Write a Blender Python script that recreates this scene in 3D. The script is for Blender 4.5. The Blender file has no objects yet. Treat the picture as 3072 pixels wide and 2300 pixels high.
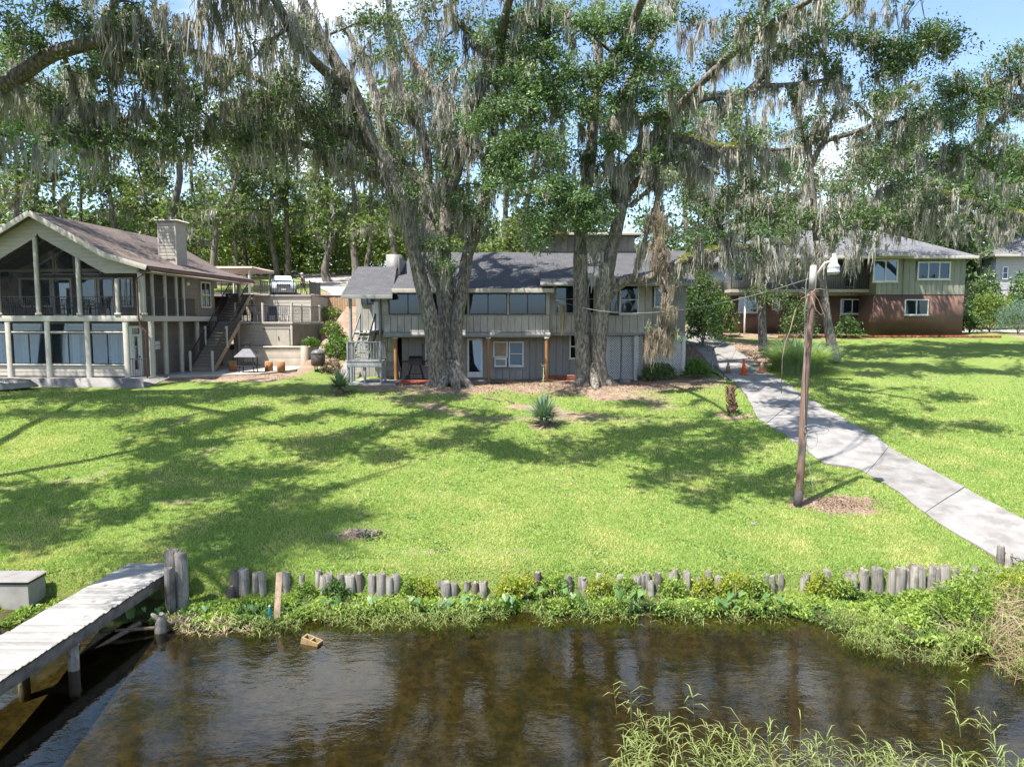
import bpy, math, random
import numpy as np
from mathutils import Vector, Matrix

R = math.radians
SC = bpy.context.scene
COL = SC.collection
rng = np.random.default_rng(11)
random.seed(11)

# ------------------------------------------------------------------ camera
F = 2128.0            # focal length in pixels of the 3072 px wide photograph
TH = R(5.05)          # pitch below the horizon
CAMZ = 6.9            # height above the water
cam = bpy.data.cameras.new('camera')
cam.sensor_width = 36.0
cam.lens = 36.0 * F / 3072.0
cam.clip_start = 0.1
cam.clip_end = 3000
camo = bpy.data.objects.new('camera', cam)
COL.objects.link(camo)
camo.location = (0, 0, CAMZ)
camo.rotation_euler = (math.pi / 2 - TH, 0, 0)
SC.camera = camo

# ------------------------------------------------------------------ sun, sky, exposure
SUN_EL = R(62)
sun_h = Vector((-0.775, -0.632, 0)).normalized()
sun_dir = Vector((sun_h.x * math.cos(SUN_EL), sun_h.y * math.cos(SUN_EL), math.sin(SUN_EL)))
sl = bpy.data.lights.new('sun', 'SUN')
sl.energy = 5.0
sl.angle = R(0.53)
sl.color = (1.0, 0.95, 0.87)
so = bpy.data.objects.new('sun', sl)
so.rotation_euler = (-sun_dir).to_track_quat('-Z', 'Y').to_euler()
so.location = (-30, -25, 60)
COL.objects.link(so)

W = bpy.data.worlds.new('World')
SC.world = W
W.use_nodes = True
wn, wl = W.node_tree.nodes, W.node_tree.links
wn.clear()
wo = wn.new('ShaderNodeOutputWorld')
bg = wn.new('ShaderNodeBackground')
sky = wn.new('ShaderNodeTexSky')
sky.sky_type = 'NISHITA'
sky.sun_disc = False
sky.sun_elevation = SUN_EL
sky.sun_rotation = math.atan2(sun_h.x, sun_h.y)
sky.altitude = 20
sky.air_density = 1.0
sky.dust_density = 0.6
sky.ozone_density = 1.4
bg.inputs['Strength'].default_value = 0.125
tc = wn.new('ShaderNodeTexCoord')
sep = wn.new('ShaderNodeSeparateXYZ')
wl.new(tc.outputs['Generated'], sep.inputs[0])
zz = wn.new('ShaderNodeMath'); zz.operation = 'MAXIMUM'; zz.inputs[1].default_value = 0.0
wl.new(sep.outputs['Z'], zz.inputs[0])
za = wn.new('ShaderNodeMath'); za.operation = 'ADD'; za.inputs[1].default_value = 0.16
wl.new(zz.outputs[0], za.inputs[0])
dv = wn.new('ShaderNodeVectorMath'); dv.operation = 'DIVIDE'
cb = wn.new('ShaderNodeCombineXYZ')
for k in range(3):
    wl.new(za.outputs[0], cb.inputs[k])
wl.new(tc.outputs['Generated'], dv.inputs[0]); wl.new(cb.outputs[0], dv.inputs[1])
nz = wn.new('ShaderNodeTexNoise')
nz.inputs['Scale'].default_value = 1.15; nz.inputs['Detail'].default_value = 9; nz.inputs['Roughness'].default_value = 0.55
wl.new(dv.outputs[0], nz.inputs['Vector'])
cr = wn.new('ShaderNodeValToRGB')
cr.color_ramp.elements[0].position = 0.53; cr.color_ramp.elements[1].position = 0.68
wl.new(nz.outputs['Fac'], cr.inputs[0])
mx = wn.new('ShaderNodeMix'); mx.data_type = 'RGBA'
mx.inputs['B'].default_value = (5.2, 5.5, 5.9, 1)
wl.new(cr.outputs['Color'], mx.inputs['Factor'])
wl.new(sky.outputs[0], mx.inputs['A'])
wl.new(mx.outputs['Result'], bg.inputs['Color'])
wl.new(bg.outputs[0], wo.inputs['Surface'])

SC.view_settings.view_transform = 'Standard'
SC.view_settings.look = 'None'
SC.view_settings.gamma = 1.0
SC.view_settings.exposure = 1.25
SC.view_settings.use_curve_mapping = False
cy = SC.cycles
cy.max_bounces = 7; cy.diffuse_bounces = 2; cy.glossy_bounces = 3; cy.transmission_bounces = 4
cy.transparent_max_bounces = 10; cy.caustics_reflective = False; cy.caustics_refractive = False
cy.sample_clamp_indirect = 4.0

# ------------------------------------------------------------------ pixel helpers (photo pixel + distance -> place)
CT, ST = math.cos(TH), math.sin(TH)
def U(px, py, D):
    u = (px - 1536.0) / F; v = -(py - 1150.0) / F
    t = D / (CT + v * ST)
    return Vector((t * u, D, CAMZ + t * (v * CT - ST)))
def X(px, D, py=1000): return U(px, py, D).x
def Z(py, D): return U(1536, py, D).z

# ------------------------------------------------------------------ materials
def nodes(name):
    m = bpy.data.materials.new(name); m.use_nodes = True
    nt = m.node_tree; nt.nodes.clear()
    o = nt.nodes.new('ShaderNodeOutputMaterial')
    return m, nt, o
def N(nt, t, **kw):
    n = nt.nodes.new(t)
    for k, v in kw.items():
        if hasattr(n, k): setattr(n, k, v)
        else: n.inputs[k].default_value = v
    return n
def c4(c): return (c[0], c[1], c[2], 1)
def posvec(nt, scale=(1, 1, 1)):
    g = N(nt, 'ShaderNodeNewGeometry')
    m = N(nt, 'ShaderNodeMapping'); m.inputs['Scale'].default_value = scale
    nt.links.new(g.outputs['Position'], m.inputs['Vector'])
    return m.outputs[0]
def mixc(nt, fac, a, b, blend='MIX'):
    m = N(nt, 'ShaderNodeMix', data_type='RGBA', blend_type=blend)
    for s, v in (('Factor', fac), ('A', a), ('B', b)):
        if isinstance(v, (int, float)): m.inputs[s].default_value = v
        elif isinstance(v, tuple): m.inputs[s].default_value = c4(v)
        else: nt.links.new(v, m.inputs[s])
    return m.outputs['Result']
def ramp(nt, src, lo, hi):
    r = N(nt, 'ShaderNodeMapRange'); r.inputs['From Min'].default_value = lo; r.inputs['From Max'].default_value = hi
    nt.links.new(src, r.inputs['Value']); return r.outputs[0]
def noise(nt, vec, scale, detail=4, rough=0.55):
    n = N(nt, 'ShaderNodeTexNoise'); n.inputs['Scale'].default_value = scale
    n.inputs['Detail'].default_value = detail; n.inputs['Roughness'].default_value = rough
    nt.links.new(vec, n.inputs['Vector']); return n.outputs['Fac']
def bump(nt, h, strength, dist=0.02):
    b = N(nt, 'ShaderNodeBump'); b.inputs['Strength'].default_value = strength; b.inputs['Distance'].default_value = dist
    nt.links.new(h, b.inputs['Height']); return b.outputs[0]
MATS = {}
def M(name, c1, c2=None, scale=6, stretch=(1, 1, 1), rough=0.8, bmp=0.0, bdist=0.01, spec=0.3, vary=0.25, metal=0.0, lo=0.35, hi=0.65, fine=0, c3=None, s3=0.7):
    """a worn surface: two colours through noise, a little brightness change from object to object"""
    if name in MATS: return MATS[name]
    m, nt, o = nodes(name)
    b = N(nt, 'ShaderNodeBsdfPrincipled')
    b.inputs['Roughness'].default_value = rough; b.inputs['Metallic'].default_value = metal
    b.inputs['Specular IOR Level'].default_value = spec
    v = posvec(nt, stretch)
    c2 = c2 or tuple(k * 0.72 for k in c1)
    f = noise(nt, v, scale, 6)
    col = mixc(nt, ramp(nt, f, lo, hi), c1, c2)
    if c3:
        f3 = noise(nt, posvec(nt), s3, 5, 0.65)
        col = mixc(nt, ramp(nt, f3, 0.5, 0.68), col, c3)
    if vary:
        oi = N(nt, 'ShaderNodeObjectInfo')
        mr = N(nt, 'ShaderNodeMapRange'); mr.inputs['To Min'].default_value = 1 - vary; mr.inputs['To Max'].default_value = 1 + vary * 0.6
        nt.links.new(oi.outputs['Random'], mr.inputs['Value'])
        mm = N(nt, 'ShaderNodeVectorMath', operation='SCALE')
        nt.links.new(col, mm.inputs[0]); nt.links.new(mr.outputs[0], mm.inputs['Scale']); col = mm.outputs[0]
    nt.links.new(col, b.inputs['Base Color'])
    if bmp:
        nt.links.new(bump(nt, noise(nt, posvec(nt, stretch), fine or scale * 3, 5, 0.6), bmp, bdist), b.inputs['Normal'])
    nt.links.new(b.outputs[0], o.inputs['Surface'])
    MATS[name] = m
    return m
def leafmat(name, c1, c2, c3, transl=0.35, rough=0.45, spec=0.35, big=0.35):
    """leaf: colour differs leaf by leaf and bough by bough, some light passes through"""
    if name in MATS: return MATS[name]
    m, nt, o = nodes(name)
    g = N(nt, 'ShaderNodeNewGeometry')
    col = mixc(nt, g.outputs['Random Per Island'], c1, c2)
    f = noise(nt, posvec(nt), big, 3)
    col = mixc(nt, ramp(nt, f, 0.48, 0.66), col, c3)
    b = N(nt, 'ShaderNodeBsdfPrincipled'); b.inputs['Roughness'].default_value = rough; b.inputs['Specular IOR Level'].default_value = spec
    nt.links.new(col, b.inputs['Base Color'])
    t = N(nt, 'ShaderNodeBsdfTranslucent')
    br = mixc(nt, 1.0, col, (1.5, 1.6, 0.7), 'MULTIPLY'); nt.links.new(br, t.inputs['Color'])
    s = N(nt, 'ShaderNodeMixShader'); s.inputs[0].default_value = transl
    nt.links.new(b.outputs[0], s.inputs[1]); nt.links.new(t.outputs[0], s.inputs[2])
    nt.links.new(s.outputs[0], o.inputs['Surface'])
    MATS[name] = m
    return m
def glassmat(name, tint, refl=0.12, see=0.75, rough=0.02):
    """window pane: part of the light passes, part mirrors the sky and lake"""
    if name in MATS: return MATS[name]
    m, nt, o = nodes(name)
    t = N(nt, 'ShaderNodeBsdfTransparent'); t.inputs[0].default_value = c4(tint)
    d = N(nt, 'ShaderNodeBsdfDiffuse'); d.inputs[0].default_value = (0.02, 0.025, 0.03, 1)
    g = N(nt, 'ShaderNodeBsdfGlossy'); g.inputs['Roughness'].default_value = rough; g.inputs[0].default_value = (.42, .58, .88, 1)  # mirror tinted blue to stand in for bluer sky in the reflection
    nt.links.new(bump(nt, noise(nt, posvec(nt), 1.3, 2), 0.05, 0.02), g.inputs['Normal'])
    s1 = N(nt, 'ShaderNodeMixShader'); s1.inputs[0].default_value = see
    nt.links.new(d.outputs[0], s1.inputs[1]); nt.links.new(t.outputs[0], s1.inputs[2])
    fr = N(nt, 'ShaderNodeFresnel'); fr.inputs[0].default_value = 1.5
    ad = N(nt, 'ShaderNodeMath', operation='ADD'); ad.inputs[1].default_value = refl; ad.use_clamp = True
    nt.links.new(fr.outputs[0], ad.inputs[0])
    s2 = N(nt, 'ShaderNodeMixShader')
    nt.links.new(ad.outputs[0], s2.inputs[0]); nt.links.new(s1.outputs[0], s2.inputs[1]); nt.links.new(g.outputs[0], s2.inputs[2])
    nt.links.new(s2.outputs[0], o.inputs['Surface'])
    MATS[name] = m
    return m

# ------------------------------------------------------------------ object helpers
WM = {}                       # world matrix of every object made here
FR = [Matrix.Identity(4)]     # current building frame
def link(name, data, basis, parent=None):
    o = bpy.data.objects.new(name, data); COL.objects.link(o)
    o.matrix_basis = basis
    WM[o.name] = basis.copy()
    if parent is not None:
        o.parent = parent
        o.matrix_parent_inverse = WM[parent.name].inverted()
    return o
def tag(o, label=None, cat=None, group=None, kind=None):
    if label: o['label'] = label
    if cat: o['category'] = cat
    if group: o['group'] = group
    if kind: o['kind'] = kind
    return o
def thing(name, loc, label, cat, group=None, framed=False):
    b = Matrix.Translation(Vector(loc))
    if framed: b = FR[0] @ b
    return tag(link(name, None, b), label, cat, group)
def rawmesh(name, V, faces, mat, smooth=False):
    V = np.asarray(V, dtype=np.float32).reshape(-1, 3)
    me = bpy.data.meshes.new(name)
    if isinstance(faces, np.ndarray):
        k = faces.shape[1]; nf = len(faces)
        me.vertices.add(len(V)); me.vertices.foreach_set('co', V.ravel())
        me.loops.add(nf * k); me.loops.foreach_set('vertex_index', faces.ravel().astype(np.int32))
        me.polygons.add(nf); me.polygons.foreach_set('loop_start', np.arange(0, nf * k, k, dtype=np.int32))
        me.update(calc_edges=True)
    else:
        me.from_pydata([tuple(map(float, v)) for v in V], [], faces); me.update()
    if smooth: me.polygons.foreach_set('use_smooth', np.ones(len(me.polygons), dtype=bool))
    if mat: me.materials.append(mat)
    return me
def mesh(name, V, faces, mat, parent=None, smooth=False, framed=True):
    """world (or building frame) coordinates; the object's origin sits at the middle of its foot"""
    V = np.asarray(V, dtype=np.float64).reshape(-1, 3)
    lo, hi = V.min(0), V.max(0)
    org = np.array([(lo[0] + hi[0]) / 2, (lo[1] + hi[1]) / 2, lo[2]])
    me = rawmesh(name, V - org, faces, mat, smooth)
    b = Matrix.Translation(Vector(org))
    if framed: b = FR[0] @ b
    return link(name, me, b, parent)
CUBE_V = np.array([(x, y, z) for x in (-.5, .5) for y in (-.5, .5) for z in (-.5, .5)], dtype=float)
CUBE_F = np.array([(0, 1, 3, 2), (4, 6, 7, 5), (0, 4, 5, 1), (2, 3, 7, 6), (0, 2, 6, 4), (1, 5, 7, 3)])
SH = {}
def shared(key, mat, mk):
    k = (key, mat.name)
    if k not in SH: SH[k] = mk()
    return SH[k]
def box(name, par, x0, x1, y0, y1, z0, z1, mat):
    me = shared('cube', mat, lambda: rawmesh('block_' + mat.name, CUBE_V, CUBE_F, mat))
    b = FR[0] @ Matrix.Translation(((x0 + x1) / 2, (y0 + y1) / 2, (z0 + z1) / 2)) @ Matrix.Diagonal((abs(x1 - x0), abs(y1 - y0), abs(z1 - z0), 1))
    return link(name, me, b, par)
def axes(p, q, up=(0, 0, 1)):
    p = Vector(p); q = Vector(q); a = (q - p); L = a.length; a.normalize()
    u = Vector(up)
    if abs(a.dot(u)) > 0.97: u = Vector((0, 1, 0))
    s = u.cross(a).normalized(); n = a.cross(s).normalized()
    return p, q, L, a, s, n
def bar(name, par, p, q, w, h, mat):
    p, q, L, a, s, n = axes(p, q)
    me = shared('cube', mat, lambda: rawmesh('block_' + mat.name, CUBE_V, CUBE_F, mat))
    m = Matrix((a * L, s * w, n * h)).transposed().to_4x4(); m.translation = (p + q) / 2
    return link(name, me, FR[0] @ m, par)
def cylV(p, q, r, r2, k):
    p, q, L, a, s, n = axes(p, q)
    V, Fc = [], []
    for i in range(k):
        t = 2 * math.pi * i / k; d = s * math.cos(t) + n * math.sin(t)
        V.append(p + d * r); V.append(q + d * r2)
    for i in range(k):
        j = (i + 1) % k
        Fc.append((2 * i, 2 * j, 2 * j + 1, 2 * i + 1))
    Fc.append(tuple(2 * i for i in reversed(range(k)))); Fc.append(tuple(2 * i + 1 for i in range(k)))
    return V, Fc
def cyl(name, par, p, q, r, mat, r2=None, k=12, smooth=True):
    V, Fc = cylV(p, q, r, r if r2 is None else r2, k)
    o = mesh(name, V, Fc, mat, par)
    if smooth:
        for f in o.data.polygons: f.use_smooth = len(f.vertices) == 4
    return o
class MB:
    """collects shapes that make up ONE part"""
    def __init__(s): s.V = []; s.F = []
    def add(s, V, Fc):
        n = len(s.V); s.V += [tuple(v) for v in V]; s.F += [tuple(i + n for i in f) for f in Fc]; return s
    def box(s, x0, x1, y0, y1, z0, z1):
        c = np.array([(x0 + x1) / 2, (y0 + y1) / 2, (z0 + z1) / 2]); d = np.array([x1 - x0, y1 - y0, z1 - z0])
        return s.add(CUBE_V * d + c, CUBE_F)
    def bar(s, p, q, w, h):
        p, q, L, a, sd, n = axes(p, q)
        return s.add([(p + q) / 2 + a * L * v[0] + sd * w * v[1] + n * h * v[2] for v in CUBE_V], CUBE_F)
    def cyl(s, p, q, r, r2=None, k=10):
        return s.add(*cylV(p, q, r, r if r2 is None else r2, k))
    def lathe(s, c, prof, k=16):
        n0 = len(prof); V = []; Fc = []
        for (r, z) in prof:
            for i in range(k):
                t = 2 * math.pi * i / k; V.append((c[0] + r * math.cos(t), c[1] + r * math.sin(t), c[2] + z))
        for a in range(n0 - 1):
            for i in range(k):
                j = (i + 1) % k; Fc.append((a * k + i, a * k + j, (a + 1) * k + j, (a + 1) * k + i))
        Fc.append(tuple(reversed(range(k)))); Fc.append(tuple((n0 - 1) * k + i for i in range(k)))
        return s.add(V, Fc)
    def tube(s, pts, r, k=6):
        pts = [Vector(p) for p in pts]; rs = r if isinstance(r, (list, tuple)) else [r] * len(pts)
        V = []; Fc = []
        for i, p in enumerate(pts):
            a = (pts[min(i + 1, len(pts) - 1)] - pts[max(i - 1, 0)]).normalized()
            u = Vector((0, 0, 1)) if abs(a.z) < 0.9 else Vector((1, 0, 0))
            sd = u.cross(a).normalized(); n = a.cross(sd)
            for j in range(k):
                t = 2 * math.pi * j / k; V.append(p + (sd * math.cos(t) + n * math.sin(t)) * rs[i])
        for i in range(len(pts) - 1):
            for j in range(k):
                l = (j + 1) % k; Fc.append((i * k + j, i * k + l, (i + 1) * k + l, (i + 1) * k + j))
        Fc.append(tuple(reversed(range(k)))); Fc.append(tuple((len(pts) - 1) * k + j for j in range(k)))
        return s.add(V, Fc)
    def build(s, name, mat, par=None, smooth=False, framed=True): return mesh(name, s.V, s.F, mat, par, smooth, framed)
ORD = ['first', 'second', 'third', 'fourth', 'fifth', 'sixth', 'seventh', 'eighth', 'ninth', 'tenth', 'eleventh', 'twelfth', 'thirteenth', 'fourteenth', 'fifteenth', 'sixteenth', 'seventeenth', 'eighteenth', 'nineteenth', 'twentieth']
def ordn(i): return ORD[i] if i < 20 else '%d%s' % (i + 1, 'th' if (i + 1) % 100 in (11, 12, 13) else {1: 'st', 2: 'nd', 3: 'rd'}.get((i + 1) % 10, 'th'))
def sstep(a, b, x):
    t = np.clip((x - a) / (b - a), 0, 1); return t * t * (3 - 2 * t)
# ================================================================== TERRAIN
SHX = [-60, -14, -11, -8.3, -6.5, -4.5, -2.5, 0.5, 3, 5.6, 6.3, 6.9, 7.7, 8.6, 9.4, 9.9, 12, 20, 60]
SHY = [15.2, 15.4, 15.6, 15.7, 15.45, 15.85, 16.1, 16.2, 16.1, 16.15, 16.15, 15.5, 14.95, 14.6, 14.2, 13.2, 10.8, 10, 10]
WL = 0.28        # water level
SHY = [v_ * (CAMZ - WL) / CAMZ for v_ in SHY]
def vnoise(x, y, s, seed=0):
    """cheap smooth value noise"""
    x = np.asarray(x, float) / s + 37.3 * seed; y = np.asarray(y, float) / s + 11.7 * seed
    xi, yi = np.floor(x), np.floor(y); fx, fy = x - xi, y - yi
    def h(a, b):
        v = np.sin(a * 127.1 + b * 311.7 + seed * 17.0) * 43758.5453
        return v - np.floor(v)
    fx = fx * fx * (3 - 2 * fx); fy = fy * fy * (3 - 2 * fy)
    return (h(xi, yi) * (1 - fx) + h(xi + 1, yi) * fx) * (1 - fy) + (h(xi, yi + 1) * (1 - fx) + h(xi + 1, yi + 1) * fx) * fy
def shore(x):
    return np.interp(x, SHX, SHY) + 0.22 * (vnoise(x, x * 0, 0.7, 3) - 0.5) + 0.12 * (vnoise(x, x * 0, 0.23, 4) - 0.5)
def gz(x, y):
    x = np.asarray(x, float); y = np.asarray(y, float)
    base = 1.0 + 0.139 * (y - 16.6)
    lev = 3.62 + 0.33 * sstep(-9, -14, x)
    L = np.minimum(base, lev)
    k0 = np.where(x < -13, 46.0, 42.0)
    up = np.clip((y - k0) / (60.0 - k0), 0, 1)
    L = L + (9.1 - lev) * (up * 0.6 + 0.4 * up * up * (3 - 2 * up)) + 0.125 * np.clip(y - 60, 0, 45)
    Rr = base.copy()
    Rr = np.where(y > 50, 1.0 + 0.139 * 33.4 + 0.3 * sstep(50, 54, y) + 0.10 * np.clip(y - 58, 0, 60), Rr)
    w = sstep(6.0, 12.0, x)
    z = L * (1 - w) + Rr * w
    z = z + 0.10 * (vnoise(x, y, 3.1, 1) - 0.5) * sstep(17, 20, y) * (1 - sstep(34, 36, y)) + 0.03 * (vnoise(x, y, 0.8, 2) - 0.5) * sstep(16.8, 18, y)
    s = shore(x)
    top = z
    front = WL + 0.10 * np.clip((y - s) / np.maximum(16.25 - s, 0.05), 0, 1) + 0.10 * (vnoise(x, y, 0.3, 5) - 0.4) * np.clip((y - s) * 4, 0, 1)
    bed = WL - np.clip((s - y) * 0.22, 0, 1.3) - 0.12 * np.clip((s - y) * 6, 0, 1) + 0.05 * (vnoise(x, y, 0.9, 6) - 0.5)
    low = np.where(y > s, front, bed)
    m = sstep(16.25, 16.62, y)
    return low * (1 - m) + np.where(y > 16.2, top, 0) * m
def G(px, py, lo=8.0, hi=140.0):
    """where the sight line through a photo pixel meets the ground"""
    D = np.concatenate([np.linspace(lo, 60, 1600), np.linspace(60.1, hi, 600)])
    u = (px - 1536.0) / F; v = -(py - 1150.0) / F
    t = D / (CT + v * ST); z = CAMZ + t * (v * CT - ST); x = t * u
    i = int(np.argmax(gz(x, D) >= z))
    return Vector((x[i], D[i], float(gz(x[i], D[i]))))
def gp(x, y, dz=0.0): return Vector((x, y, float(gz(x, y)) + dz))

# path outline (photo pixels traced onto the slope)
PL = [(3020, 1712), (2988, 1680), (2791, 1554), (2700, 1480), (2661, 1456), (2578, 1409), (2520, 1402), (2476, 1397), (2420, 1353), (2385, 1326), (2267, 1251), (2251, 1208), (2212, 1156), (2150, 1105), (2085, 1050), (2030, 1000)]
PR = [(3190, 1640), (3072, 1566), (2955, 1500), (2838, 1436), (2770, 1400), (2700, 1365), (2640, 1325), (2578, 1286), (2500, 1240), (2432, 1200), (2350, 1145), (2290, 1110), (2230, 1064), (2175, 1022), (2120, 990), (2075, 968)]
pl = [G(*p) for p in PL]; pr = [G(*p) for p in PR]
def inpoly(x, y, poly):
    x = np.asarray(x, float); y = np.asarray(y, float); c = np.zeros(x.shape, bool); n = len(poly)
    for i in range(n):
        x1, y1 = poly[i]; x2, y2 = poly[(i + 1) % n]
        if y1 == y2: continue
        c ^= ((y1 > y) != (y2 > y)) & (x < (x2 - x1) * (y - y1) / (y2 - y1) + x1)
    return c
PATH = [(p.x, p.y) for p in pl] + [(p.x, p.y) for p in reversed(pr)]

def blob(x, y, cx, cy, rx, ry, seed=0, rag=0.5):
    d = np.sqrt(((x - cx) / rx) ** 2 + ((y - cy) / ry) ** 2)
    return 1 - sstep(0.6, 1.15, d + rag * (vnoise(x, y, min(rx, ry) * 0.45, 20 + seed) - 0.5) * 1.3)
pole_base = G(2393, 1519)
yucca_b = G(1630, 1275); palm_b = G(2197, 1245); ash_c = G(1075, 1605); yucca_a = G(1020, 1180)
def dirt_mask(x, y):
    d = np.zeros(np.shape(x))
    d = np.maximum(d, sstep(33.9, 35.7, y + 1.9 * (vnoise(x, y, 1.1, 8) - 0.5) - 0.9 * np.exp(-((x - 1.0) / 5.0) ** 2) * 0 + 0.9 * np.exp(-((x + 3) / 3.0) ** 2) + 0.9 * np.exp(-((x - 4) / 3.0) ** 2)) * sstep(-8.2, -6.8, x) * (1 - sstep(9.0, 12.0, x + 0.8 * (vnoise(x, y, 1.3, 9) - .5))))
    d = np.maximum(d, 0.95 * blob(x, y, 13.0, 44.5, 4.4, 4.8, 3))
    d = np.maximum(d, blob(x, y, pole_base.x + 1.25, pole_base.y + 0.05, 1.45, .8, 1))
    for c, r, sd in ((yucca_b, 0.7, 5), (palm_b, 0.9, 6), (yucca_a, .5, 7)):
        d = np.maximum(d, blob(x, y, c.x, c.y - 0.1, r, r * 0.8, sd))
    d = np.maximum(d, blob(x, y, ash_c.x, ash_c.y, 0.75, 0.35, 11))
    tr = G(530, 1270); d = np.maximum(d, 0.55 * blob(x, y, tr.x, tr.y, 0.22, 2.0, 12))
    d = np.maximum(d, sstep(36.2, 37.2, y + 0.5 * vnoise(x, y, 1.0, 13)) * (1 - sstep(-13, -11, x)) * (x > -40) * (1 - sstep(60, 64, y)))
    d = np.maximum(d, sstep(-13.5, -12, x) * (1 - sstep(-8, -7, x)) * sstep(41.5, 43, y) * (0.25 + 0.75 * sstep(0.4, 0.55, vnoise(x, y, 1.6, 15))))
    d = np.maximum(d, sstep(48, 52, y) * sstep(0.35, 0.6, vnoise(x, y, 5, 14)) * 0.9)
    # worn band behind the piles and thin patches
    d = np.maximum(d, 0.55 * np.exp(-((y - 17.45) / 0.32) ** 2) * sstep(0.3, 0.7, vnoise(x, y * 2, 1.5, 16)) * sstep(-5, -2, x) * (1 - sstep(5, 8, x)))
    d = np.maximum(d, 0.5 * sstep(0.72, 0.86, vnoise(x, y * 1.3, 0.9, 17)) * sstep(0.45, 0.7, vnoise(x, y, 4, 18)))
    d = np.maximum(d, 1.0 * sstep(26, 32, y) * sstep(0.45, 0.66, vnoise(x, y * 1.4, 1.3, 19)) * np.exp(-((x - 1) / 7.5) ** 2))
    return np.clip(d, 0, 1)

gx = np.unique(np.concatenate([np.linspace(-400, -60, 18), np.linspace(-60, -26, 40), np.arange(-26, 27, 0.28), np.linspace(27, 60, 45), np.linspace(60, 400, 18)]))
gy = np.unique(np.concatenate([np.linspace(-300, 4, 14), np.linspace(4, 13, 40), np.arange(13, 17.2, 0.12), np.arange(17.2, 42, 0.26), np.linspace(42, 70, 80), np.linspace(70, 130, 50), np.linspace(130, 600, 16)]))
XX, YY = np.meshgrid(gx, gy)
ZZ = gz(XX, YY)
nx, ny = len(gx), len(gy)
idx = np.arange(nx * ny).reshape(ny, nx)
gf = np.stack([idx[:-1, :-1], idx[:-1, 1:], idx[1:, 1:], idx[1:, :-1]], -1).reshape(-1, 4)
m, nt, o = nodes('lawn')
at = N(nt, 'ShaderNodeAttribute', attribute_name='dirt')
v = posvec(nt)
# turf: blends of three greens, mown streaks, tan thatch showing through
n1 = noise(nt, v, 0.55, 5, 0.6); n2 = noise(nt, v, 5.5, 6, 0.65); n3 = noise(nt, posvec(nt, (1, 0.6, 1)), 42, 4, 0.7)
turf = mixc(nt, ramp(nt, n1, 0.36, 0.62), (0.155, 0.25, 0.05), (0.235, 0.30, 0.075))
turf = mixc(nt, ramp(nt, n2, 0.45, 0.72), turf, (0.35, 0.34, 0.135))
turf = mixc(nt, ramp(nt, n3, 0.42, 0.68), turf, (0.065, 0.135, 0.02))
e1 = noise(nt, v, 1.7, 6, 0.65); e2 = noise(nt, v, 30, 5, 0.7)
earth = mixc(nt, ramp(nt, e1, 0.4, 0.62), (0.34, 0.255, 0.185), (0.24, 0.165, 0.12))
earth = mixc(nt, ramp(nt, e2, 0.5, 0.72), earth, (0.42, 0.33, 0.25))
earth = mixc(nt, ramp(nt, noise(nt, v, 55, 3, 0.7), 0.56, 0.66), earth, (0.09, 0.055, 0.035))
fsum = N(nt, 'ShaderNodeMath', operation='ADD')
nn = N(nt, 'ShaderNodeMath', operation='MULTIPLY_ADD'); nn.inputs[1].default_value = 0.9; nn.inputs[2].default_value = -0.45
nt.links.new(n2, nn.inputs[0]); nt.links.new(at.outputs['Fac'], fsum.inputs[0]); nt.links.new(nn.outputs[0], fsum.inputs[1])
land = mixc(nt, ramp(nt, fsum.outputs[0], 0.30, 0.72), turf, earth)
b1 = noise(nt, v, 2.2, 6, 0.7); b2 = noise(nt, v, 9, 5, 0.7)
bedc = mixc(nt, ramp(nt, b1, 0.38, 0.62), (0.036, 0.033, 0.016), (0.118, 0.096, 0.044))
bedc = mixc(nt, ramp(nt, b2, 0.48, 0.66), bedc, (0.030, 0.033, 0.012))
sp = N(nt, 'ShaderNodeSeparateXYZ'); g = N(nt, 'ShaderNodeNewGeometry'); nt.links.new(g.outputs['Position'], sp.inputs[0])
wet = ramp(nt, sp.outputs['Z'], WL + 0.26, WL + 0.02)
col = mixc(nt, wet, land, bedc)
b = N(nt, 'ShaderNodeBsdfPrincipled'); b.inputs['Roughness'].default_value = 0.95; b.inputs['Specular IOR Level'].default_value = 0.12
nt.links.new(col, b.inputs['Base Color'])
hh = N(nt, 'ShaderNodeMath', operation='ADD'); nt.links.new(n3, hh.inputs[0]); nt.links.new(e2, hh.inputs[1])
nt.links.new(bump(nt, hh.outputs[0], 0.75, 0.06), b.inputs['Normal'])
nt.links.new(b.outputs[0], o.inputs['Surface'])
ground = mesh('ground', np.stack([XX, YY, ZZ], -1).reshape(-1, 3), gf, m, smooth=True)
tag(ground, kind='structure')
a = ground.data.attributes.new('dirt', 'FLOAT', 'POINT')
a.data.foreach_set('value', dirt_mask(XX, YY).ravel().astype(np.float32))

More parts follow.
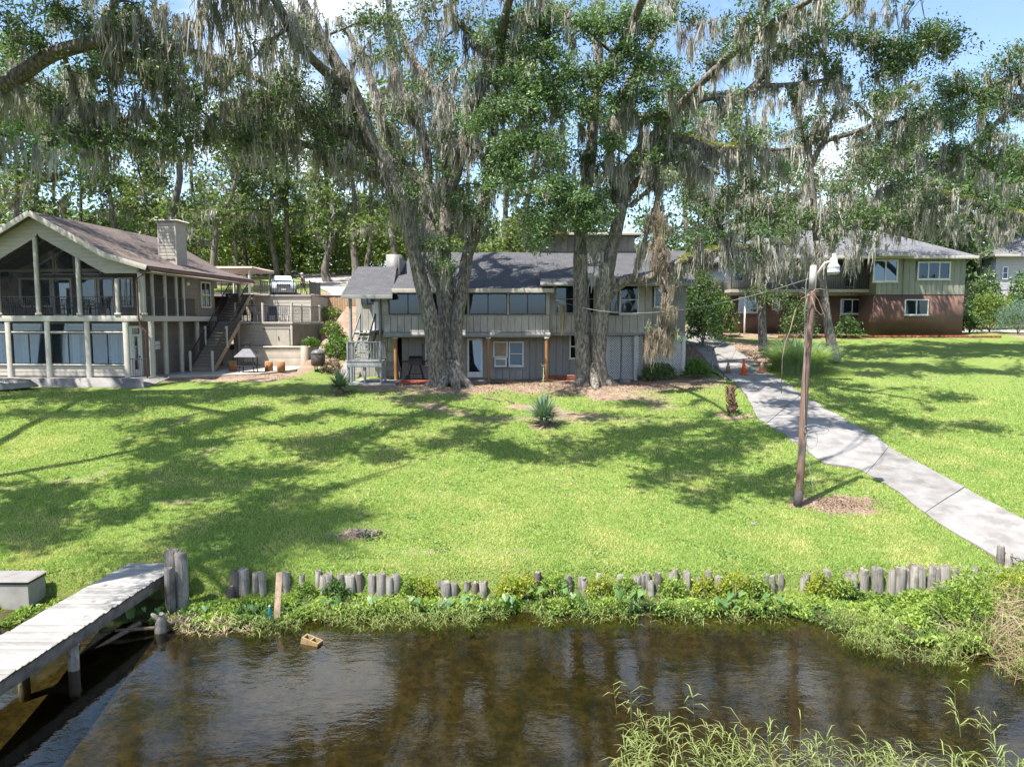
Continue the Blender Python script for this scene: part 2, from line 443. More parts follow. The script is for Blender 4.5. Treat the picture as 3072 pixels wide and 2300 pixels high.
# ------------------------------------------------------------------ water
m, nt, o = nodes('lake_water')
v = posvec(nt, (1.0, 1.8, 1.0))
h1 = noise(nt, v, 2.2, 3, 0.5); h2 = noise(nt, v, 9.0, 3, 0.5)
hs = N(nt, 'ShaderNodeMath', operation='MULTIPLY_ADD'); hs.inputs[1].default_value = 0.30
nt.links.new(h2, hs.inputs[0]); nt.links.new(h1, hs.inputs[2])
bn = bump(nt, hs.outputs[0], 0.085, 0.05)
t = N(nt, 'ShaderNodeBsdfTransparent'); t.inputs[0].default_value = (0.57, 0.53, 0.385, 1)
g = N(nt, 'ShaderNodeBsdfGlossy'); g.inputs['Roughness'].default_value = 0.015
nt.links.new(bn, g.inputs['Normal'])
fr = N(nt, 'ShaderNodeFresnel'); fr.inputs[0].default_value = 1.34; nt.links.new(bn, fr.inputs['Normal'])
ad = N(nt, 'ShaderNodeMath', operation='MULTIPLY_ADD'); ad.inputs[1].default_value = 1.65; ad.inputs[2].default_value = 0.02; ad.use_clamp = True
nt.links.new(fr.outputs[0], ad.inputs[0])
s = N(nt, 'ShaderNodeMixShader'); nt.links.new(ad.outputs[0], s.inputs[0]); nt.links.new(t.outputs[0], s.inputs[1]); nt.links.new(g.outputs[0], s.inputs[2])
nt.links.new(s.outputs[0], o.inputs['Surface'])
wat = mesh('water', [(-400, -300, WL), (400, -300, WL), (400, 17, WL), (-400, 17, WL)], [(0, 1, 2, 3)], m)
tag(wat, kind='structure')

# ------------------------------------------------------------------ concrete path: slabs with joints
concrete = M('concrete', (0.27, 0.262, 0.255), (0.21, 0.20, 0.19), 2.0, rough=0.9, bmp=0.35, bdist=0.01, vary=0.12, c3=(0.155, 0.142, 0.13), s3=1.1, fine=60)
darkjoint = M('joint_soil', (0.09, 0.075, 0.055), (0.13, 0.10, 0.07), 20, vary=0)
def resample(P, n):
    d = [0]
    for i in range(1, len(P)): d.append(d[-1] + (P[i] - P[i - 1]).length)
    t = np.linspace(0, d[-1], n)
    return [Vector((np.interp(k, d, [p.x for p in P]), np.interp(k, d, [p.y for p in P]), 0)) for k in t]
NS = 97
la, ra = resample(pl, NS), resample(pr, NS)
path = MB()
for i in range(NS - 1):
    pass
V, Fc = [], []
for i in range(NS):
    for k in range(6):
        p = la[i].lerp(ra[i], k / 5)
        V.append((p.x, p.y, float(gz(p.x, p.y)) + 0.012))
for i in range(NS - 1):
    for k in range(5):
        a0 = i * 6 + k; Fc.append((a0, a0 + 1, a0 + 7, a0 + 6))
pth = tag(mesh('path', V, Fc, darkjoint), kind='structure')
rr = random.Random(5)
step = 8
for s0 in range(0, NS - 1, step):
    s1 = min(s0 + step, NS - 1)
    V, Fc = [], []
    n = s1 - s0 + 1; dz = rr.uniform(0.03, 0.045); tl = rr.uniform(-.006, .006)
    for i in range(n):
        q = s0 + i
        f = q + (0.03 if i == 0 else (-0.03 if i == n - 1 else 0))
        i0 = int(math.floor(f)); fr_ = f - i0
        A = la[i0].lerp(la[min(i0 + 1, NS - 1)], fr_); B = ra[i0].lerp(ra[min(i0 + 1, NS - 1)], fr_)
        wob = 0.10 * (vnoise(q * 1.0, 3.0, 1.7, 31) - .5)
        for k in range(6):
            p = A.lerp(B, k / 5 + (wob if k in (0, 5) else 0)); V.append((p.x, p.y, float(gz(p.x, p.y)) + dz + tl * k))
    nt_ = len(V)
    for i in range(n - 1):
        for k in range(5):
            a0 = i * 6 + k; Fc.append((a0, a0 + 1, a0 + 7, a0 + 6))
    rim = [k for k in range(6)] + [i * 6 + 5 for i in range(1, n)] + [(n - 1) * 6 + k for k in range(4, -1, -1)] + [i * 6 for i in range(n - 2, 0, -1)]
    for k in rim: V.append((V[k][0], V[k][1], V[k][2] - 0.09))
    L = len(rim)
    for k in range(L): Fc.append((rim[k], nt_ + k, nt_ + (k + 1) % L, rim[(k + 1) % L]))
    mesh('slab', V, Fc, concrete, pth)
# parking apron behind the beige house and the drive that climbs away from it
def sheet(name, pts, mat, n=14, dz=0.03, kind='structure', fz=None):
    """quad patch draped on the ground from 4 corner points"""
    a, b_, c, d = [Vector((p[0], p[1], 0)) for p in pts]
    V, Fc = [], []
    for i in range(n + 1):
        for k in range(n + 1):
            p = a.lerp(b_, k / n).lerp(d.lerp(c, k / n), i / n)
            V.append((p.x, p.y, (fz(p.x, p.y) if fz else float(gz(p.x, p.y))) + dz))
    for i in range(n):
        for k in range(n):
            q = i * (n + 1) + k; Fc.append((q, q + 1, q + n + 2, q + n + 1))
    o = mesh(name, V, Fc, mat); return tag(o, kind=kind)
drivemat = M('drive_concrete', (0.38, 0.355, 0.33), (0.30, 0.28, 0.26), 1.1, rough=0.9, bmp=0.2, vary=0, c3=(0.24, 0.21, 0.19), s3=0.35)
pa = G(1010, 905, 50); pb = G(1075, 880, 50); pc = G(1050, 818, 60); pd = G(930, 815, 60)
sheet('drive', [(-14.5, 58.5), (-11.5, 56.5), (pc.x + 2, 96), (pd.x - 4, 94)], drivemat, 16, 0.06)
sheet('drive', [(26.5, 57), (44, 55), (46, 59), (27, 61)], drivemat, 12, 0.05)
# ================================================================== BUILDING MATERIALS
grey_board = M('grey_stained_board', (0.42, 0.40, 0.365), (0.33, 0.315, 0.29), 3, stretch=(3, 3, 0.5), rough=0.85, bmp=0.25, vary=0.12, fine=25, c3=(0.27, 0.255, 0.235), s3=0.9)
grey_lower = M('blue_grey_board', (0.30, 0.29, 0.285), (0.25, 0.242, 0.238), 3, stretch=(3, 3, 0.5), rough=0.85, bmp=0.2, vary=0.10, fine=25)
grey_trim = M('grey_trim', (0.30, 0.30, 0.295), (0.24, 0.24, 0.235), 4, rough=0.75, vary=0.08)
pale_trim = M('pale_fascia', (0.50, 0.47, 0.42), (0.42, 0.39, 0.34), 4, rough=0.7, vary=0.06)
white_frame = M('white_vinyl_frame', (0.74, 0.74, 0.72), (0.62, 0.62, 0.60), 8, rough=0.5, vary=0.04)
dark_frame = M('bronze_window_frame', (0.03, 0.028, 0.026), (0.05, 0.046, 0.04), 8, rough=0.45, vary=0.05)
new_wood = M('fresh_treated_wood', (0.36, 0.185, 0.075), (0.27, 0.13, 0.05), 4, stretch=(6, 6, 0.6), rough=0.7, bmp=0.2, vary=0.15)
grey_wood = M('silvered_deck_wood', (0.33, 0.335, 0.33), (0.23, 0.235, 0.235), 4, stretch=(3, 3, 1), rough=0.85, bmp=0.3, vary=0.2)
shade_black = M('painted_shade', (0.018, 0.017, 0.016), None, 3, vary=0)  # near-black colour that stands in for shade inside openings
curtain_m = M('curtain', (0.46, 0.50, 0.56), (0.30, 0.33, 0.38), 14, stretch=(3, 3, 0.05), rough=0.9, vary=0.15)
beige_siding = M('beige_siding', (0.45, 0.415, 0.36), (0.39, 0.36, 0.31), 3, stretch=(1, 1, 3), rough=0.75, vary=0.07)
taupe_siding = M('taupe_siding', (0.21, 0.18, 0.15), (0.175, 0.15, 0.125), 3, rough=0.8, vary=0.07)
beige_trim = M('beige_trim', (0.50, 0.47, 0.42), (0.43, 0.40, 0.355), 5, rough=0.65, vary=0.05)
iron = M('black_iron', (0.022, 0.022, 0.024), (0.035, 0.035, 0.037), 10, rough=0.45, vary=0.1, spec=0.5)
gutter_m = M('maroon_gutter', (0.115, 0.06, 0.052), (0.085, 0.045, 0.04), 6, rough=0.5, vary=0.05)
brick_red = M('red_brick', (0.30, 0.085, 0.05), (0.22, 0.06, 0.04), 9, rough=0.9, bmp=0.3, vary=0.3)
mortar = M('mortar', (0.36, 0.30, 0.26), (0.28, 0.235, 0.2), 20, rough=0.95, vary=0)
pane_dark = glassmat('pane_dark', (0.55, 0.63, 0.72), 0.05, 0.45)
pane_clear = glassmat('pane_clear', (0.85, 0.88, 0.9), 0.06, 0.88)
pane_gloss = glassmat('pane_mirror', (0.4, 0.45, 0.5), 0.16, 0.25)

def shingles(name, c1, c2, c3):
    m, nt, o = nodes(name)
    g = N(nt, 'ShaderNodeNewGeometry')
    mp = N(nt, 'ShaderNodeMapping'); nt.links.new(g.outputs['Position'], mp.inputs['Vector'])
    br = N(nt, 'ShaderNodeTexBrick'); br.inputs['Scale'].default_value = 1.0
    br.inputs['Brick Width'].default_value = 0.32; br.inputs['Row Height'].default_value = 0.14; br.inputs['Mortar Size'].default_value = 0.012
    br.inputs['Color1'].default_value = c4(c1); br.inputs['Color2'].default_value = c4(c2); br.inputs['Mortar'].default_value = c4(tuple(k * 0.35 for k in c1))
    nt.links.new(mp.outputs[0], br.inputs['Vector'])
    f = noise(nt, posvec(nt), 1.2, 5, 0.6)
    col = mixc(nt, ramp(nt, f, 0.45, 0.7), br.outputs['Color'], c3)
    col = mixc(nt, ramp(nt, noise(nt, posvec(nt), 26, 3, .7), 0.5, 0.75), col, tuple(k * 1.6 for k in c1))
    b = N(nt, 'ShaderNodeBsdfPrincipled'); b.inputs['Roughness'].default_value = 0.9; b.inputs['Specular IOR Level'].default_value = 0.25
    nt.links.new(col, b.inputs['Base Color'])
    sx = N(nt, 'ShaderNodeSeparateXYZ'); nt.links.new(g.outputs['Position'], sx.inputs[0])
    nt.links.new(bump(nt, br.outputs['Fac'], -0.8, 0.03), b.inputs['Normal'])
    nt.links.new(b.outputs[0], o.inputs['Surface']); MATS[name] = m
    return m, mp
shingle_dark, _ = shingles('charcoal_shingle', (0.080, 0.081, 0.087), (0.112, 0.113, 0.12), (0.062, 0.063, 0.07))
shingle_brown, mpb = shingles('brown_shingle', (0.135, 0.108, 0.095), (0.175, 0.14, 0.125), (0.105, 0.08, 0.07))
mpb.inputs['Rotation'].default_value = (0, 0, R(90) )
shingle_light, _ = shingles('pale_grey_shingle', (0.145, 0.145, 0.155), (0.175, 0.175, 0.185), (0.12, 0.12, 0.13))

# ================================================================== BUILDING PARTS
def boards_v(par, x0, x1, z0, z1, y, mat, w=0.36, gap=0.02, holes=(), name='board', t=0.03):
    """upright boards with recessed joints; an opening cuts the boards it meets"""
    n = max(1, round((x1 - x0) / w)); w = (x1 - x0) / n
    for i in range(n):
        a, b_ = x0 + i * w + gap / 2, x0 + (i + 1) * w - gap / 2
        segs = [(z0, z1)]
        for (hx0, hx1, hz0, hz1) in holes:
            if hx0 < (a + b_) / 2 < hx1:
                ns = []
                for (s0, s1) in segs:
                    if hz1 <= s0 or hz0 >= s1: ns.append((s0, s1)); continue
                    if hz0 - s0 > 0.05: ns.append((s0, hz0))
                    if s1 - hz1 > 0.05: ns.append((hz1, s1))
                segs = ns
        for (s0, s1) in segs: box(name, par, a, b_, y - t, y, s0, s1, mat)
def boards_h(par, x0, x1, z0, z1, y, mat, h=0.19, name='clapboard', t=0.03):
    n = max(1, round((z1 - z0) / h)); h = (z1 - z0) / n
    for i in range(n): box(name, par, x0, x1, y - t, y, z0 + i * h + 0.012, z0 + (i + 1) * h, mat)
def boards_hy(par, x, y0, y1, z0, z1, mat, h=0.19, name='clapboard', t=0.03, sgn=1):
    n = max(1, round((z1 - z0) / h)); h = (z1 - z0) / n
    for i in range(n): box(name, par, min(x, x + sgn * t), max(x, x + sgn * t), y0, y1, z0 + i * h + 0.012, z0 + (i + 1) * h, mat)
def window(par, x0, x1, z0, z1, y, frame, glass, cols=2, rows=1, fw=0.06, sill=False, curtains=False, name='window', depth=0.08):
    mb = MB()
    mb.box(x0, x1, y - depth, y, z0, z0 + fw).box(x0, x1, y - depth, y, z1 - fw, z1)
    mb.box(x0, x0 + fw, y - depth, y, z0 + fw, z1 - fw).box(x1 - fw, x1, y - depth, y, z0 + fw, z1 - fw)
    for c in range(1, cols):
        xm = x0 + (x1 - x0) * c / cols; mb.box(xm - fw * .4, xm + fw * .4, y - depth * .9, y, z0 + fw, z1 - fw)
    for r in range(1, rows):
        zm = z0 + (z1 - z0) * r / rows
        for c in range(cols):
            mb.box(x0 + (x1 - x0) * c / cols + fw * .5, x0 + (x1 - x0) * (c + 1) / cols - fw * .5, y - depth * .85, y, zm - fw * .35, zm + fw * .35)
    w = mb.build(name, frame, par)
    for c in range(cols):
        for r in range(rows):
            a, b_ = x0 + (x1 - x0) * c / cols + fw * .6, x0 + (x1 - x0) * (c + 1) / cols - fw * .6
            e, f = z0 + (z1 - z0) * r / rows + fw * .5, z0 + (z1 - z0) * (r + 1) / rows - fw * .5
            yy = y - depth * (0.55 if c % 2 else 0.4)
            box('pane', w, a, b_, yy, yy + 0.008, e, f, glass)
    if curtains:
        for c in range(cols):
            a, b_ = x0 + (x1 - x0) * c / cols + fw, x0 + (x1 - x0) * (c + 1) / cols - fw
            k = (c * 7 + int(abs(x0) * 10)) % 3
            if k == 0: a, b_ = a, a + (b_ - a) * .55
            elif k == 1: a = a + (b_ - a) * .3
            box('curtain', w, a, b_, y - 0.012, y - 0.004, z0 + fw, z1 - fw, curtain_m)
    if sill: box('sill', w, x0 - .05, x1 + .05, y - depth - .05, y, z0 - .06, z0 - .003, frame)
    return w
def roof_slab(name, par, a, b_, c, d, th, mat, fascia=None):
    """quad a-b (eave) c-d (ridge) with thickness"""
    a, b_, c, d = map(Vector, (a, b_, c, d)); dn = Vector((0, 0, -th))
    V = [a, b_, c, d, a + dn, b_ + dn, c + dn, d + dn]
    Fc = [(0, 1, 2, 3), (7, 6, 5, 4), (0, 4, 5, 1), (1, 5, 6, 2), (2, 6, 7, 3), (3, 7, 4, 0)]
    r = mesh(name, V, Fc, mat, par)
    if fascia:
        off = Vector((0, -0.03, -th / 2 - .03))
        bar('fascia', r, a + off, b_ + off, 0.03, th + 0.10, fascia)
    return r
def railing(par, p, q, h, mat, posts=0, gap=0.11, name='railing', r=0.012, bottom=0.08, pmat=None, pw=0.09, wood=False):
    """top and bottom rail with thin uprights"""
    p, q = Vector(p), Vector(q); mb = MB(); L = (q - p).length
    up = Vector((0, 0, h)); lw = Vector((0, 0, bottom))
    t = 0.045 if not wood else 0.08
    mb.bar(p + up, q + up, t, t * .7); mb.bar(p + lw, q + lw, t * .8, t * .6)
    n = max(2, int(L / gap))
    for i in range(1, n):
        b0 = p.lerp(q, i / n); mb.bar(b0 + lw, b0 + up, 2 * r, 2 * r)
    o = mb.build(name, mat, par)
    for i in range(posts):
        b0 = p.lerp(q, i / max(1, posts - 1)); bar('post', o, b0, b0 + Vector((0, 0, h + .12)), pw, pw, pmat or mat)
    return o

# ================================================================== GREY LAKE HOUSE (middle)
Dl, Du = 40.0, 38.4
GH = thing('lake_house', (1.2, 39, 3.6), 'grey board-sided two-storey house with charcoal roof behind the two big oaks', 'house')
gl = 3.60
x_l, x_m, x_r = X(1152, Du), X(1648, Du), X(2056, 38.7)
zf = Z(997, Du); ze = Z(868, Du)
# dark cores behind the boards
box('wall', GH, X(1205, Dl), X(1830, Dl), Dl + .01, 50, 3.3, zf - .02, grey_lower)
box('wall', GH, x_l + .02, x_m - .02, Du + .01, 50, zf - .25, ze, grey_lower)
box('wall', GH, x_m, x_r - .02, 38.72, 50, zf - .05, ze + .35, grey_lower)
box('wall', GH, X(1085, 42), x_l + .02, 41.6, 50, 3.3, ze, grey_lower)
# upper front, left half: band of sliding windows over weathered boards
zw0, zw1 = Z(944, Du), Z(880, Du)
boards_v(GH, x_l, x_m, zf + .02, zw0 - .02, Du, grey_board, 0.37)
box('window_band_trim', GH, x_l, x_m, Du - .05, Du, zw0 - .05, zw0 + .0, grey_trim)
box('window_band_trim', GH, x_l, x_m, Du - .05, Du, zw1, zw1 + .05, grey_trim)
box('soffit_board', GH, x_l, x_m, Du - .03, Du, zw1 + .055, ze, pale_trim)
box('corner_board', GH, x_l - .02, X(1167, Du), Du - .055, Du, zw0 + .003, zw1 - .003, grey_board)
for a, b_ in ((1168, 1283), (1289, 1403), (1408, 1521), (1527, 1638)):
    window(GH, X(a, Du), X(b_, Du), zw0 + .01, zw1 - .01, Du - .01, dark_frame, pane_dark, 2, 1, .05, curtains=True)
for a, b_ in ((1283, 1289), (1403, 1408), (1521, 1527), (1638, 1648)):
    box('mullion', GH, X(a, Du), X(b_, Du), Du - .09, Du, zw0 + .003, zw1 - .003, grey_board)
box('beam', GH, x_l - .02, x_m + .05, Du - .12, Du + .1, zf - .26, zf + .0, grey_trim)
box('porch_ceiling', GH, x_l, x_m, Du + .12, Dl, zf - .3, zf - .22, grey_trim)
for p in (1186, 1465, 1640):
    xx = X(p, 38.2, 1070)
    o = box('post', GH, xx - .09, xx + .09, 38.25, 38.43, 3.5, zf - .27, new_wood)
    box('post_cap', o, xx - .12, xx + .12, 38.22, 38.46, zf - .36, zf - .262, pale_trim)
# lower recessed wall
holes = []
def lw(a, b_, c, d): return (X(a, Dl, 1060), X(b_, Dl, 1060), Z(d, Dl), Z(c, Dl))
dr = lw(1402, 1448, 1014, 1131); w1 = lw(1480, 1523, 1024, 1099); w2 = lw(1526, 1571, 1024, 1098); w3 = lw(1276, 1322, 1030, 1095); w4 = lw(1708, 1750, 1002, 1076)
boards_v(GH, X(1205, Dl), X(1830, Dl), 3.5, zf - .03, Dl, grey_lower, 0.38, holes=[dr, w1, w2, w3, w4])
for k, w_ in enumerate((w2, w3, w4)):
    window(GH, *w_, Dl - .02, white_frame, pane_dark, 1, 2, .07, sill=True)
window(GH, w1[0], w1[1], w1[2] + .52, w1[3], Dl - .02, white_frame, M('tan_blind', (0.42, 0.31, 0.22), None, 9, vary=0), 1, 1, .07)
box('window_apron', GH, w1[0] - .1, w2[1] + .12, Dl - .05, Dl - .005, w1[2] - .22, w1[2] - .07, grey_lower)
ac = MB().box(w1[0] + .07, w1[1] - .05, Dl - .42, Dl - .04, w1[2], w1[2] + .5).build('air_conditioner', white_frame, GH)
box('grille', ac, w1[0] + .14, w1[1] - .12, Dl - .435, Dl - .422, w1[2] + .08, w1[2] + .42, grey_trim)
# entry door
d0 = MB().box(dr[0], dr[0] + .1, Dl - .1, Dl, dr[2], dr[3]).box(dr[1] - .1, dr[1], Dl - .1, Dl, dr[2], dr[3]).box(dr[0] + .1, dr[1] - .1, Dl - .1, Dl, dr[3] - .12, dr[3]).box(dr[0] + .1, dr[1] - .1, Dl - .1, Dl, dr[2], dr[2] + .3).build('door', white_frame, GH)
box('pane', d0, dr[0] + .1, dr[1] - .1, Dl - .06, Dl - .05, dr[2] + .3, dr[3] - .12, pane_gloss)
box('handle', d0, dr[0] + .11, dr[0] + .17, Dl - .14, Dl - .1, dr[2] + .95, dr[2] + 1.15, iron)
box('step', GH, dr[0] - .4, dr[1] + .5, Dl - .9, Dl - .11, 3.55, 3.68, concrete)
# right half
Dr = 38.7
hz = []
def rw(a, b_, c, d): return (X(a, Dr, 900), X(b_, Dr, 900), Z(d, Dr), Z(c, Dr))
r1 = rw(1666, 1722, 854, 940); r2 = rw(1755, 1783, 854, 940); r3 = rw(1829, 1855, 872, 942); r4 = rw(1858, 1915, 856, 942); r5 = rw(1962, 1987, 862, 921)
zr = Z(846, Dr)
boards_v(GH, x_m + .01, X(1955, Dr), zf - .02, zr, Dr, grey_board, 0.40, holes=[r1, r2, r3, r4])
boards_v(GH, X(1956, Dr), x_r, zf - .02, zr, Dr + .05, grey_lower, 0.30, holes=[r5])
for w_, c, r in ((r1, 1, 2), (r2, 1, 2), (r3, 1, 1), (r4, 1, 2), (r5, 1, 2)):
    window(GH, *w_, Dr - .015, dark_frame if c == 1 and r == 1 else white_frame if w_ in (r4, r5) else grey_trim, pane_dark, c, r, .05, sill=True, curtains=w_ in (r4,))
box('skirt_beam', GH, x_m + .06, x_r, Dr - .02, Dr + .12, zf - .18, zf - .03, grey_trim)
box('wall_return', GH, x_r - .03, x_r, 38.76, 50, zf - .02, zr, grey_lower)
# underside posts and lattice skirt
lat_m = M('white_lattice', (0.60, 0.60, 0.60), (0.5, 0.5, 0.5), 8, rough=0.7, vary=0.05)
def lattice(x0, x1, z0, z1, y):
    mb = MB(); s = 0.135
    H = z1 - z0; Wd = x1 - x0
    for sgn, yy in ((1, y), (-1, y + .012)):
        k = -H
        while k < Wd:
            if sgn > 0: p = [max(k, 0), max(-k, 0)]; e = min(Wd - k, H); q = [k + e, e]
            else:
                p = [max(k, 0), H - max(-k, 0)]; e = min(Wd - k, H); q = [k + e, H - e]
            if abs(q[0] - p[0]) > .04: mb.bar((x0 + p[0], yy, z0 + p[1]), (x0 + q[0], yy, z0 + q[1]), 0.008, 0.042)
            k += s
    L = mb.build('lattice_panel', lat_m, GH)
    f = MB().box(x0 - .05, x0, y - .02, y + .03, z0, z1).box(x1, x1 + .05, y - .02, y + .03, z0, z1).box(x0, x1, y - .02, y + .03, z0 - .05, z0).build('lattice_frame', lat_m, L)
zl = float(gz(7.5, 38.8)) + .12
lattice(X(1821, 39, 1060), X(1862, 39, 1060), 3.75, zf - .2, 39.0)
lattice(X(1865, 39, 1060), X(1903, 39, 1060), 3.75, zf - .2, 39.0)
lattice(X(1916, 38.8, 1060), X(2046, 38.8, 1060), 3.98, zf - .2, 38.8)
for p in (1908, 2051): box('post', GH, X(p, 38.75, 1060) - .1, X(p, 38.75, 1060) + .1, 38.76, 38.94, 3.5, zf - .19, lat_m)
box('crawl_space_shade', GH, X(1831, 40), x_r - .1, 41.2, 41.3, 3.3, zf - .2, shade_black)  # near-black sheet: the shade under the floor is put into its colour
# brick edging (each brick built) at the foot of the wall
def brickrow(par, x0, x1, y, z0, rows, mat, bw=.28, bh=.115, dp=.12):
    box('mortar_bed', par, x0, x1, y - dp + .012, y, z0, z0 + rows * bh, mortar)
    for r in range(rows):
        xk = x0 - (bw / 2 if r % 2 else 0)
        while xk < x1:
            a, b_ = max(xk + .008, x0), min(xk + bw - .008, x1)
            if b_ - a > .03: box('brick', par, a, b_, y - dp, y - .02, z0 + r * bh + .006, z0 + (r + 1) * bh - .006, mat)
            xk += bw
brickrow(GH, X(1625, 38.9, 1130), X(1735, 38.9, 1130), 39.2, 3.56, 3, brick_red)
brickrow(GH, X(1815, 38.9, 1130), X(1849, 38.9, 1130), 39.15, 3.62, 3, brick_red)
# roofs
yr = 44.6
zridge = Z(757, yr)
xe0, xe1 = X(1176, 37.8, 868), X(1662, 37.8, 868)
roof_slab('roof', GH, (xe0, 37.75, ze + .0), (xe1, 37.75, ze + .0), (X(1612, yr, 757), yr, zridge), (xe0 + .1, yr, zridge), .12, shingle_dark, pale_trim)
roof_slab('roof', GH, (X(2083, 38, 855), 51.5, ze), (xe0, 51.5, ze), (xe0 + .1, yr + .003, zridge - .003), (X(2054, yr, 770), yr + .003, zridge - .003), .12, shingle_dark)
zr2 = Z(847, 37.9)
rr_ = roof_slab('roof', GH, (X(1621, 37.7, 848), 37.7, zr2), (X(2083, 37.7, 848), 37.7, zr2), (X(2056, yr, 757), yr - .002, zridge + .1), (X(1607, yr, 757), yr - .002, zridge + .1), .13, shingle_dark, grey_trim)
box('gutter', rr_, X(1621, 37.7, 848), X(2083, 37.7, 848), 37.56, 37.66, zr2 - .2, zr2 - .06, grey_trim)
cyl('downpipe', rr_, (X(1787, 37.7, 860), 37.85, zr2 - .1), (X(1792, 38.6, 990), 38.6, zf), .05, grey_trim, k=8)
# left, lower roof over the outside stair
zl0 = Z(885, 37.4); yl = 42.5; zl1 = Z(800, yl)
lr = roof_slab('roof', GH, (X(1023, 37.4, 885), 37.4, zl0), (X(1177, 37.4, 885), 37.4, zl0), (X(1190, yl, 800), yl, zl1), (X(1074, yl, 800), yl, zl1), .11, shingle_dark, grey_trim)
roof_slab('roof', GH, (X(1190, yl, 800), 49, zl0 + .4), (X(1030, yl, 800), 49, zl0 + .4), (X(1074, yl, 800), yl + .003, zl1 - .003), (X(1190, yl, 800), yl + .003, zl1 - .003), .11, shingle_dark)
box('gable_wall', GH, xe0 + .02, xe0 + .08, 40, yr, zl1 - .6, zl1 + .3, grey_lower)
# gable infill triangle under main roof (left side)
mesh('gable', [(xe0 + .25, 37.95, ze - .15), (xe0 + .25, 51, ze - .15), (xe0 + .25, yr, zridge - .2), (xe0 + .3, 37.95, ze - .15), (xe0 + .3, 51, ze - .15), (xe0 + .3, yr, zridge - .2)], [(0, 1, 2), (5, 4, 3), (0, 3, 4, 1), (1, 4, 5, 2), (2, 5, 3, 0)], grey_lower, GH)
# clerestory box on the ridge
cz0, cz1 = zridge - .5, Z(708, 44.2)
cx0, cx1 = X(1622, 44.2, 730), X(1905, 44.2, 730)
cl = box('clerestory', GH, cx0, cx1, 44.3, 48.5, cz0, cz1, grey_lower)
boards_v(GH, cx0, cx1, cz0, cz1, 44.3, grey_board, 0.42)
o = MB().box(cx0 - .45, cx1 + .3, 43.7, 49, cz1 + .0, cz1 + .12).build('clerestory_roof', shingle_dark, GH)
box('fascia', o, cx0 - .2, X(1705, 44, 706), 43.66, 43.697, cz1 + .0, cz1 + .17, new_wood)
box('fascia', o, X(1705, 44, 706) + .01, cx1 + .3, 43.66, 43.697, cz1 + .0, cz1 + .15, pale_trim)
# metal chimney box
box('chimney', GH, X(1158, 43, 780), X(1201, 43, 780), 43, 44.2, zl1 - .8, Z(763, 43), M('galvanised_sheet', (0.30, 0.30, 0.29), (0.25, 0.25, 0.245), 3, rough=.5, vary=0))
# recessed entrance beside the outside stair: small window, door
boards_v(GH, X(1068, 41.5), x_l + .0, 3.4, ze + .1, 41.6, grey_board, .38, holes=[])
window(GH, X(1083, 41.5, 900), X(1120, 41.5, 900), Z(913, 41.5), Z(884, 41.5), 41.56, dark_frame, pane_dark, 2, 1, .05)
dd = box('door', GH, X(1118, 41.5, 960), X(1140, 41.5, 960), 41.5, 41.568, Z(990, 41.5), Z(905, 41.5), white_frame)
box('handle', dd, X(1123, 41.5, 960), X(1125, 41.5, 960), 41.46, 41.5, Z(962, 41.5), Z(955, 41.5), iron)
box('landing', GH, X(1068, 40.5, 990), x_l - .03, 39.9, 41.55, Z(1000, 40) - .05, Z(992, 40), grey_wood)
for p, y in ((1052, 37.6), (1141, 39.8)): box('post', GH, X(p, y, 980) - .07, X(p, y, 980) + .07, y - .07, y + .07, 3.5, zl0 - .12 + (y - 37.4) * .3, grey_trim)

# ------------------------------------------------------------------ outside stair with its small deck
ST_ = thing('outside_stair', (X(1095, 37.5), 37.8, 3.6), 'grey wooden outside stair and small railed deck left of the grey house', 'stairs')
q0, q1 = X(1041, 36.4, 1085), X(1146, 36.4, 1085); zd = Z(1083, 36.4)
box('rim_board', ST_, q0, q1, 36.32, 36.38, zd - .32, zd - .04, grey_wood)
n = 9
for i in range(n): box('deck_board', ST_, q0, q1, 36.3 + i * .15, 36.3 + i * .15 + .14, zd - .035, zd, grey_wood)
for a, y in ((q0 + .06, 36.44), (q1 - .06, 36.44), (q0 + .06, 37.6), (q1 - .06, 37.6), ((q0 + q1) / 2, 36.44)):
    box('post', ST_, a - .06, a + .06, y - .06, y + .06, 3.4, zd - .33, grey_wood)
for a, y in ((q0 + .06, 36.36), (q1 - .06, 36.36), (q0 + .06, 37.6), (q1 - .06, 37.6)):
    box('rail_post', ST_, a - .05, a + .05, y - .05, y + .05, zd + .003, zd + 1.02, grey_wood)
railing(ST_, (q0, 36.36, zd), (q1, 36.36, zd), .98, grey_wood, gap=.13, r=.022, wood=True)
railing(ST_, (q0 + .03, 36.45, zd), (q0 + .03, 37.6, zd), .98, grey_wood, gap=.13, r=.022, wood=True)
railing(ST_, (q1 - .03, 36.45, zd), (q1 - .03, 37.6, zd), .98, grey_wood, gap=.13, r=.022, wood=True)
sx0, sx1 = X(1065, 38.5), X(1112, 38.5); zt = Z(994, 40)
for xx in (sx0, sx1):
    bar('stringer', ST_, (xx, 37.5, zd - .1), (xx, 39.95, zt - .1), .05, .28, grey_wood)
    bar('handrail', ST_, (xx, 37.5, zd + .9), (xx, 39.9, zt + .95), .05, .09, grey_wood)
    box('rail_post', ST_, xx - .045, xx + .045, 39.82, 39.92, zt, zt + 1.0, grey_wood)
for i in range(7):
    t = (i + .5) / 7; yy = 37.55 + t * 2.3; zz_ = zd + (zt - zd) * t
    box('tread', ST_, sx0 + .03, sx1 - .03, yy, yy + .3, zz_, zz_ + .045, grey_wood)
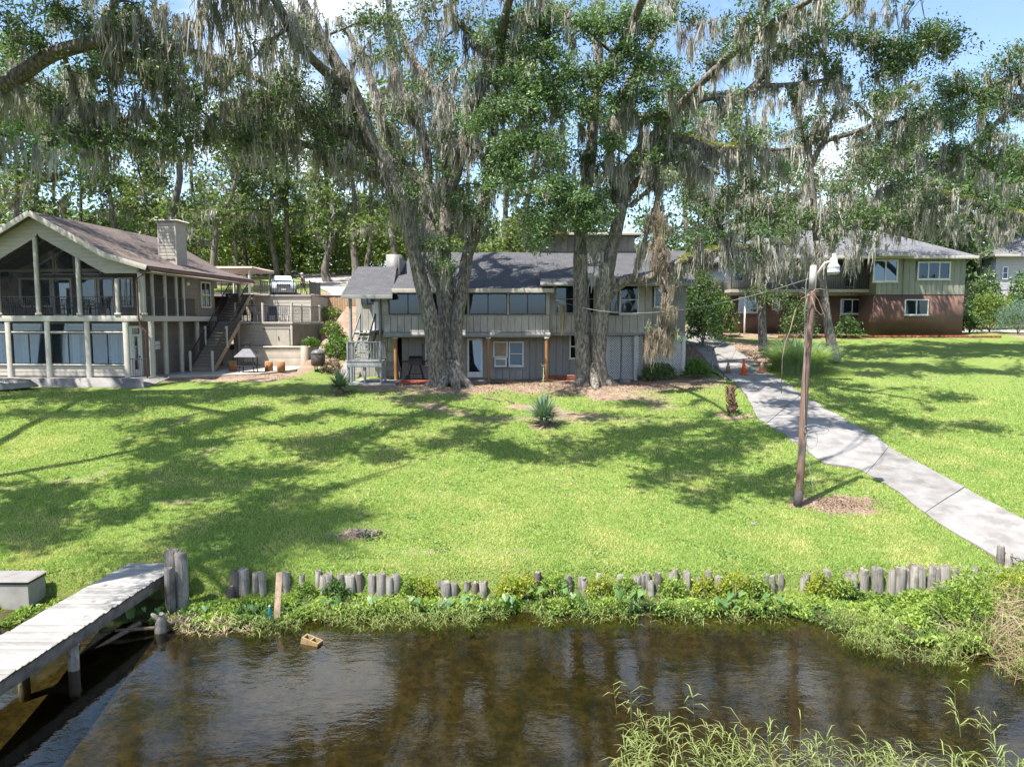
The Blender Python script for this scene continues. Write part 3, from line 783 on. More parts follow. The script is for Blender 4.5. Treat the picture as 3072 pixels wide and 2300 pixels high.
# ground platform under it and the brick paved strip
pf = thing('ground_platform', (X(1117, 37), 37, 3.55), 'low grey plank platform under the outside stair deck', 'platform')
a0, a1 = X(1047, 36.3, 1150), X(1188, 36.3, 1150)
n = 13
for i in range(n):
    box('plank', pf, a0 + (a1 - a0) * i / n + .006, a0 + (a1 - a0) * (i + 1) / n - .006, 36.2, 39.3, 3.63, 3.70, grey_wood)
box('edge_board', pf, a0, a1, 36.15, 36.195, 3.45, 3.69, grey_wood)
pv = tag(sheet('brick_paving', [(X(1190, 37), 36.6), (X(1300, 37), 36.7), (X(1300, 37), 39.9), (X(1190, 37), 39.9)], mortar, 4, .012), kind='structure')
yb = 36.72
r = 0
while yb < 39.8:
    xb = X(1192, 37) - (.11 if r % 2 else 0)
    while xb < X(1298, 37):
        box('paver', pv, max(xb, X(1191, 37)) + .006, xb + .214, yb, yb + .1, 3.60, 3.665, brick_red); xb += .22
    yb += .108; r += 1

# ================================================================== BEIGE LAKE HOUSE (left), local frame: x along its front, y into its depth, z=0 its slab
a = math.atan((1670 - 1536) / F)
AP = U(87, 633, 35.5)
LO = Vector((AP.x, 35.5, 4.02))
FR[0] = Matrix.Translation(LO) @ Matrix.Rotation(-a, 4, 'Z')
LH = thing('gabled_house', (0, 5, 0), 'beige gabled house with a screened porch and brown shingle roof', 'house', framed=True)
HW, EV = 5.12, 5.85                     # half width of walls and of eaves
za_, zk, ze_ = AP.z - LO.z, U(326, 762, 35.5).z - LO.z, U(451, 798, 35.5).z - LO.z
xk = 3.8; LEN = 12.4
zfl, zfl0 = Z(947, 36) - LO.z, Z(964, 36) - LO.z
def roof_z(x):
    x = abs(x); return za_ + (zk - za_) * x / xk if x < xk else zk + (ze_ - zk) * (x - xk) / (EV - xk)
for s in (1, -1):
    for (x0, z0, x1, z1) in ((EV, ze_, xk, zk), (xk, zk, 0, za_)):
        V = [(s * x0, 0, z0), (s * x1, 0, z1), (s * x1, LEN, z1), (s * x0, LEN, z0)]
        V += [(v_[0], v_[1], v_[2] - .1) for v_ in V]
        Fc = [(0, 1, 2, 3), (7, 6, 5, 4), (0, 4, 5, 1), (1, 5, 6, 2), (2, 6, 7, 3), (3, 7, 4, 0)]
        if s > 0: Fc = [tuple(reversed(f)) for f in Fc]
        rf = mesh('roof', V, Fc, shingle_brown, LH)
        bar('bargeboard', rf, (s * x0, -.03, z0 - .1), (s * x1, -.03, z1 - .1), .05, .26, beige_trim)
    gut = box('gutter', LH, s * EV - .07, s * EV + .07, .1, LEN, ze_ - .24, ze_ - .1, gutter_m)
    box('soffit', LH, min(s * HW, s * EV), max(s * HW, s * EV), .35, LEN - .2, ze_ - .30, ze_ - .245, beige_trim)
# gable cladding: courses following the rake, above the tall screens
YF = 0.5
gz_in = lambda x: roof_z(x) - .62 if abs(x) < 4.0 else roof_z(x) - .5
def gable_band():
    h = .2; z = ze_ - .35
    while z < za_ - .15:
        for s in (1, -1):
            # outer x where roof underside = z, inner x where screen head = z
            xs = np.linspace(0, EV - .1, 200); ro = np.array([roof_z(k) - .12 for k in xs]); ri = np.array([roof_z(k) - 1.15 for k in xs])
            o1 = xs[ro >= z + h]; xo1 = o1.max() if len(o1) else 0
            o0 = xs[ro >= z]; xo0 = o0.max() if len(o0) else 0
            i0 = xs[ri >= z]; xi0 = i0.max() if len(i0) else 0
            i1 = xs[ri >= z + h]; xi1 = i1.max() if len(i1) else 0
            if z < ze_ - .12: xo0 = xo1 = HW + .05
            if xo0 - xi0 < .05: continue
            V = [(s * xi0, YF - .04, z + .008), (s * xo0, YF - .04, z + .008), (s * xo1, YF - .025, z + h), (s * xi1, YF - .025, z + h)]
            V += [(p[0], YF, p[2]) for p in V]
            Fc = [(0, 1, 2, 3), (7, 6, 5, 4), (0, 4, 5, 1), (1, 5, 6, 2), (2, 6, 7, 3), (3, 7, 4, 0)]
            mesh('clapboard', V, Fc, beige_siding, LH)
        z += h
gable_band()
# side and rear walls; porch room behind the screens
YB = 4.6
YE = 8.3                               # the rooms end here; the roof runs on over the stair
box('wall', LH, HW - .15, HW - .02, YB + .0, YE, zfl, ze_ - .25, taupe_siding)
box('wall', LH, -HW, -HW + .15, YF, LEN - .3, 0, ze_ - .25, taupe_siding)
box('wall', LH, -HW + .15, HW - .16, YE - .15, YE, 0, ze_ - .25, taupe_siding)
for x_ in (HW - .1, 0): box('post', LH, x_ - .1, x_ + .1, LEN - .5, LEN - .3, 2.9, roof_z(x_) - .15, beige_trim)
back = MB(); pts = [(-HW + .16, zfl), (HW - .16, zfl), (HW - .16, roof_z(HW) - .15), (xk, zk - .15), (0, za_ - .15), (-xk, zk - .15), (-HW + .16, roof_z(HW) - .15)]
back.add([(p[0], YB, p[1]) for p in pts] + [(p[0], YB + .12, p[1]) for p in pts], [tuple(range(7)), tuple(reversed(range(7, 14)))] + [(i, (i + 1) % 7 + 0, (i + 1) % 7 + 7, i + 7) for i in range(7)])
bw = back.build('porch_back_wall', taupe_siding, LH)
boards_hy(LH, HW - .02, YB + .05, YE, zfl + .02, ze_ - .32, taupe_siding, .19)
box('porch_floor', LH, -HW, HW, YF - .02, YE, zfl0 + .02, zfl - .03, beige_trim)
box('floor_band', LH, -HW - .05, HW + .12, YF - .08, YF - .022, zfl0, zfl, beige_trim)
box('floor_band', LH, HW + .03, HW + .1, YF - .02, YE, zfl0, zfl, beige_trim)
def lx(px, y, py=1000):
    """photo column -> local x on a plane at depth y of this house"""
    d = (px - 1536) / F; v = -(py - 1150) / F
    ca, sa = math.cos(a), math.sin(a)
    k = d / (CT + v * ST)
    # (LO.x + ca x + sa y) = k (LO.y - sa x + ca y)
    return (k * (LO.y + ca * y) - LO.x - sa * y) / (ca + k * sa)
screen_m = None
def scr():
    m, nt, o = nodes('insect_screen')
    t = N(nt, 'ShaderNodeBsdfTransparent'); d = N(nt, 'ShaderNodeBsdfDiffuse'); d.inputs[0].default_value = (.05, .05, .055, 1)
    s = N(nt, 'ShaderNodeMixShader'); s.inputs[0].default_value = .70
    nt.links.new(d.outputs[0], s.inputs[1]); nt.links.new(t.outputs[0], s.inputs[2]); nt.links.new(s.outputs[0], o.inputs['Surface']); return m
screen_m = scr()
posts = [-lx(234, YF) * 1.0, lx(109, YF, 800), lx(234, YF, 800), lx(350, YF, 830), lx(427, YF, 850)]
posts = [-posts[3], -posts[2], -posts[1] - .0] [:0] + [lx(109, YF, 800) - 2.05 * 2, lx(109, YF, 800) - 2.1, lx(109, YF, 800), lx(234, YF, 800), lx(350, YF, 830), lx(427, YF, 850)]
for i, x in enumerate(posts):
    top = roof_z(x) - 1.13 if i not in (5,) else ze_ - .36
    p_ = box('post', LH, x - .09, x + .09, YF - .07, YF + .11, zfl + .003, top, beige_trim)
    box('post_base', p_, x - .13, x + .13, YF - .12, YF + .15, zfl + .004, zfl + .14, beige_trim)
for x0, x1 in zip(posts[:-1], posts[1:]):
    xs = [x0 + .09 + (x1 - x0 - .18) * k / 4 for k in range(5)]
    tops = [roof_z(k) - 1.16 for k in xs]
    V = [(k, YF + .02, zfl + .05) for k in xs] + [(k, YF + .02, t_) for k, t_ in zip(xs, tops)]
    mesh('insect_screen', V, [(i, i + 1, i + 6, i + 5) for i in range(4)], screen_m, LH)
    railing(LH, (x0 + .09, YF + .06, zfl), (x1 - .09, YF + .06, zfl), .95, iron, gap=.11, r=.008)
# french doors and windows in the porch back wall
fdoors = [(60, 158, 'w'), (160, 218, 'd'), (242, 292, 'd'), (296, 345, 'd'), (358, 402, 'w')]
for p0, p1, k in fdoors:
    x0, x1 = lx(p0, YB, 880), lx(p1, YB, 880)
    z0 = zfl + .02 if k == 'd' else zfl + .5
    window(LH, x0, x1, z0, zfl + 2.15, YB - .005, white_frame, pane_gloss, 1 if k == 'd' else 2, 1 if k == 'd' else 1, .11, name='french_door' if k == 'd' else 'window')
for p0, p1 in ((118, 160), (168, 222), (242, 300)):
    x0, x1 = lx(p0, YB, 780), lx(p1, YB, 780); zt0 = zfl + 2.35; zt1 = min(roof_z(x0), roof_z(x1)) - .5
    V = [(x0, zt0), (x1, zt0), (x1, roof_z(x1) - .55), (x0, roof_z(x0) - .55)]
    w_ = MB()
    for i in range(4):
        A_, B_ = V[i], V[(i + 1) % 4]; w_.bar((A_[0], YB - .04, A_[1]), (B_[0], YB - .04, B_[1]), .06, .06)
    w_ = w_.build('gable_window', white_frame, LH)
    mesh('pane', [(p[0], YB - .02, p[1]) for p in V], [(0, 1, 2, 3)], pane_gloss, w_)
# rafters seen through the screen
for s in (1, -1):
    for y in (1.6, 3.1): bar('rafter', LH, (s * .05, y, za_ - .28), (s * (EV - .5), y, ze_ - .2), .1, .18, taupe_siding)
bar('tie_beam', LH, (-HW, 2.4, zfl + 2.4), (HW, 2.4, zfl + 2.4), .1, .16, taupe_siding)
# lower floor: posts, transoms, big panes, siding panels
lp = [lx(-205, YF), lx(-90, YF), lx(28, YF, 1040), lx(146, YF, 1040), lx(265, YF, 1040), lx(380, YF, 1040)]
zt0, zt1 = Z(994, 36) - LO.z, Z(968, 36) - LO.z
zw0, zw1 = Z(1092, 36) - LO.z, Z(999, 36) - LO.z
for x in lp: box('post', LH, x - .13, x + .13, YF - .06, YF + .12, .02, zfl0 - .003, beige_trim)
for x0, x1 in zip(lp[:-1], lp[1:]):
    A_, B_ = x0 + .13, x1 - .13
    window(LH, A_, B_, zt0, zt1, YF + .06, dark_frame, pane_clear, 1, 1, .05, name='transom_window')
    window(LH, A_, B_, zw0, zw1, YF + .06, dark_frame, pane_clear, 2, 1, .05)
    box('rail', LH, A_, B_, YF - .02, YF + .08, zw1 + .003, zt0 - .003, beige_trim)
    box('rail', LH, A_, B_, YF - .04, YF + .09, zw0 - .07, zw0 - .003, beige_trim)
    boards_h(LH, A_, B_, .06, zw0 - .08, YF + .05, beige_siding, .2)
    for f0, f1 in ((.08, .34), (.42, .62), (.74, .93)):
        if (hash((round(x0, 2), f0)) % 5) != 0: box('curtain', LH, A_ + (B_ - A_) * f0, A_ + (B_ - A_) * f1, YF + .5, YF + .53, .1, zt0, M('sunroom_curtain', (.72, .73, .73), (.42, .45, .48), 14, stretch=(3, 3, .05), vary=.3))
box('sunroom_back_wall', LH, -HW + .16, lp[-1], 4.0, 4.1, 0, zfl0, M('pale_plaster', (.26, .30, .35), (.18, .21, .25), 1.2, vary=0))
box('sunroom_side_wall', LH, lp[-1] - .1, lp[-1] + .1, YF + .15, YE - .2, 0, zfl0 - .003, taupe_siding)
boards_hy(LH, lp[-1] + .1, YF + .16, YE - .2, .04, zfl0 - .01, taupe_siding, .19)
box('slab', LH, -HW - .4, HW + .4, -.15, YE + .1, -.9, .02, concrete)
# entry door and notice on the side wall of the sunroom
def ly(px_, x_, py_=1050):
    """depth along a wall at local x that falls on a photo column"""
    ys = np.linspace(0, 12, 600); return float(ys[np.argmin(np.abs(np.array([lx(px_, k_, py_) for k_ in ys]) - x_))])
sxw = lp[-1] + .135
e0, e1 = ly(390, sxw), ly(424, sxw)
fr_ = MB().box(sxw, sxw + .06, e0, e0 + .16, .05, 2.62).box(sxw, sxw + .06, e1 - .16, e1, .05, 2.62).box(sxw, sxw + .06, e0 + .16, e1 - .16, 2.5, 2.62).box(sxw, sxw + .06, e0 + .16, e1 - .16, 2.08, 2.2).build('door', white_frame, LH)
box('pane', fr_, sxw + .01, sxw + .02, e0 + .16, e1 - .16, 2.2, 2.5, pane_gloss); box('pane', fr_, sxw + .01, sxw + .02, e0 + .34, e1 - .34, .4, 2.0, pane_gloss)
MB().box(sxw, sxw + .045, e0 + .16, e0 + .34, .05, 2.08).box(sxw, sxw + .045, e1 - .34, e1 - .16, .05, 2.08).box(sxw, sxw + .045, e0 + .34, e1 - .34, .05, .4).build('door_leaf', white_frame, fr_)
box('handle', fr_, sxw + .046, sxw + .1, e1 - .3, e1 - .24, 1.0, 1.08, iron)
railing(LH, (lp[-1] + .15, YF + .02, .02), (lx(452, YF, 1080), YF + .02, .02), .95, iron, gap=.11, r=.009)
box('post', LH, lx(455, YF, 1050) - .1, lx(455, YF, 1050) + .1, YF - .05, YF + .15, .02, zfl0 - .003, beige_trim)
# right side: upper screened bays, then clapboard wall with a window; lower open storey on posts
yb_ = [YF + .02, 1.6, 2.8, 3.9, YB + .05]
for y in yb_: box('post', LH, HW - .03, HW + .1, y - .06, y + .06, zfl + .003, ze_ - .3, beige_trim)
for y0, y1 in zip(yb_[:-1], yb_[1:]):
    mesh('insect_screen', [(HW + .02, y0 + .06, zfl), (HW + .02, y1 - .06, zfl), (HW + .02, y1 - .06, ze_ - .3), (HW + .02, y0 + .06, ze_ - .3)], [(0, 1, 2, 3)], screen_m, LH)
railing(LH, (HW + .07, YF, zfl), (HW + .07, 5.9, zfl), .95, iron, gap=.11, r=.008)
wd = MB(); wy0, wy1 = 6.55, 7.75
wd.box(HW + .02, HW + .09, wy0, wy0 + .1, zfl + .5, zfl + 2.05).box(HW + .02, HW + .09, wy1 - .1, wy1, zfl + .5, zfl + 2.05).box(HW + .02, HW + .09, wy0 + .1, wy1 - .1, zfl + .5, zfl + .6).box(HW + .02, HW + .09, wy0 + .1, wy1 - .1, zfl + 1.95, zfl + 2.05).box(HW + .02, HW + .085, wy0 + .1, wy1 - .1, zfl + 1.22, zfl + 1.3).box(HW + .02, HW + .08, (wy0 + wy1) / 2 - .03, (wy0 + wy1) / 2 + .03, zfl + .6, zfl + 1.95)
wd = wd.build('window', beige_trim, LH)
box('pane', wd, HW + .03, HW + .04, wy0 + .1, wy1 - .1, zfl + .6, zfl + 1.95, pane_gloss)
bulb = MB().lathe((HW + .12, 5.0, ze_ - .75), [(.02, 0), (.1, .05), (.12, .14), (.06, .22)], 10).build('porch_light', white_frame, LH, True)
for y in (2.9, 4.5, 6.3, YE - .1): box('post', LH, HW - .22, HW - .02, y - .1, y + .1, .02, zfl0 - .003, beige_trim)
boards_h(LH, lp[-1] + .15, HW - .0, .1, zfl0, YE - .16, taupe_siding, .19)
dp = MB().tube([(EV, .12, ze_ - .2), (EV - .3, .2, ze_ - .42), (HW + .02, .3, ze_ - .62), (HW + .02, .32, .4 + zfl0 - .2), (HW + .15, .3, zfl0 - .3), (HW + .38, .3, zfl0 - .5), (HW + .38, .3, .15), (HW + .5, .05, .1)], .05, 8).build('downpipe', gutter_m, LH)
n0, n1 = ly(466, sxw), ly(480, sxw)
for zq in (1.35, 1.58): box('notice', LH, sxw, sxw + .015, n0, n1, zq, zq + .2, white_frame)
# chimney
chx, chy = 3.55, 6.1
ch = MB().box(chx - .55, chx + .55, chy, chy + 1.1, roof_z(chx) - .6, Z(662, 41) - LO.z).build('chimney', beige_siding, LH)
zc = Z(662, 41) - LO.z
k = roof_z(chx) + .1
while k < zc - .1:
    box('clapboard', ch, chx - .47, chx + .47, chy - .03, chy - .003, k, k + .17, beige_siding); k += .19
for s in (-.55, .47): box('corner_board', ch, chx + s, chx + s + .08, chy - .035, chy - .002, roof_z(chx) - .3, zc, beige_trim)
box('chimney_cap', ch, chx - .68, chx + .68, chy - .13, chy + 1.23, zc + .002, zc + .1, beige_trim)
box('flue', ch, chx - .3, chx + .3, chy + .3, chy + .8, zc + .1, zc + .28, iron)
# porch furniture seen through the screens
def chair(x, y, z, rot, mat, lab, cush=None, nm='porch_chair'):
    M0 = FR[0].copy(); FR[0] = M0 @ Matrix.Translation((x, y, z)) @ Matrix.Rotation(rot, 4, 'Z')
    t = thing(nm, (0, 0, 0), lab, 'chair', 'chairs on the screened porch', framed=True)
    for sx in (-.27, .27):
        box('leg', t, sx - .025, sx + .025, -.28, -.23, 0, .62, mat); box('leg', t, sx - .025, sx + .025, .23, .28, 0, .42, mat)
        box('armrest', t, sx - .04, sx + .04, -.3, .26, .62, .66, mat)
    box('seat', t, -.27, .27, -.27, .27, .40, .46, cush or mat)
    mb = MB()
    for k in range(7): mb.bar((-.24 + k * .08, .26, .46), (-.24 + k * .08, .38, 1.0), .02, .02)
    mb.bar((-.28, .38, 1.0), (.28, .38, 1.0), .04, .04); mb.bar((-.28, .32, .72), (.28, .32, .72), .02, .02)
    mb.build('backrest', mat, t)
    if cush: box('cushion', t, -.24, .24, .2, .28, .48, .95, cush)
    FR[0] = M0
teal = M('teal_cushion', (.10, .24, .27), (.07, .17, .2), 5, vary=0)
for i, (x, c, lb) in enumerate(((lx(18, 2.2, 910), None, 'black iron porch chair at the left edge of the photo'), (lx(55, 1.8, 910), None, 'black iron porch chair left of the tall centre post'), (lx(128, 2.4, 910), None, 'black porch chair just right of the tall centre post'), (lx(226, 2.2, 910), teal, 'teal cushioned porch chair beside the second tall post'), (lx(300, 2.0, 910), teal, 'teal cushioned porch chair in front of the french doors'))):
    chair(x, 2.2, zfl, math.pi + (i * .7 - 1), iron, lb, c)
tb = thing('porch_table', (lx(265, 2.3), 2.2, zfl), 'dark round table between the teal porch chairs', 'table', framed=True)
MB().lathe((lx(265, 2.3), 2.0, zfl), [(.45, .68), (.45, .72), (.02, .72)], 20).build('tabletop', iron, tb)
MB().cyl((lx(265, 2.3), 2.0, zfl), (lx(265, 2.3), 2.0, zfl + .68), .04).build('leg', iron, tb)
for i, (px_, lb) in enumerate(((98, 'dark wicker sunroom chair behind the lower left pane'), (252, 'brown sunroom chair behind the middle lower pane'), (345, 'brown sunroom bench behind the right lower pane'))):
    chair(lx(px_, 1.5, 1085), 1.6, .03, .5 * i + 2.6, M('dark_wicker', (.06, .04, .03), (.1, .06, .04), 20), lb, nm='sunroom_chair')
FR[0] = Matrix.Identity(4)
# ================================================================== TERRACES AND STAIR beside the beige house
block_m = M('painted_block', (0.50, 0.435, 0.36), (0.42, 0.365, 0.30), 2, rough=.85, bmp=.15, vary=.08, c3=(.36, .325, .285), s3=.8)
TR = thing('lower_terrace', (-16, 46, 4.0), 'tan two-tier terrace wall with a storage cupboard and railed deck', 'terrace')
y1, y0 = 46.0, 44.6
ta, tb_ = X(669, y0, 1075), X(924, y0, 1075)
zlow, zdk = Z(1042, y0), Z(965, y1)
def blockwall(par, x0, x1, y, z0, z1, bw=1.25, bh=.42, t=.05):
    r = 0; z = z0
    while z < z1 - .02:
        h = min(bh, z1 - z); xk = x0 - (bw / 2 if r % 2 else 0)
        while xk < x1:
            A, B = max(xk, x0), min(xk + bw, x1)
            if B - A > .05: box('wall_block', par, A + .004, B - .004, y - t, y, z + .004, z + h - .004, block_m)
            xk += bw
        z += h; r += 1
box('lower_wall', TR, ta, tb_, y0, y1 + 3, 3.7, zlow - .02, block_m)
blockwall(TR, ta, X(905, y0, 1075), y0, 3.7, zlow - .02)
box('coping', TR, ta - .05, tb_ + .06, y0 - .1, y0 + .35, zlow - .018, zlow + .07, block_m)
box('pillar', TR, X(905, y0, 1075), tb_ + .04, y0 - .14, y0 + .25, 3.7, zlow + .1, block_m)
box('return_wall', TR, tb_ - .2, tb_ + .02, y0 + .26, 49.6, 3.7, zlow + .05, block_m)
ua, ub = X(700, y1, 1000), X(877, y1, 1000)
box('upper_wall', TR, ua, ub, y1, 51.5, zlow - .3, zdk - .14, block_m)
boards_h(TR, ua, X(793, y1, 1010) - .03, zlow + .08, zdk - .16, y1, beige_siding, .24)
boards_h(TR, X(793, y1, 1010) - .03, ub, Z(987, y1), zdk - .16, y1, beige_siding, .24)
for a_, b_ in ((793, 831), (831.6, 869)):
    d_ = box('cupboard_door', TR, X(a_, y1, 1010), X(b_, y1, 1010), y1 - .06, y1 - .01, Z(1038, y1), Z(989, y1), beige_siding)
    if a_ == 793: box('handle', d_, X(836, y1, 1015), X(838, y1, 1015), y1 - .1, y1 - .06, Z(1019, y1), Z(1009, y1), iron)
box('cupboard_frame', TR, X(790, y1, 1010), X(871, y1, 1010), y1 - .05, y1 - .001, Z(988, y1), Z(985.5, y1), iron)
box('corner_board', TR, ub - .1, ub + .02, y1 - .07, y1 - .034, zlow + .1, zdk - .16, beige_trim)
# angled right side of the terrace
q2 = Vector((X(958, 49), 49.2, 0))
def vwall(name, par, p, q, z0, z1, t, mat):
    p = Vector((p[0], p[1], (z0 + z1) / 2)); q = Vector((q[0], q[1], (z0 + z1) / 2)); return bar(name, par, p, q, t, z1 - z0, mat)
vwall('side_wall', TR, (ub + .02, y1 + .05), q2, 4.6, zdk - .14, .1, taupe_siding)
V = [(ua - .1, y1 - .1), (ub + .06, y1 - .1), (q2.x + .05, q2.y), (q2.x - .3, 51.3), (ua - .1, 51.3)]
mesh('deck', [(p[0], p[1], zdk - .13) for p in V] + [(p[0], p[1], zdk) for p in V], [tuple(reversed(range(5))), tuple(range(5, 10))] + [(i, (i + 1) % 5, (i + 1) % 5 + 5, i + 5) for i in range(5)], beige_trim, TR)
for p in (890, 1170, 1460):
    xx = X(440 + p * .2984, y1, 940); b0 = box('rail_post', TR, xx - .07, xx + .07, y1 - .08, y1 + .06, zdk + .002, zdk + 1.22, beige_trim)
rx0, rx1 = X(705, y1, 940), X(875, y1, 940)
railing(TR, (rx0, y1 - .02, zdk), (rx1, y1 - .02, zdk), 1.02, iron, gap=.115, r=.011)
railing(TR, (rx1, y1, zdk), (q2.x, q2.y, zdk), 1.02, iron, gap=.115, r=.011, posts=4, pmat=beige_trim, pw=.12)
# upper terrace
UT = thing('upper_terrace', (-16, 52, 4.0), 'upper parking terrace with dark rail above the tan deck', 'terrace')
yu = 51.3; zu = Z(884, yu); x0u, x1u = X(690, yu, 890), X(932, yu, 890)
box('retaining_wall', UT, x0u, x1u, yu, 56, 5.5, zu - .12, block_m)
boards_h(UT, x0u, x1u, zdk + .02, zu - .13, yu, beige_siding, .24)
x2u = X(962, 53.5, 890)
vwall('side_wall', UT, (x1u + .02, yu + .05), (x2u, 57.5), 5.5, zu - .1, .12, block_m)
V = [(X(655, yu), yu - .12), (x1u + .05, yu - .12), (x2u + .1, 57.5), (-9.5, 62), (-30, 62), (-27, yu - .1)]
mesh('apron', [(p[0], p[1], zu - .12 + max(0, p[1] - 54) * .05) for p in V] + [(p[0], p[1], zu + max(0, p[1] - 54) * .05) for p in V], [tuple(reversed(range(6))), tuple(range(6, 12))] + [(i, (i + 1) % 6, (i + 1) % 6 + 6, i + 6) for i in range(6)], drivemat, UT)
railing(UT, (X(782, yu, 860), yu, zu), (X(929, yu, 860), yu, zu), .92, iron, gap=.13, r=.013, posts=4, pw=.06)
railing(UT, (X(929, yu, 860), yu + .05, zu), (X(960, 55, 860), 55, zu + .05), .92, iron, gap=.13, r=.013, posts=3, pw=.06)
railing(UT, (X(664, yu, 870), yu, zu), (X(704, yu, 870), yu, zu), .92, iron, gap=.13, r=.013, posts=2, pw=.06)
# stair in two flights
SR = thing('terrace_stair', (-17.5, 41, 4.0), 'long weathered stair with black handrails climbing beside the beige house', 'stairs')
stringer_m = M('tan_stringer', (.34, .25, .17), (.25, .18, .12), 5, vary=.05)
tread_m = M('worn_tread', (0.36, 0.335, 0.30), (0.26, 0.24, 0.215), 3, stretch=(1, 4, 4), rough=.9, bmp=.2, vary=.2)
def flight(p, q, w, n, rails=True, posts=True):
    p, q = Vector(p), Vector(q); d = (q - p); sd = Vector((d.y, -d.x, 0)).normalized()
    for i in range(n):
        c = p.lerp(q, (i + .5) / n)
        A = c - sd * w / 2; B = c + sd * w / 2
        bar('tread', SR, A, B, .30, .05, tread_m)
        bar('riser', SR, A + Vector((0, -.13, -.11)), B + Vector((0, -.13, -.11)), .02, .155, taupe_siding)
    for s in (-1, 1):
        o_ = sd * (w / 2 + .03) * s
        bar('stringer', SR, p + o_ - Vector((0, 0, .12)), q + o_ - Vector((0, 0, .12)), .05, .3, stringer_m if s > 0 else taupe_siding)
        if rails:
            mb = MB(); up = Vector((0, 0, .95)); lo_ = Vector((0, 0, .12))
            mb.bar(p + o_ + up, q + o_ + up, .05, .04); mb.bar(p + o_ + lo_, q + o_ + lo_, .035, .03)
            k = int((q - p).length / .13)
            for i in range(1, k):
                c = p.lerp(q, i / k) + o_; mb.bar(c + lo_, c + up, .018, .018)
            mb.build('handrail', iron, SR)
        if posts:
            for c in (p, p.lerp(q, .5)):
                c = c + o_; box('post', SR, c.x - .06, c.x + .06, c.y - .06, c.y + .06, c.z - .15, c.z + 1.12, beige_trim)
p0 = Vector((-17.45, 39.8, 4.1)); p1 = Vector((-17.35, 43.7, zdk))
flight(p0, p1, 1.2, 15)
box('landing', SR, -19.0, -16.8, 43.85, 46.9, zdk - .14, zdk + .002, tread_m)
p2 = Vector((-18.25, 45.6, zdk + .12)); p3 = Vector((-18.15, 47.9, zu - .1))
flight(p2, p3, 1.15, 10, rails=False, posts=False)
box('landing', SR, -19.3, -17.4, 48.05, 51.35, zu - .16, zu - .02, tread_m)
for x_ in (-19.2, -17.5): box('post', SR, x_ - .08, x_ + .08, 48.1, 48.26, 4.0, zu - .165, taupe_siding)
for x_ in (-18.9, -16.95): box('post', SR, x_ - .08, x_ + .08, 43.9, 44.06, 4.0, zdk - .145, taupe_siding)
for s in (-1, 1):
    o_ = Vector((.61 * s, 0, 0)); mb = MB()
    mb.bar(p2 + o_ + Vector((0, 0, .95)), p3 + o_ + Vector((0, 0, .95)), .05, .04); mb.bar(p2 + o_ + Vector((0, 0, .1)), p3 + o_ + Vector((0, 0, .1)), .035, .03)
    for i in range(1, 22):
        c = p2.lerp(p3, i / 22) + o_; mb.bar(c + Vector((0, 0, .1)), c + Vector((0, 0, .95)), .018, .018)
    mb.build('handrail', iron, SR)
railing(SR, (-17.42, 48.1, zu), (-17.42, 51.2, zu), .92, iron, gap=.13, r=.013)
# patio slab at its foot
pt = MB()
V = [(X(455, 37.5), 37.2), (X(640, 37.7), 37.7), (X(770, 38.4), 38.6), (X(900, 43), 42.0), (X(905, 44.6), 44.6), (X(640, 44.6), 44.9), (X(560, 47), 47.5), (X(455, 47), 47.5)]
mesh('patio', [(p[0], p[1], 3.75) for p in V] + [(p[0], p[1], 4.03) for p in V], [tuple(reversed(range(8))), tuple(range(8, 16))] + [(i, (i + 1) % 8, (i + 1) % 8 + 8, i + 8) for i in range(8)], M('patio_concrete', (.41, .375, .335), (.33, .30, .27), 1.5, rough=.9, bmp=.15, vary=0, c3=(.31, .28, .25), s3=.6))['kind'] = 'structure'
# flat canopy roof behind the house
CP = thing('carport', (X(720, 55), 55, 8.8), 'flat tan canopy roof on posts behind the beige house', 'carport')
box('roof', CP, X(640, 55, 805), X(770, 55, 805), 54, 59, Z(812, 55), Z(802, 55), M('tan_metal_roof', (.42, .33, .28), (.36, .28, .24), 3, vary=0))
for p in (650, 765):
    for y in (54.2, 58.8): box('post', CP, X(p, 55) - .07, X(p, 55) + .07, y - .07, y + .07, zu, Z(812, 55) - .003, beige_trim)
# deck furniture
white_m = M('white_plastic', (.70, .70, .70), (.6, .6, .6), 6, rough=.45, vary=0)
def deckchair(px_, mat, lab, rot):
    c = Vector((X(px_, 47.5, 950), 47.6, zdk)); FR[0] = Matrix.Translation(c) @ Matrix.Rotation(rot, 4, 'Z')
    t = thing('deck_chair', (0, 0, 0), lab, 'chair', 'chairs on the tan deck', framed=True)
    for sx in (-.27, .27):
        for sy in (-.25, .25): box('leg', t, sx - .025, sx + .025, sy - .025, sy + .025, 0, .42, mat)
        box('armrest', t, sx - .04, sx + .04, -.28, .28, .6, .63, mat); box('arm_post', t, sx - .02, sx + .02, -.27, -.23, .44, .6, mat)
    box('seat', t, -.28, .28, -.28, .28, .42, .46, mat)
    bar('backrest', t, (0, .27, .46), (0, .4, 1.0), .54, .04, mat)
    FR[0] = Matrix.Identity(4)
deckchair(735, iron, 'black deck chair behind the first rail panel of the tan deck', 3.0)
deckchair(775, white_m, 'white deck chair behind the first rail panel of the tan deck', 2.4)
deckchair(815, M('navy_fabric', (.02, .025, .06), None, 5, vary=0), 'navy deck chair behind the middle of the deck rail', 3.6)
deckchair(850, white_m, 'white folding deck chair near the deck corner post', 3.3)

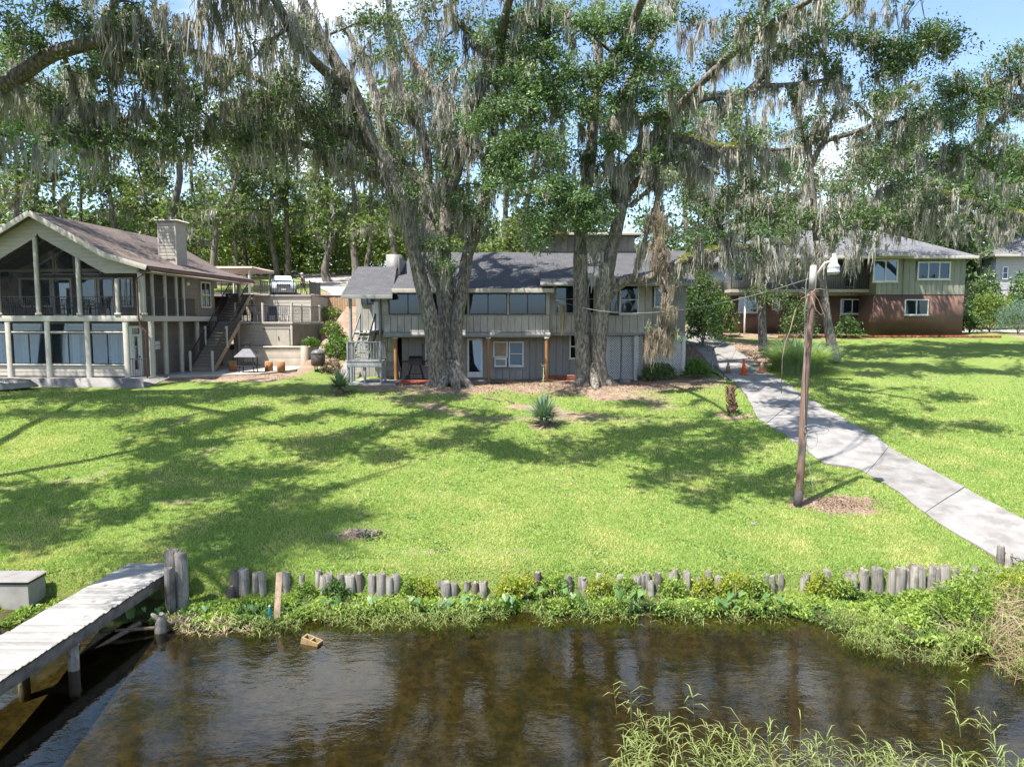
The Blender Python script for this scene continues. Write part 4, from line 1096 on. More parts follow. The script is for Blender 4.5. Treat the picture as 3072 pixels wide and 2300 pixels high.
# ================================================================== BRICK HOUSE (right)
def brickwall_mat():
    m, nt, o = nodes('brown_brick')
    g = N(nt, 'ShaderNodeNewGeometry'); sp = N(nt, 'ShaderNodeSeparateXYZ'); nt.links.new(g.outputs['Position'], sp.inputs[0])
    ad = N(nt, 'ShaderNodeMath', operation='ADD'); nt.links.new(sp.outputs['X'], ad.inputs[0]); nt.links.new(sp.outputs['Y'], ad.inputs[1])
    cb = N(nt, 'ShaderNodeCombineXYZ'); nt.links.new(ad.outputs[0], cb.inputs[0]); nt.links.new(sp.outputs['Z'], cb.inputs[1])
    br = N(nt, 'ShaderNodeTexBrick'); br.inputs['Scale'].default_value = 1; br.inputs['Brick Width'].default_value = .24; br.inputs['Row Height'].default_value = .085; br.inputs['Mortar Size'].default_value = .011
    br.inputs['Color1'].default_value = (.155, .066, .044, 1); br.inputs['Color2'].default_value = (.09, .038, .028, 1); br.inputs['Mortar'].default_value = (.22, .175, .145, 1)
    nt.links.new(cb.outputs[0], br.inputs['Vector'])
    col = mixc(nt, ramp(nt, noise(nt, posvec(nt), 1.5, 4), .45, .7), br.outputs['Color'], (.19, .105, .075))
    b = N(nt, 'ShaderNodeBsdfPrincipled'); b.inputs['Roughness'].default_value = .9
    nt.links.new(col, b.inputs['Base Color']); nt.links.new(bump(nt, br.outputs['Fac'], -.6, .015), b.inputs['Normal']); nt.links.new(b.outputs[0], o.inputs['Surface']); return m
brick_w = brickwall_mat()
sage = M('sage_grey_board', (.285, .29, .25), (.235, .24, .205), 3, stretch=(3, 3, .5), rough=.85, vary=.10)
BH = thing('brick_house', (24, 56, 6.0), 'two-storey house with sage boards over brown brick at the right', 'house')
Db = 52.0
bx0, bx1, bx2, bx3 = X(2188, 54, 930), X(2624, Db, 930), X(2704, Db, 930), X(2890, Db, 930)
zb0, zb1, zb2 = 5.6, Z(884, Db), Z(772, Db)
box('brick_wall', BH, bx1, bx3, Db, 62, zb0, zb1, brick_w)
box('brick_wall', BH, bx0, bx1 - .005, 54.5, 62, zb0 - .6, zb1, brick_w)
box('upper_wall', BH, bx1 + .01, bx3 - .02, Db + .02, 62, zb1 + .003, zb2, sage)
box('upper_wall', BH, bx0 + .01, bx1, 54.52, 62, zb1 + .003, zb2, M('white_clapboard', (.6, .6, .58), (.52, .52, .5), 4, stretch=(1, 1, 6), vary=0))
W1 = (X(2618, Db, 810), X(2693, Db, 810), Z(846, Db), Z(779, Db)); W2 = (X(2751, Db, 810), X(2850, Db, 810), Z(839, Db), Z(785, Db))
W3 = (X(2713, Db, 920), X(2784, Db, 920), Z(945, Db), Z(898, Db)); W4 = (X(2520, 54.5, 920), X(2591, 54.5, 920), Z(942, 54.5), Z(897, 54.5)); W5 = (X(2215, 54.5, 910), X(2272, 54.5, 910), Z(938, 54.5), Z(890, 54.5))
boards_v(BH, bx1 + .01, bx2, zb1 + .01, zb2, Db + .0, sage, .4, holes=[W1]); boards_v(BH, bx2 + .05, bx3, zb1 + .01, zb2, Db + .0, sage, .42, holes=[W2])
cyl('downpipe', BH, (bx2 + .02, Db - .06, zb1), (bx2 + .02, Db - .06, zb2), .05, sage, k=8)
window(BH, *W1, Db - .01, white_frame, pane_gloss, 2, 1, .11, sill=True); window(BH, *W2, Db - .01, white_frame, pane_dark, 3, 1, .1, sill=True)
window(BH, *W3, Db - .01, white_frame, pane_dark, 2, 1, .07, sill=True)
window(BH, *W4, 54.49, white_frame, pane_dark, 2, 1, .07, sill=True); window(BH, *W5, 54.49, white_frame, pane_gloss, 2, 1, .07, sill=True)
window(BH, X(2315, 54.5, 910), X(2345, 54.5, 910), Z(930, 54.5), Z(892, 54.5), 54.49, white_frame, pane_dark, 1, 1, .07)
window(BH, X(2200, 54.5, 820), X(2232, 54.5, 820), Z(845, 54.5), Z(795, 54.5), 54.49, white_frame, pane_dark, 1, 1, .1)
d_ = window(BH, X(2536, 54.5, 820), X(2562, 54.5, 820), zb1 + .1, Z(790, 54.5), 54.49, white_frame, pane_dark, 2, 4, .06, name='french_door')
window(BH, X(2262, 54.5, 820), X(2330, 54.5, 820), Z(850, 54.5), Z(790, 54.5), 54.49, white_frame, pane_gloss, 2, 1, .1)
# balcony
zbd = Z(868, 53.2)
bb0, bb1 = X(2189, 53.2, 868), X(2632, 52.6, 868)
bal = MB().box(bb0, bx1 - .02, 52.9, 54.45, zbd - .22, zbd).build('balcony', M('pale_deck', (.46, .42, .37), (.38, .34, .3), 3, vary=0), BH)
railing(BH, (bb0 + .05, 52.95, zbd), (bx1 - .05, 52.95, zbd), 1.0, iron, gap=.13, r=.012, posts=7, pw=.06)
for p in (2235, 2420, 2621): cyl('post', BH, (X(p, 53, 930), 53, zb0 - .4), (X(p, 53, 930), 53, zbd - .225), .07, gutter_m if p > 2600 else white_frame, k=8)
# hipped roofs
def hip(name, par, x0, x1, y0, y1, z, rz, inset, th=.14):
    ym = (y0 + y1) / 2
    e = [(x0, y0, z), (x1, y0, z), (x1, y1, z), (x0, y1, z), (x0 + inset, ym, rz), (x1 - inset, ym, rz)]
    V = e + [(p[0], p[1], z - th) for p in e[:4]]
    Fc = [(0, 1, 5, 4), (1, 2, 5), (2, 3, 4, 5), (3, 0, 4), (0, 6, 7, 1), (1, 7, 8, 2), (2, 8, 9, 3), (3, 9, 6, 0), (9, 8, 7, 6)]
    r_ = mesh(name, V, Fc, shingle_light, par)
    box('fascia', r_, x0 - .02, x1 + .02, y0 - .05, y0 - .003, z - .2, z + .02, pale_trim)
    return r_
hip('roof', BH, bx0 - .6, bx3 + .5, 51.4, 62.6, zb2 + .05, Z(692, 57), 4.5)
hip('roof', BH, bx1 - .4, bx2 + .3, 51.0, 58.0, zb2 + .17, Z(725, 54.5), 1.4)
# brick edging along the lawn, each brick laid
EDG = thing('garden_edging', (22, 51, 6), 'row of red garden edging bricks along the foot of the brick house', 'edging')
xk_ = X(2330, 51.3); 
while xk_ < X(2990, 51):
    zz_ = float(gz(xk_, 51.0)); box('brick', EDG, xk_ + .01, xk_ + .33, 50.9, 51.06, zz_ - .05, zz_ + .16, brick_red); xk_ += .34
# pale neighbour house beyond
NH = thing('white_house', (X(3080, 64), 66, 7), 'pale clapboard house half hidden behind shrubs at the right edge', 'house')
wm = M('pale_clapboard', (.45, .45, .47), (.38, .38, .40), 4, stretch=(1, 1, 6), vary=.05)
box('wall', NH, X(2975, 64), X(3400, 64), 64, 72, 6, Z(765, 64), wm)
boards_h(NH, X(2975, 64), X(3400, 64), Z(870, 64), Z(765, 64), 64, wm, .22)
window(NH, X(3005, 64, 815), X(3022, 64, 815), Z(838, 64), Z(800, 64), 63.96, white_frame, pane_dark, 1, 2, .08)
hip('roof', NH, X(2955, 64), X(3420, 64), 63.3, 72.7, Z(765, 64), Z(700, 68), 4.5)
def onwater(px_, py_):
    v_ = -(py_ - 1150.0) / F; u_ = (px_ - 1536.0) / F; t = (WL - CAMZ) / (v_ * CT - ST); return np.array([t * u_, t * (CT + v_ * ST), WL])
# ================================================================== SHORE: piles, dock and small things
pile_m = M('weathered_pile', (.36, .335, .30), (.20, .18, .155), 4, stretch=(9, 9, .5), rough=.95, bmp=.7, bdist=.015, vary=.35, fine=14, c3=(.12, .105, .088), s3=2.4)
pile_dk = M('dark_wet_pile', (.17, .145, .12), (.10, .085, .07), 6, stretch=(9, 9, .5), rough=.95, bmp=.6, bdist=.015, vary=.3, fine=14)
pile_top = M('pile_end_grain', (.25, .23, .205), (.12, .105, .09), 18, rough=.95, bmp=.5, vary=.3)
def pile(x, y, ztop, r, lean, mat, label, seed, zbot=-.5, group='timber piles along the shore'):
    q = random.Random(seed); k = 12; V, Fc = [], []
    t = thing('timber_pile', (x, y, max(zbot, -.2)), label, 'pile', group)
    fl = [1 + q.uniform(-.08, .08) for _ in range(k)]
    rings = [(zbot, 1.06), (zbot + (ztop - zbot) * .4, 1.02), (zbot + (ztop - zbot) * .75, 1.0), (ztop - .04, .97), (ztop, .88)]
    n = len(rings)
    for (z, s) in rings:
        f = (z - zbot) / (ztop - zbot)
        for i in range(k):
            a_ = 2 * math.pi * i / k
            V.append((x + lean[0] * f + r * s * fl[i] * math.cos(a_) * q.uniform(.97, 1.03), y + lean[1] * f + r * s * fl[i] * math.sin(a_) * q.uniform(.97, 1.03), z + (q.uniform(-.03, .02) if z > ztop - .1 else 0)))
    for j in range(n - 1):
        for i in range(k): Fc.append((j * k + i, j * k + (i + 1) % k, (j + 1) * k + (i + 1) % k, (j + 1) * k + i))
    mesh('shaft', V, Fc, mat, t, smooth=True)
    tv = V[(n - 1) * k:n * k]; c = np.mean(np.array(tv), 0) - np.array([0, 0, q.uniform(.01, .05)])
    mesh('top', tv + [tuple(c)], [(i, (i + 1) % k, k) for i in range(k)], pile_top, t)
    return t
# (photo column, photo row of top, width in photo px, row offset toward the water, dark?)
PILES = [(705, 1711, 30, .05, 1), (716, 1700, 26, -.02, 0), (690, 1752, 24, .28, 1), (739, 1702, 28, .05, 0), (765, 1712, 24, .05, 0), (795, 1709, 22, .1, 0),
 (866, 1712, 24, .05, 0), (904, 1716, 16, .05, 0), (942, 1708, 18, -.1, 0), (968, 1721, 26, .05, 0), (997, 1713, 24, -.1, 0), (1022, 1714, 22, .0, 0), (1057, 1717, 30, .05, 0), (1087, 1711, 25, .0, 1), (1116, 1719, 24, .05, 0),
 (1143, 1716, 27, .1, 0), (1168, 1726, 22, .15, 0), (1190, 1715, 24, .05, 0), (1214, 1750, 22, .15, 1), (1314, 1736, 24, .0, 0), (1341, 1737, 30, .08, 0), (1368, 1740, 24, .02, 0), (1395, 1738, 20, -.05, 0), (1418, 1740, 20, .05, 1), (1438, 1738, 28, .0, 0), (1460, 1738, 22, .1, 0), (1498, 1772, 26, .1, 1), (1602, 1709, 22, -.35, 1),
 (1715, 1722, 24, .05, 0), (1739, 1725, 24, .05, 0), (1762, 1732, 24, .08, 0), (1785, 1715, 16, -.1, 0), (1812, 1720, 20, -.1, 0), (1834, 1742, 20, .1, 1), (1853, 1716, 20, -.1, 0), (1909, 1722, 26, .02, 0), (1934, 1718, 24, .0, 0), (1951, 1713, 20, -.2, 0), (1961, 1735, 20, .1, 0), (1980, 1710, 22, -.1, 0), (2004, 1714, 18, -.2, 0), (2031, 1704, 18, -.2, 0), (2066, 1710, 24, -.05, 0), (2090, 1726, 22, .0, 0),
 (2136, 1711, 22, .05, 0), (2162, 1722, 24, .0, 0), (2232, 1730, 20, -.1, 0), (2262, 1722, 22, -.15, 0), (2306, 1719, 22, .0, 0), (2323, 1722, 20, .1, 0), (2345, 1716, 18, .0, 0), (2400, 1728, 20, -.1, 0), (2418, 1716, 18, .0, 0), (2486, 1702, 24, -.2, 0), (2538, 1712, 28, -.2, 0), (2565, 1712, 22, -.2, 0), (2590, 1703, 28, -.25, 0), (2641, 1699, 34, -.15, 0), (2670, 1706, 26, -.1, 0), (2701, 1694, 32, -.2, 0), (2730, 1704, 26, -.15, 0), (2748, 1688, 26, -.2, 0), (2772, 1697, 26, -.15, 0), (2794, 1691, 22, -.2, 0), (2817, 1699, 26, -.12, 0), (2842, 1691, 30, -.12, 0), (2866, 1703, 18, -.12, 0), (2884, 1694, 22, -.2, 0), (2912, 1695, 20, -.2, 0)]
for i, (px_, py_, w_, off, dk) in enumerate(PILES):
    y = 16.42 - max(off, .0 if px_ < 2450 else .06); p = U(px_, py_ + 4, y); r = w_ / 2 * y / F * 1.05
    ex = 'dark weathered' if dk else ('thin pale' if w_ < 21 else 'stout pale' if w_ > 27 else 'grey weathered')
    pile(p.x, y, p.z, r, (random.uniform(-.1, .1), random.uniform(-.06, .04)), pile_dk if dk else pile_m, '%s timber pile, %s of the shore row counting from the dock' % (ex, ordn(i)), 100 + i)
# the three at the dock end
pile(X(516, 16.0, 1700), 16.05, Z(1648, 16.05), .165, (0, 0), pile_m, 'tall grey dock pile, back left of the three at the dock end', 901, group='piles at the dock end')
pile(X(539, 15.75, 1700), 15.8, Z(1655, 15.8), .14, (.02, -.02), pile_m, 'tall split-topped dock pile, right of the three at the dock end', 902, group='piles at the dock end')
pile(X(508, 15.55, 1740), 15.55, Z(1700, 15.55), .11, (0, 0), pile_m, 'short dock pile in front of the two tall ones', 903, group='piles at the dock end')
# chain posts at the path end
for i, (px_, py_, w_, lab) in enumerate(((3003, 1637, 22, 'tall pale gate post at the foot of the path, taller of the pair'), (3022, 1655, 24, 'pale gate post carrying the chain at the foot of the path'), (2985, 1697, 24, 'short stub post beside the gate posts at the path foot'))):
    p = U(px_, py_, 16.75); pile(p.x, 16.75 - i * .06, p.z, w_ / 2 * 16.75 / F, (0, 0), pile_m, lab, 950 + i, zbot=.4, group='posts at the path end')
ch0 = U(3032, 1668, 16.6); chn = []
for i in range(15):
    t = i / 14; chn.append(ch0 + Vector((1.6 * t, -.1 * t, -.5 * math.sin(math.pi * t * .8) * .55)))
chain = thing('chain', chn[0], 'dark chain sagging from the gate post across the path end', 'chain')
for i in range(14):
    c = (chn[i] + chn[i + 1]) / 2; d = (chn[i + 1] - chn[i]).normalized(); mb = MB()
    s_ = d.cross(Vector((0, 0, 1))).normalized(); n_ = s_.cross(d) if i % 2 else s_; 
    ring = [c + d * (.075 * math.cos(a_)) + n_ * (.03 * math.sin(a_)) for a_ in np.linspace(0, 2 * math.pi, 9)]
    mb.tube(ring, .009, 5).build('link', iron, chain)
# dock
DK = thing('dock', (-8.8, 13, 0), 'weathered plank dock running from the lawn into the lake', 'dock')
dk_m = M('bleached_plank', (.34, .33, .315), (.23, .217, .20), 7, stretch=(1, 8, 1), rough=.95, bmp=.5, bdist=.01, vary=.28, fine=12, c3=(.40, .39, .375), s3=1.4)
dk_s = M('dock_beam', (.20, .18, .16), (.11, .095, .085), 5, stretch=(3, 1, 1), rough=.95, bmp=.4, vary=.1)
zk_ = 1.1
DL0, DL1 = U(389, 1689, 16.66), U(0, 1906, 12.66)
def dl(y): return -9.22 + (y - 16.6) * .0625
dr_ = 1.25
y = 16.62; i = 0; q = random.Random(3)
while y > 6.2:
    xl = dl(y); w_ = .145
    o = box('plank', DK, xl - q.uniform(-.012, .02), xl + dr_ + q.uniform(-.012, .02), y - w_ + .008, y, zk_ - .045, zk_ + q.uniform(-.004, .006), dk_m)
    y -= w_; i += 1
for s in (.05, dr_ - .05, dr_ / 2):
    bar('joist', DK, (dl(16.5) + s, 16.5, zk_ - .17), (dl(6.3) + s, 6.3, zk_ - .17), .06, .24, dk_s)
for yy in (13.0, 9.6, 6.8):
    for s in (.12, dr_ - .16): cyl('post', DK, (dl(yy) + s, yy, -1.5), (dl(yy) + s, yy, zk_ - .055), .10, pile_m, k=10)
    bar('cross_beam', DK, (dl(yy) + .1, yy + .1, zk_ - .4), (dl(yy) + dr_ - .1, yy + .1, zk_ - .4), .07, .2, dk_s)
# old concrete block by the dock and leaning plank etc.
cbp = G(0, 1815, 14); 
CB = thing('concrete_block', (-10.6, 15.9, .8), 'grey concrete block standing on the grass left of the dock', 'block')
mb = MB(); x0, x1, yA, yB = -12.6, X(103, 15.9, 1780), 15.7, 16.3
mb.box(x0, x1, yA, yB, .3, Z(1752, 15.7)).build('body', M('old_concrete', (.36, .345, .315), (.27, .255, .23), 2.5, rough=.95, bmp=.4, vary=0, c3=(.2, .185, .16), s3=1.2), CB)
box('cap', CB, x0 - .02, x1 + .02, yA - .02, yB + .02, Z(1752, 15.7) + .001, Z(1752, 15.7) + .1, concrete)
plk = thing('leaning_plank', U(832, 1870, 15.1), 'single upright plank leaning at the waterline beside the piles', 'plank')
bar('board', plk, U(828, 1900, 14.95), U(838, 1716, 15.6), .13, .03, M('brown_plank', (.34, .25, .18), (.24, .17, .12), 6, stretch=(4, 4, .6), rough=.9, bmp=.4, vary=0))
# cinder block in the shallows
cbk = onwater(935, 1928); CI = thing('cinder_block', (cbk[0], cbk[1], WL - .1), 'tan two-hole cinder block lying in the shallow water', 'block')
FR[0] = Matrix.Translation((cbk[0], cbk[1], WL + .0)) @ Matrix.Rotation(R(-20), 4, 'Z') @ Matrix.Rotation(R(12), 4, 'Y')
cm = M('algae_block', (.30, .22, .11), (.22, .15, .07), 12, rough=.95, bmp=.4, vary=0)
MB().box(-.2, .2, -.1, -.065, -.1, .1).box(-.2, .2, .065, .1, -.1, .1).box(-.2, -.165, -.065, .065, -.1, .1).box(.165, .2, -.065, .065, -.1, .1).box(-.018, .018, -.065, .065, -.1, .1).box(-.165, .165, -.065, .065, -.1, -.05).build('shell', cm, CI)
FR[0] = Matrix.Identity(4)
# bottle
bt = U(812, 1862, 15.15); BT = thing('plastic_bottle', (bt.x, 15.1, .33), 'crumpled teal plastic bottle among the bank weeds', 'bottle')
tealp = M('teal_plastic', (.02, .30, .33), (.015, .22, .25), 20, rough=.3, vary=0)
MB().lathe((bt.x, 15.1, .34), [(.03, 0), (.045, .03), (.042, .15), (.045, .2), (.018, .27), (.018, .3)], 10).build('body', tealp, BT, True); MB().cyl((bt.x, 15.1, .641), (bt.x, 15.1, .67), .02).build('cap', white_m, BT)
# driftwood and stump beside the dock
drift_m = M('driftwood', (.20, .15, .115), (.12, .085, .065), 5, stretch=(3, 3, 3), rough=.95, bmp=.6, vary=.1)
DW = thing('driftwood_branch', U(330, 1930, 14.4), 'bare brown driftwood branch lying beside the dock in the shallows', 'branch')
pts = [U(265, 1960, 13.75), U(330, 1920, 14.2), U(400, 1880, 14.6), U(420, 1868, 14.75)]
MB().tube(pts, [.03, .045, .06, .05], 8).build('stem', drift_m, DW, True)
MB().tube([U(345, 1890, 14.4), U(480, 1882, 14.7), U(530, 1862, 14.9), U(560, 1872, 14.9), U(592, 1892, 14.75)], [.03, .045, .05, .04, .02], 8).build('side_branch', drift_m, DW, True)
sp_ = U(483, 1900, 14.65); SP = thing('bleached_stump', (sp_.x, 14.65, WL), 'small bleached stump in the water right of the dock', 'stump')
mb = MB(); mb.tube([(sp_.x, 14.65, 0.0), (sp_.x, 14.65, .38), (sp_.x + .02, 14.65, .58), (sp_.x + .05, 14.6, .70)], [.16, .12, .10, .05], 9); mb.tube([(sp_.x, 14.65, .48), (sp_.x - .12, 14.6, .66), (sp_.x - .16, 14.6, .70)], [.07, .05, .02], 7)
mb.build('trunk', pile_m, SP, True)

# ================================================================== LAMP POLE
LP = thing('lamp_post', pole_base, 'tall leaning wooden pole with a white lamp beside the path', 'lamp post')
pb = pole_base; pt_ = U(2441, 795, pb.y + .05)
pole_w = M('creosote_pole', (.235, .15, .115), (.14, .085, .07), 5, stretch=(10, 10, .35), rough=.85, bmp=.5, vary=0, c3=(.33, .27, .24), s3=1.2)
mb = MB(); mb.tube([pb.lerp(pt_, t) + Vector((.02 * math.sin(t * 9), 0, -.2 if t == 0 else 0)) for t in np.linspace(0, 1, 9)], [.118 - .03 * t for t in np.linspace(0, 1, 9)], 14)
mb.build('pole', pole_w, LP, True)
MB().cyl(pb + Vector((0, 0, -.1)), pb.lerp(pt_, .07), .124, .119, 14).build('tarred_foot', M('tar', (.05, .045, .045), (.08, .07, .07), 9, vary=0), LP, True)
sl_ = pb.lerp(pt_, .92); MB().cyl(pb.lerp(pt_, .90), pb.lerp(pt_, .995), .098, .093, 14).build('pale_sleeve', M('bare_grey_wood', (.42, .40, .38), (.33, .31, .29), 6, stretch=(8, 8, .5), vary=0), LP, True)
lampw = M('lamp_enamel', (.72, .73, .72), (.62, .63, .62), 8, rough=.4, vary=0)
hp = U(2501, 800, pb.y - .25)
arm = MB().tube([pb.lerp(pt_, .955) + Vector((.08, -.03, 0)), U(2462, 805, pb.y - .08), U(2475, 789, pb.y - .15), U(2492, 783, pb.y - .22), hp + Vector((-.06, 0, .16))], .028, 8).build('arm', lampw, LP, True)
hd = MB().lathe(hp - Vector((0, 0, .16)), [(.17, 0), (.165, .02), (.155, .14), (.165, .15), (.16, .17), (.10, .26), (.085, .40), (.05, .42), (.045, .52), (.02, .53)], 18).build('lamp_head', lampw, LP, True)
MB().lathe(hp - Vector((0, 0, .22)), [(.06, 0), (.12, .02), (.15, .058)], 16).build('lens', M('lamp_lens', (.55, .57, .55), None, 4, rough=.3, vary=0), LP, True)
def catenary(p, q, sag, n=24): return [Vector(p).lerp(Vector(q), t) - Vector((0, 0, sag * 4 * t * (1 - t))) for t in np.linspace(0, 1, n)]
cable_m = M('pale_cable', (.30, .30, .30), None, 5, vary=0)
SV = thing('service_cable', pt_, 'pale service cable strung from the lamp pole to the grey house', 'cable')
ca_ = catenary(pb.lerp(pt_, .945) + Vector((-.1, 0, 0)), U(1653, 893, 38.55), .9)
MB().tube(ca_, .010, 5).build('cable', cable_m, SV)
LC = thing('hanging_cable', pb, 'thin grey cable with loose coils hanging down the lamp pole', 'cable')
mb = MB(); yy = pb.y - .12
mb.tube([U(2425, 815, yy), U(2418, 850, yy), U(2415, 960, yy), U(2412, 1150, yy), U(2415, 1280, yy), U(2428, 1400, yy), U(2440, 1470, yy)], .011, 5)
mb.tube([U(2370, 825, yy), U(2376, 850, yy), U(2400, 875, yy), U(2416, 880, yy)], .008, 5)
for cx_, cy_, rx_, ry_ in ((2440, 1288, 30, 15), (2462, 1290, 24, 12), (2435, 1318, 18, 26)):
    mb.tube([U(cx_ + rx_ * math.cos(t), cy_ + ry_ * math.sin(t), yy - .02) for t in np.linspace(0, 2 * math.pi, 20)], .009, 5)
mb.build('cable', cable_m, LC)
# dead vine on the pole
DV = thing('dead_vine', U(2420, 880, yy), 'bare tan dead vine twigs clinging to the lamp pole', 'vine')
vm = M('dead_twig', (.33, .24, .18), (.24, .17, .13), 9, vary=.1)
root = U(2430, 885, yy)
for pts, r_ in (([(2430, 885), (2405, 895), (2385, 930), (2372, 985), (2355, 1030), (2347, 1075), (2344, 1180)], .018), ([(2430, 885), (2445, 868), (2462, 866), (2480, 872)], .012), ([(2434, 890), (2448, 930), (2462, 945), (2470, 940)], .012), ([(2425, 880), (2412, 930), (2415, 980), (2420, 990), (2395, 1005), (2385, 1020)], .012), ([(2425, 890), (2440, 880), (2455, 900), (2475, 950), (2470, 960)], .009), ([(2405, 895), (2398, 870), (2407, 862), (2420, 872)], .009)):
    MB().tube([U(a_, b_, yy - .03 - .02 * i) for i, (a_, b_) in enumerate(pts)], [r_ * (1 - .5 * i / len(pts)) for i in range(len(pts))], 6).build('twig', vm, DV, True)
# far utility wires
uw = thing('utility_wire', U(1900, 735, 46), 'pair of thin utility wires behind the right oak', 'wire')
for dy in (0, 12, 24): MB().tube(catenary(U(1600, 690 + dy * 1.5, 60), U(2400, 730 + dy, 60), .5), .013, 4).build('wire', iron, uw)

# ================================================================== CONES, ROPE, STAKE
orange = M('cone_orange', (.72, .10, .015), (.62, .08, .012), 5, rough=.5, vary=0)
dirty = M('cone_faded', (.26, .17, .13), (.17, .12, .10), 6, rough=.8, vary=0)
faded = M('cone_faded_orange', (.55, .22, .13), (.45, .17, .10), 6, rough=.8, vary=0)
cpos = []
for px_, py_, h_, mt, lab in ((2231, 1124, .78, orange, 'bright orange traffic cone in the middle of the path'), (2184, 1121, .58, dirty, 'faded grey-brown traffic cone left of the orange one'), (2285, 1118, .60, faded, 'pale faded orange cone beside the tall grass clump')):
    p = G(px_, py_) + Vector((0, 0, .045)); cpos.append(p)
    t = thing('traffic_cone', p, lab, 'cone', 'traffic cones across the path')
    MB().box(p.x - .19, p.x + .19, p.y - .19, p.y + .19, p.z, p.z + .04).build('base', mt, t)
    MB().lathe(p + Vector((0, 0, .041)), [(.145, 0), (.09, h_ * .5), (.04, h_ - .04), (.03, h_ - .045)], 18).build('body', mt, t, True)
    if mt is not orange: MB().lathe(p + Vector((0, 0, .04 + h_ * .52)), [(.092, 0), (.073, h_ * .2)], 18).build('collar', white_frame if mt is faded else grey_trim, t, True)
sk = G(2136, 1108); SKT = thing('wooden_stake', sk, 'red-topped wooden stake at the left edge of the path by the cones', 'stake')
bar('shaft', SKT, sk - Vector((0, 0, .1)), sk + Vector((.05, 0, 1.05)), .07, .07, grey_wood); bar('tip', SKT, sk + Vector((.05, 0, 1.055)), sk + Vector((.055, 0, 1.2)), .075, .075, gutter_m)
RP = thing('rope', sk, 'thin tan rope strung from the stake past the cones', 'rope')
rp = catenary(sk + Vector((.05, -.05, 1.0)), cpos[2] + Vector((0, -.02, .6)), .32)
MB().tube(rp, .012, 5).build('strand', vm, RP)
# stone edging log at the path's left side
lgp = [G(2120, 1108), G(2160, 1128), G(2178, 1140)]
LG = thing('edging_log', lgp[0], 'thin grey edging log at the left of the path below the cones', 'log')
MB().tube([p + Vector((0, 0, .06)) for p in lgp], .07, 8).build('stem', pile_m, LG, True)

# ================================================================== PATIO THINGS
logm = M('cut_log_bark', (.36, .17, .07), (.22, .10, .045), 6, stretch=(6, 6, 1), rough=.9, bmp=.5, vary=.1); logt = M('cut_log_end', (.62, .45, .28), (.5, .34, .2), 8, rough=.9, vary=.1)
for px_, py_, lab in ((699, 1118, 'cut log stool left of the patio fire pit'), (807, 1113, 'cut log stool right of the fire pit, nearer the wall'), (844, 1117, 'cut log stool farthest right of the fire pit')):
    p = U(px_, py_, 40.5); t = thing('log_stool', (p.x, 40.5, 4.03), lab, 'stool', 'log stools on the patio')
    cyl('log', t, (p.x, 40.5, 4.03), (p.x, 40.5, 4.58), .23, logm, .22, 14); MB().cyl((p.x, 40.5, 4.581), (p.x, 40.5, 4.59), .215, k=14).build('sawn_top', logt, t)
p = U(590 + 155, 1118, 39.6); fx, fy = X(745, 39.6, 1100), 39.6
FPt = thing('fire_pit', (fx, fy, 4.03), 'black outdoor fireplace with grey hood and chimney on the patio', 'fire pit')
ds = M('grey_steel', (.12, .12, .135), (.085, .085, .10), 8, rough=.6, metal=.2, vary=0)
for sx in (-.42, .42):
    for sy in (-.3, .3): cyl('leg', FPt, (fx + sx, fy + sy, 4.03), (fx + sx * .85, fy + sy * .85, 4.45), .03, iron, k=8)
MB().box(fx - .55, fx + .55, fy - .42, fy + .42, 4.38, 4.43).build('tray', iron, FPt); 
fm = MB()
for sx in (-.4, .4):
    for sy in (-.32, .32): fm.box(fx + sx - .03, fx + sx + .03, fy + sy - .03, fy + sy + .03, 4.431, 4.9)
for k in range(9): fm.box(fx - .37 + k * .09, fx - .365 + k * .09 + .008, fy - .34, fy - .33, 4.435, 4.88)
fm.build('mesh_screen', iron, FPt)
MB().box(fx - .32, fx + .32, fy - .22, fy + .22, 4.435, 4.60).build('fire_bowl', M('ash', (.12, .09, .08), None, 9, vary=0), FPt)
hv = [(-.62, -.5, 4.9), (.62, -.5, 4.9), (.62, .5, 4.9), (-.62, .5, 4.9), (-.2, -.18, 5.35), (.2, -.18, 5.35), (.2, .18, 5.35), (-.2, .18, 5.35)]
mesh('hood', [(fx + v_[0], fy + v_[1], v_[2]) for v_ in hv], [(3, 2, 1, 0), (4, 5, 6, 7), (0, 1, 5, 4), (1, 2, 6, 5), (2, 3, 7, 6), (3, 0, 4, 7)], ds, FPt)
MB().box(fx - .13, fx + .13, fy - .12, fy + .12, 5.35, 5.62).build('chimney', iron, FPt); MB().box(fx - .2, fx + .2, fy - .18, fy + .18, 5.68, 5.72).build('cap', iron, FPt); MB().box(fx - .02, fx + .02, fy - .02, fy + .02, 5.62, 5.68).build('cap_stem', iron, FPt)
# tool leaning by the wall
sv = thing('leaning_shovel', (X(695, 44, 1070), 44.2, 4.03), 'dark shovel leaning on the terrace wall behind a log stool', 'shovel')
bar('shaft', sv, (X(695, 44), 44.2, 4.05), (X(694, 44.4), 44.42, 5.1), .03, .03, iron); mesh('blade', [(X(688, 44.4), 44.4, 5.1), (X(702, 44.4), 44.4, 5.1), (X(700, 44.4), 44.45, 5.4), (X(690, 44.4), 44.45, 5.4)], [(0, 1, 2, 3)], iron, sv)
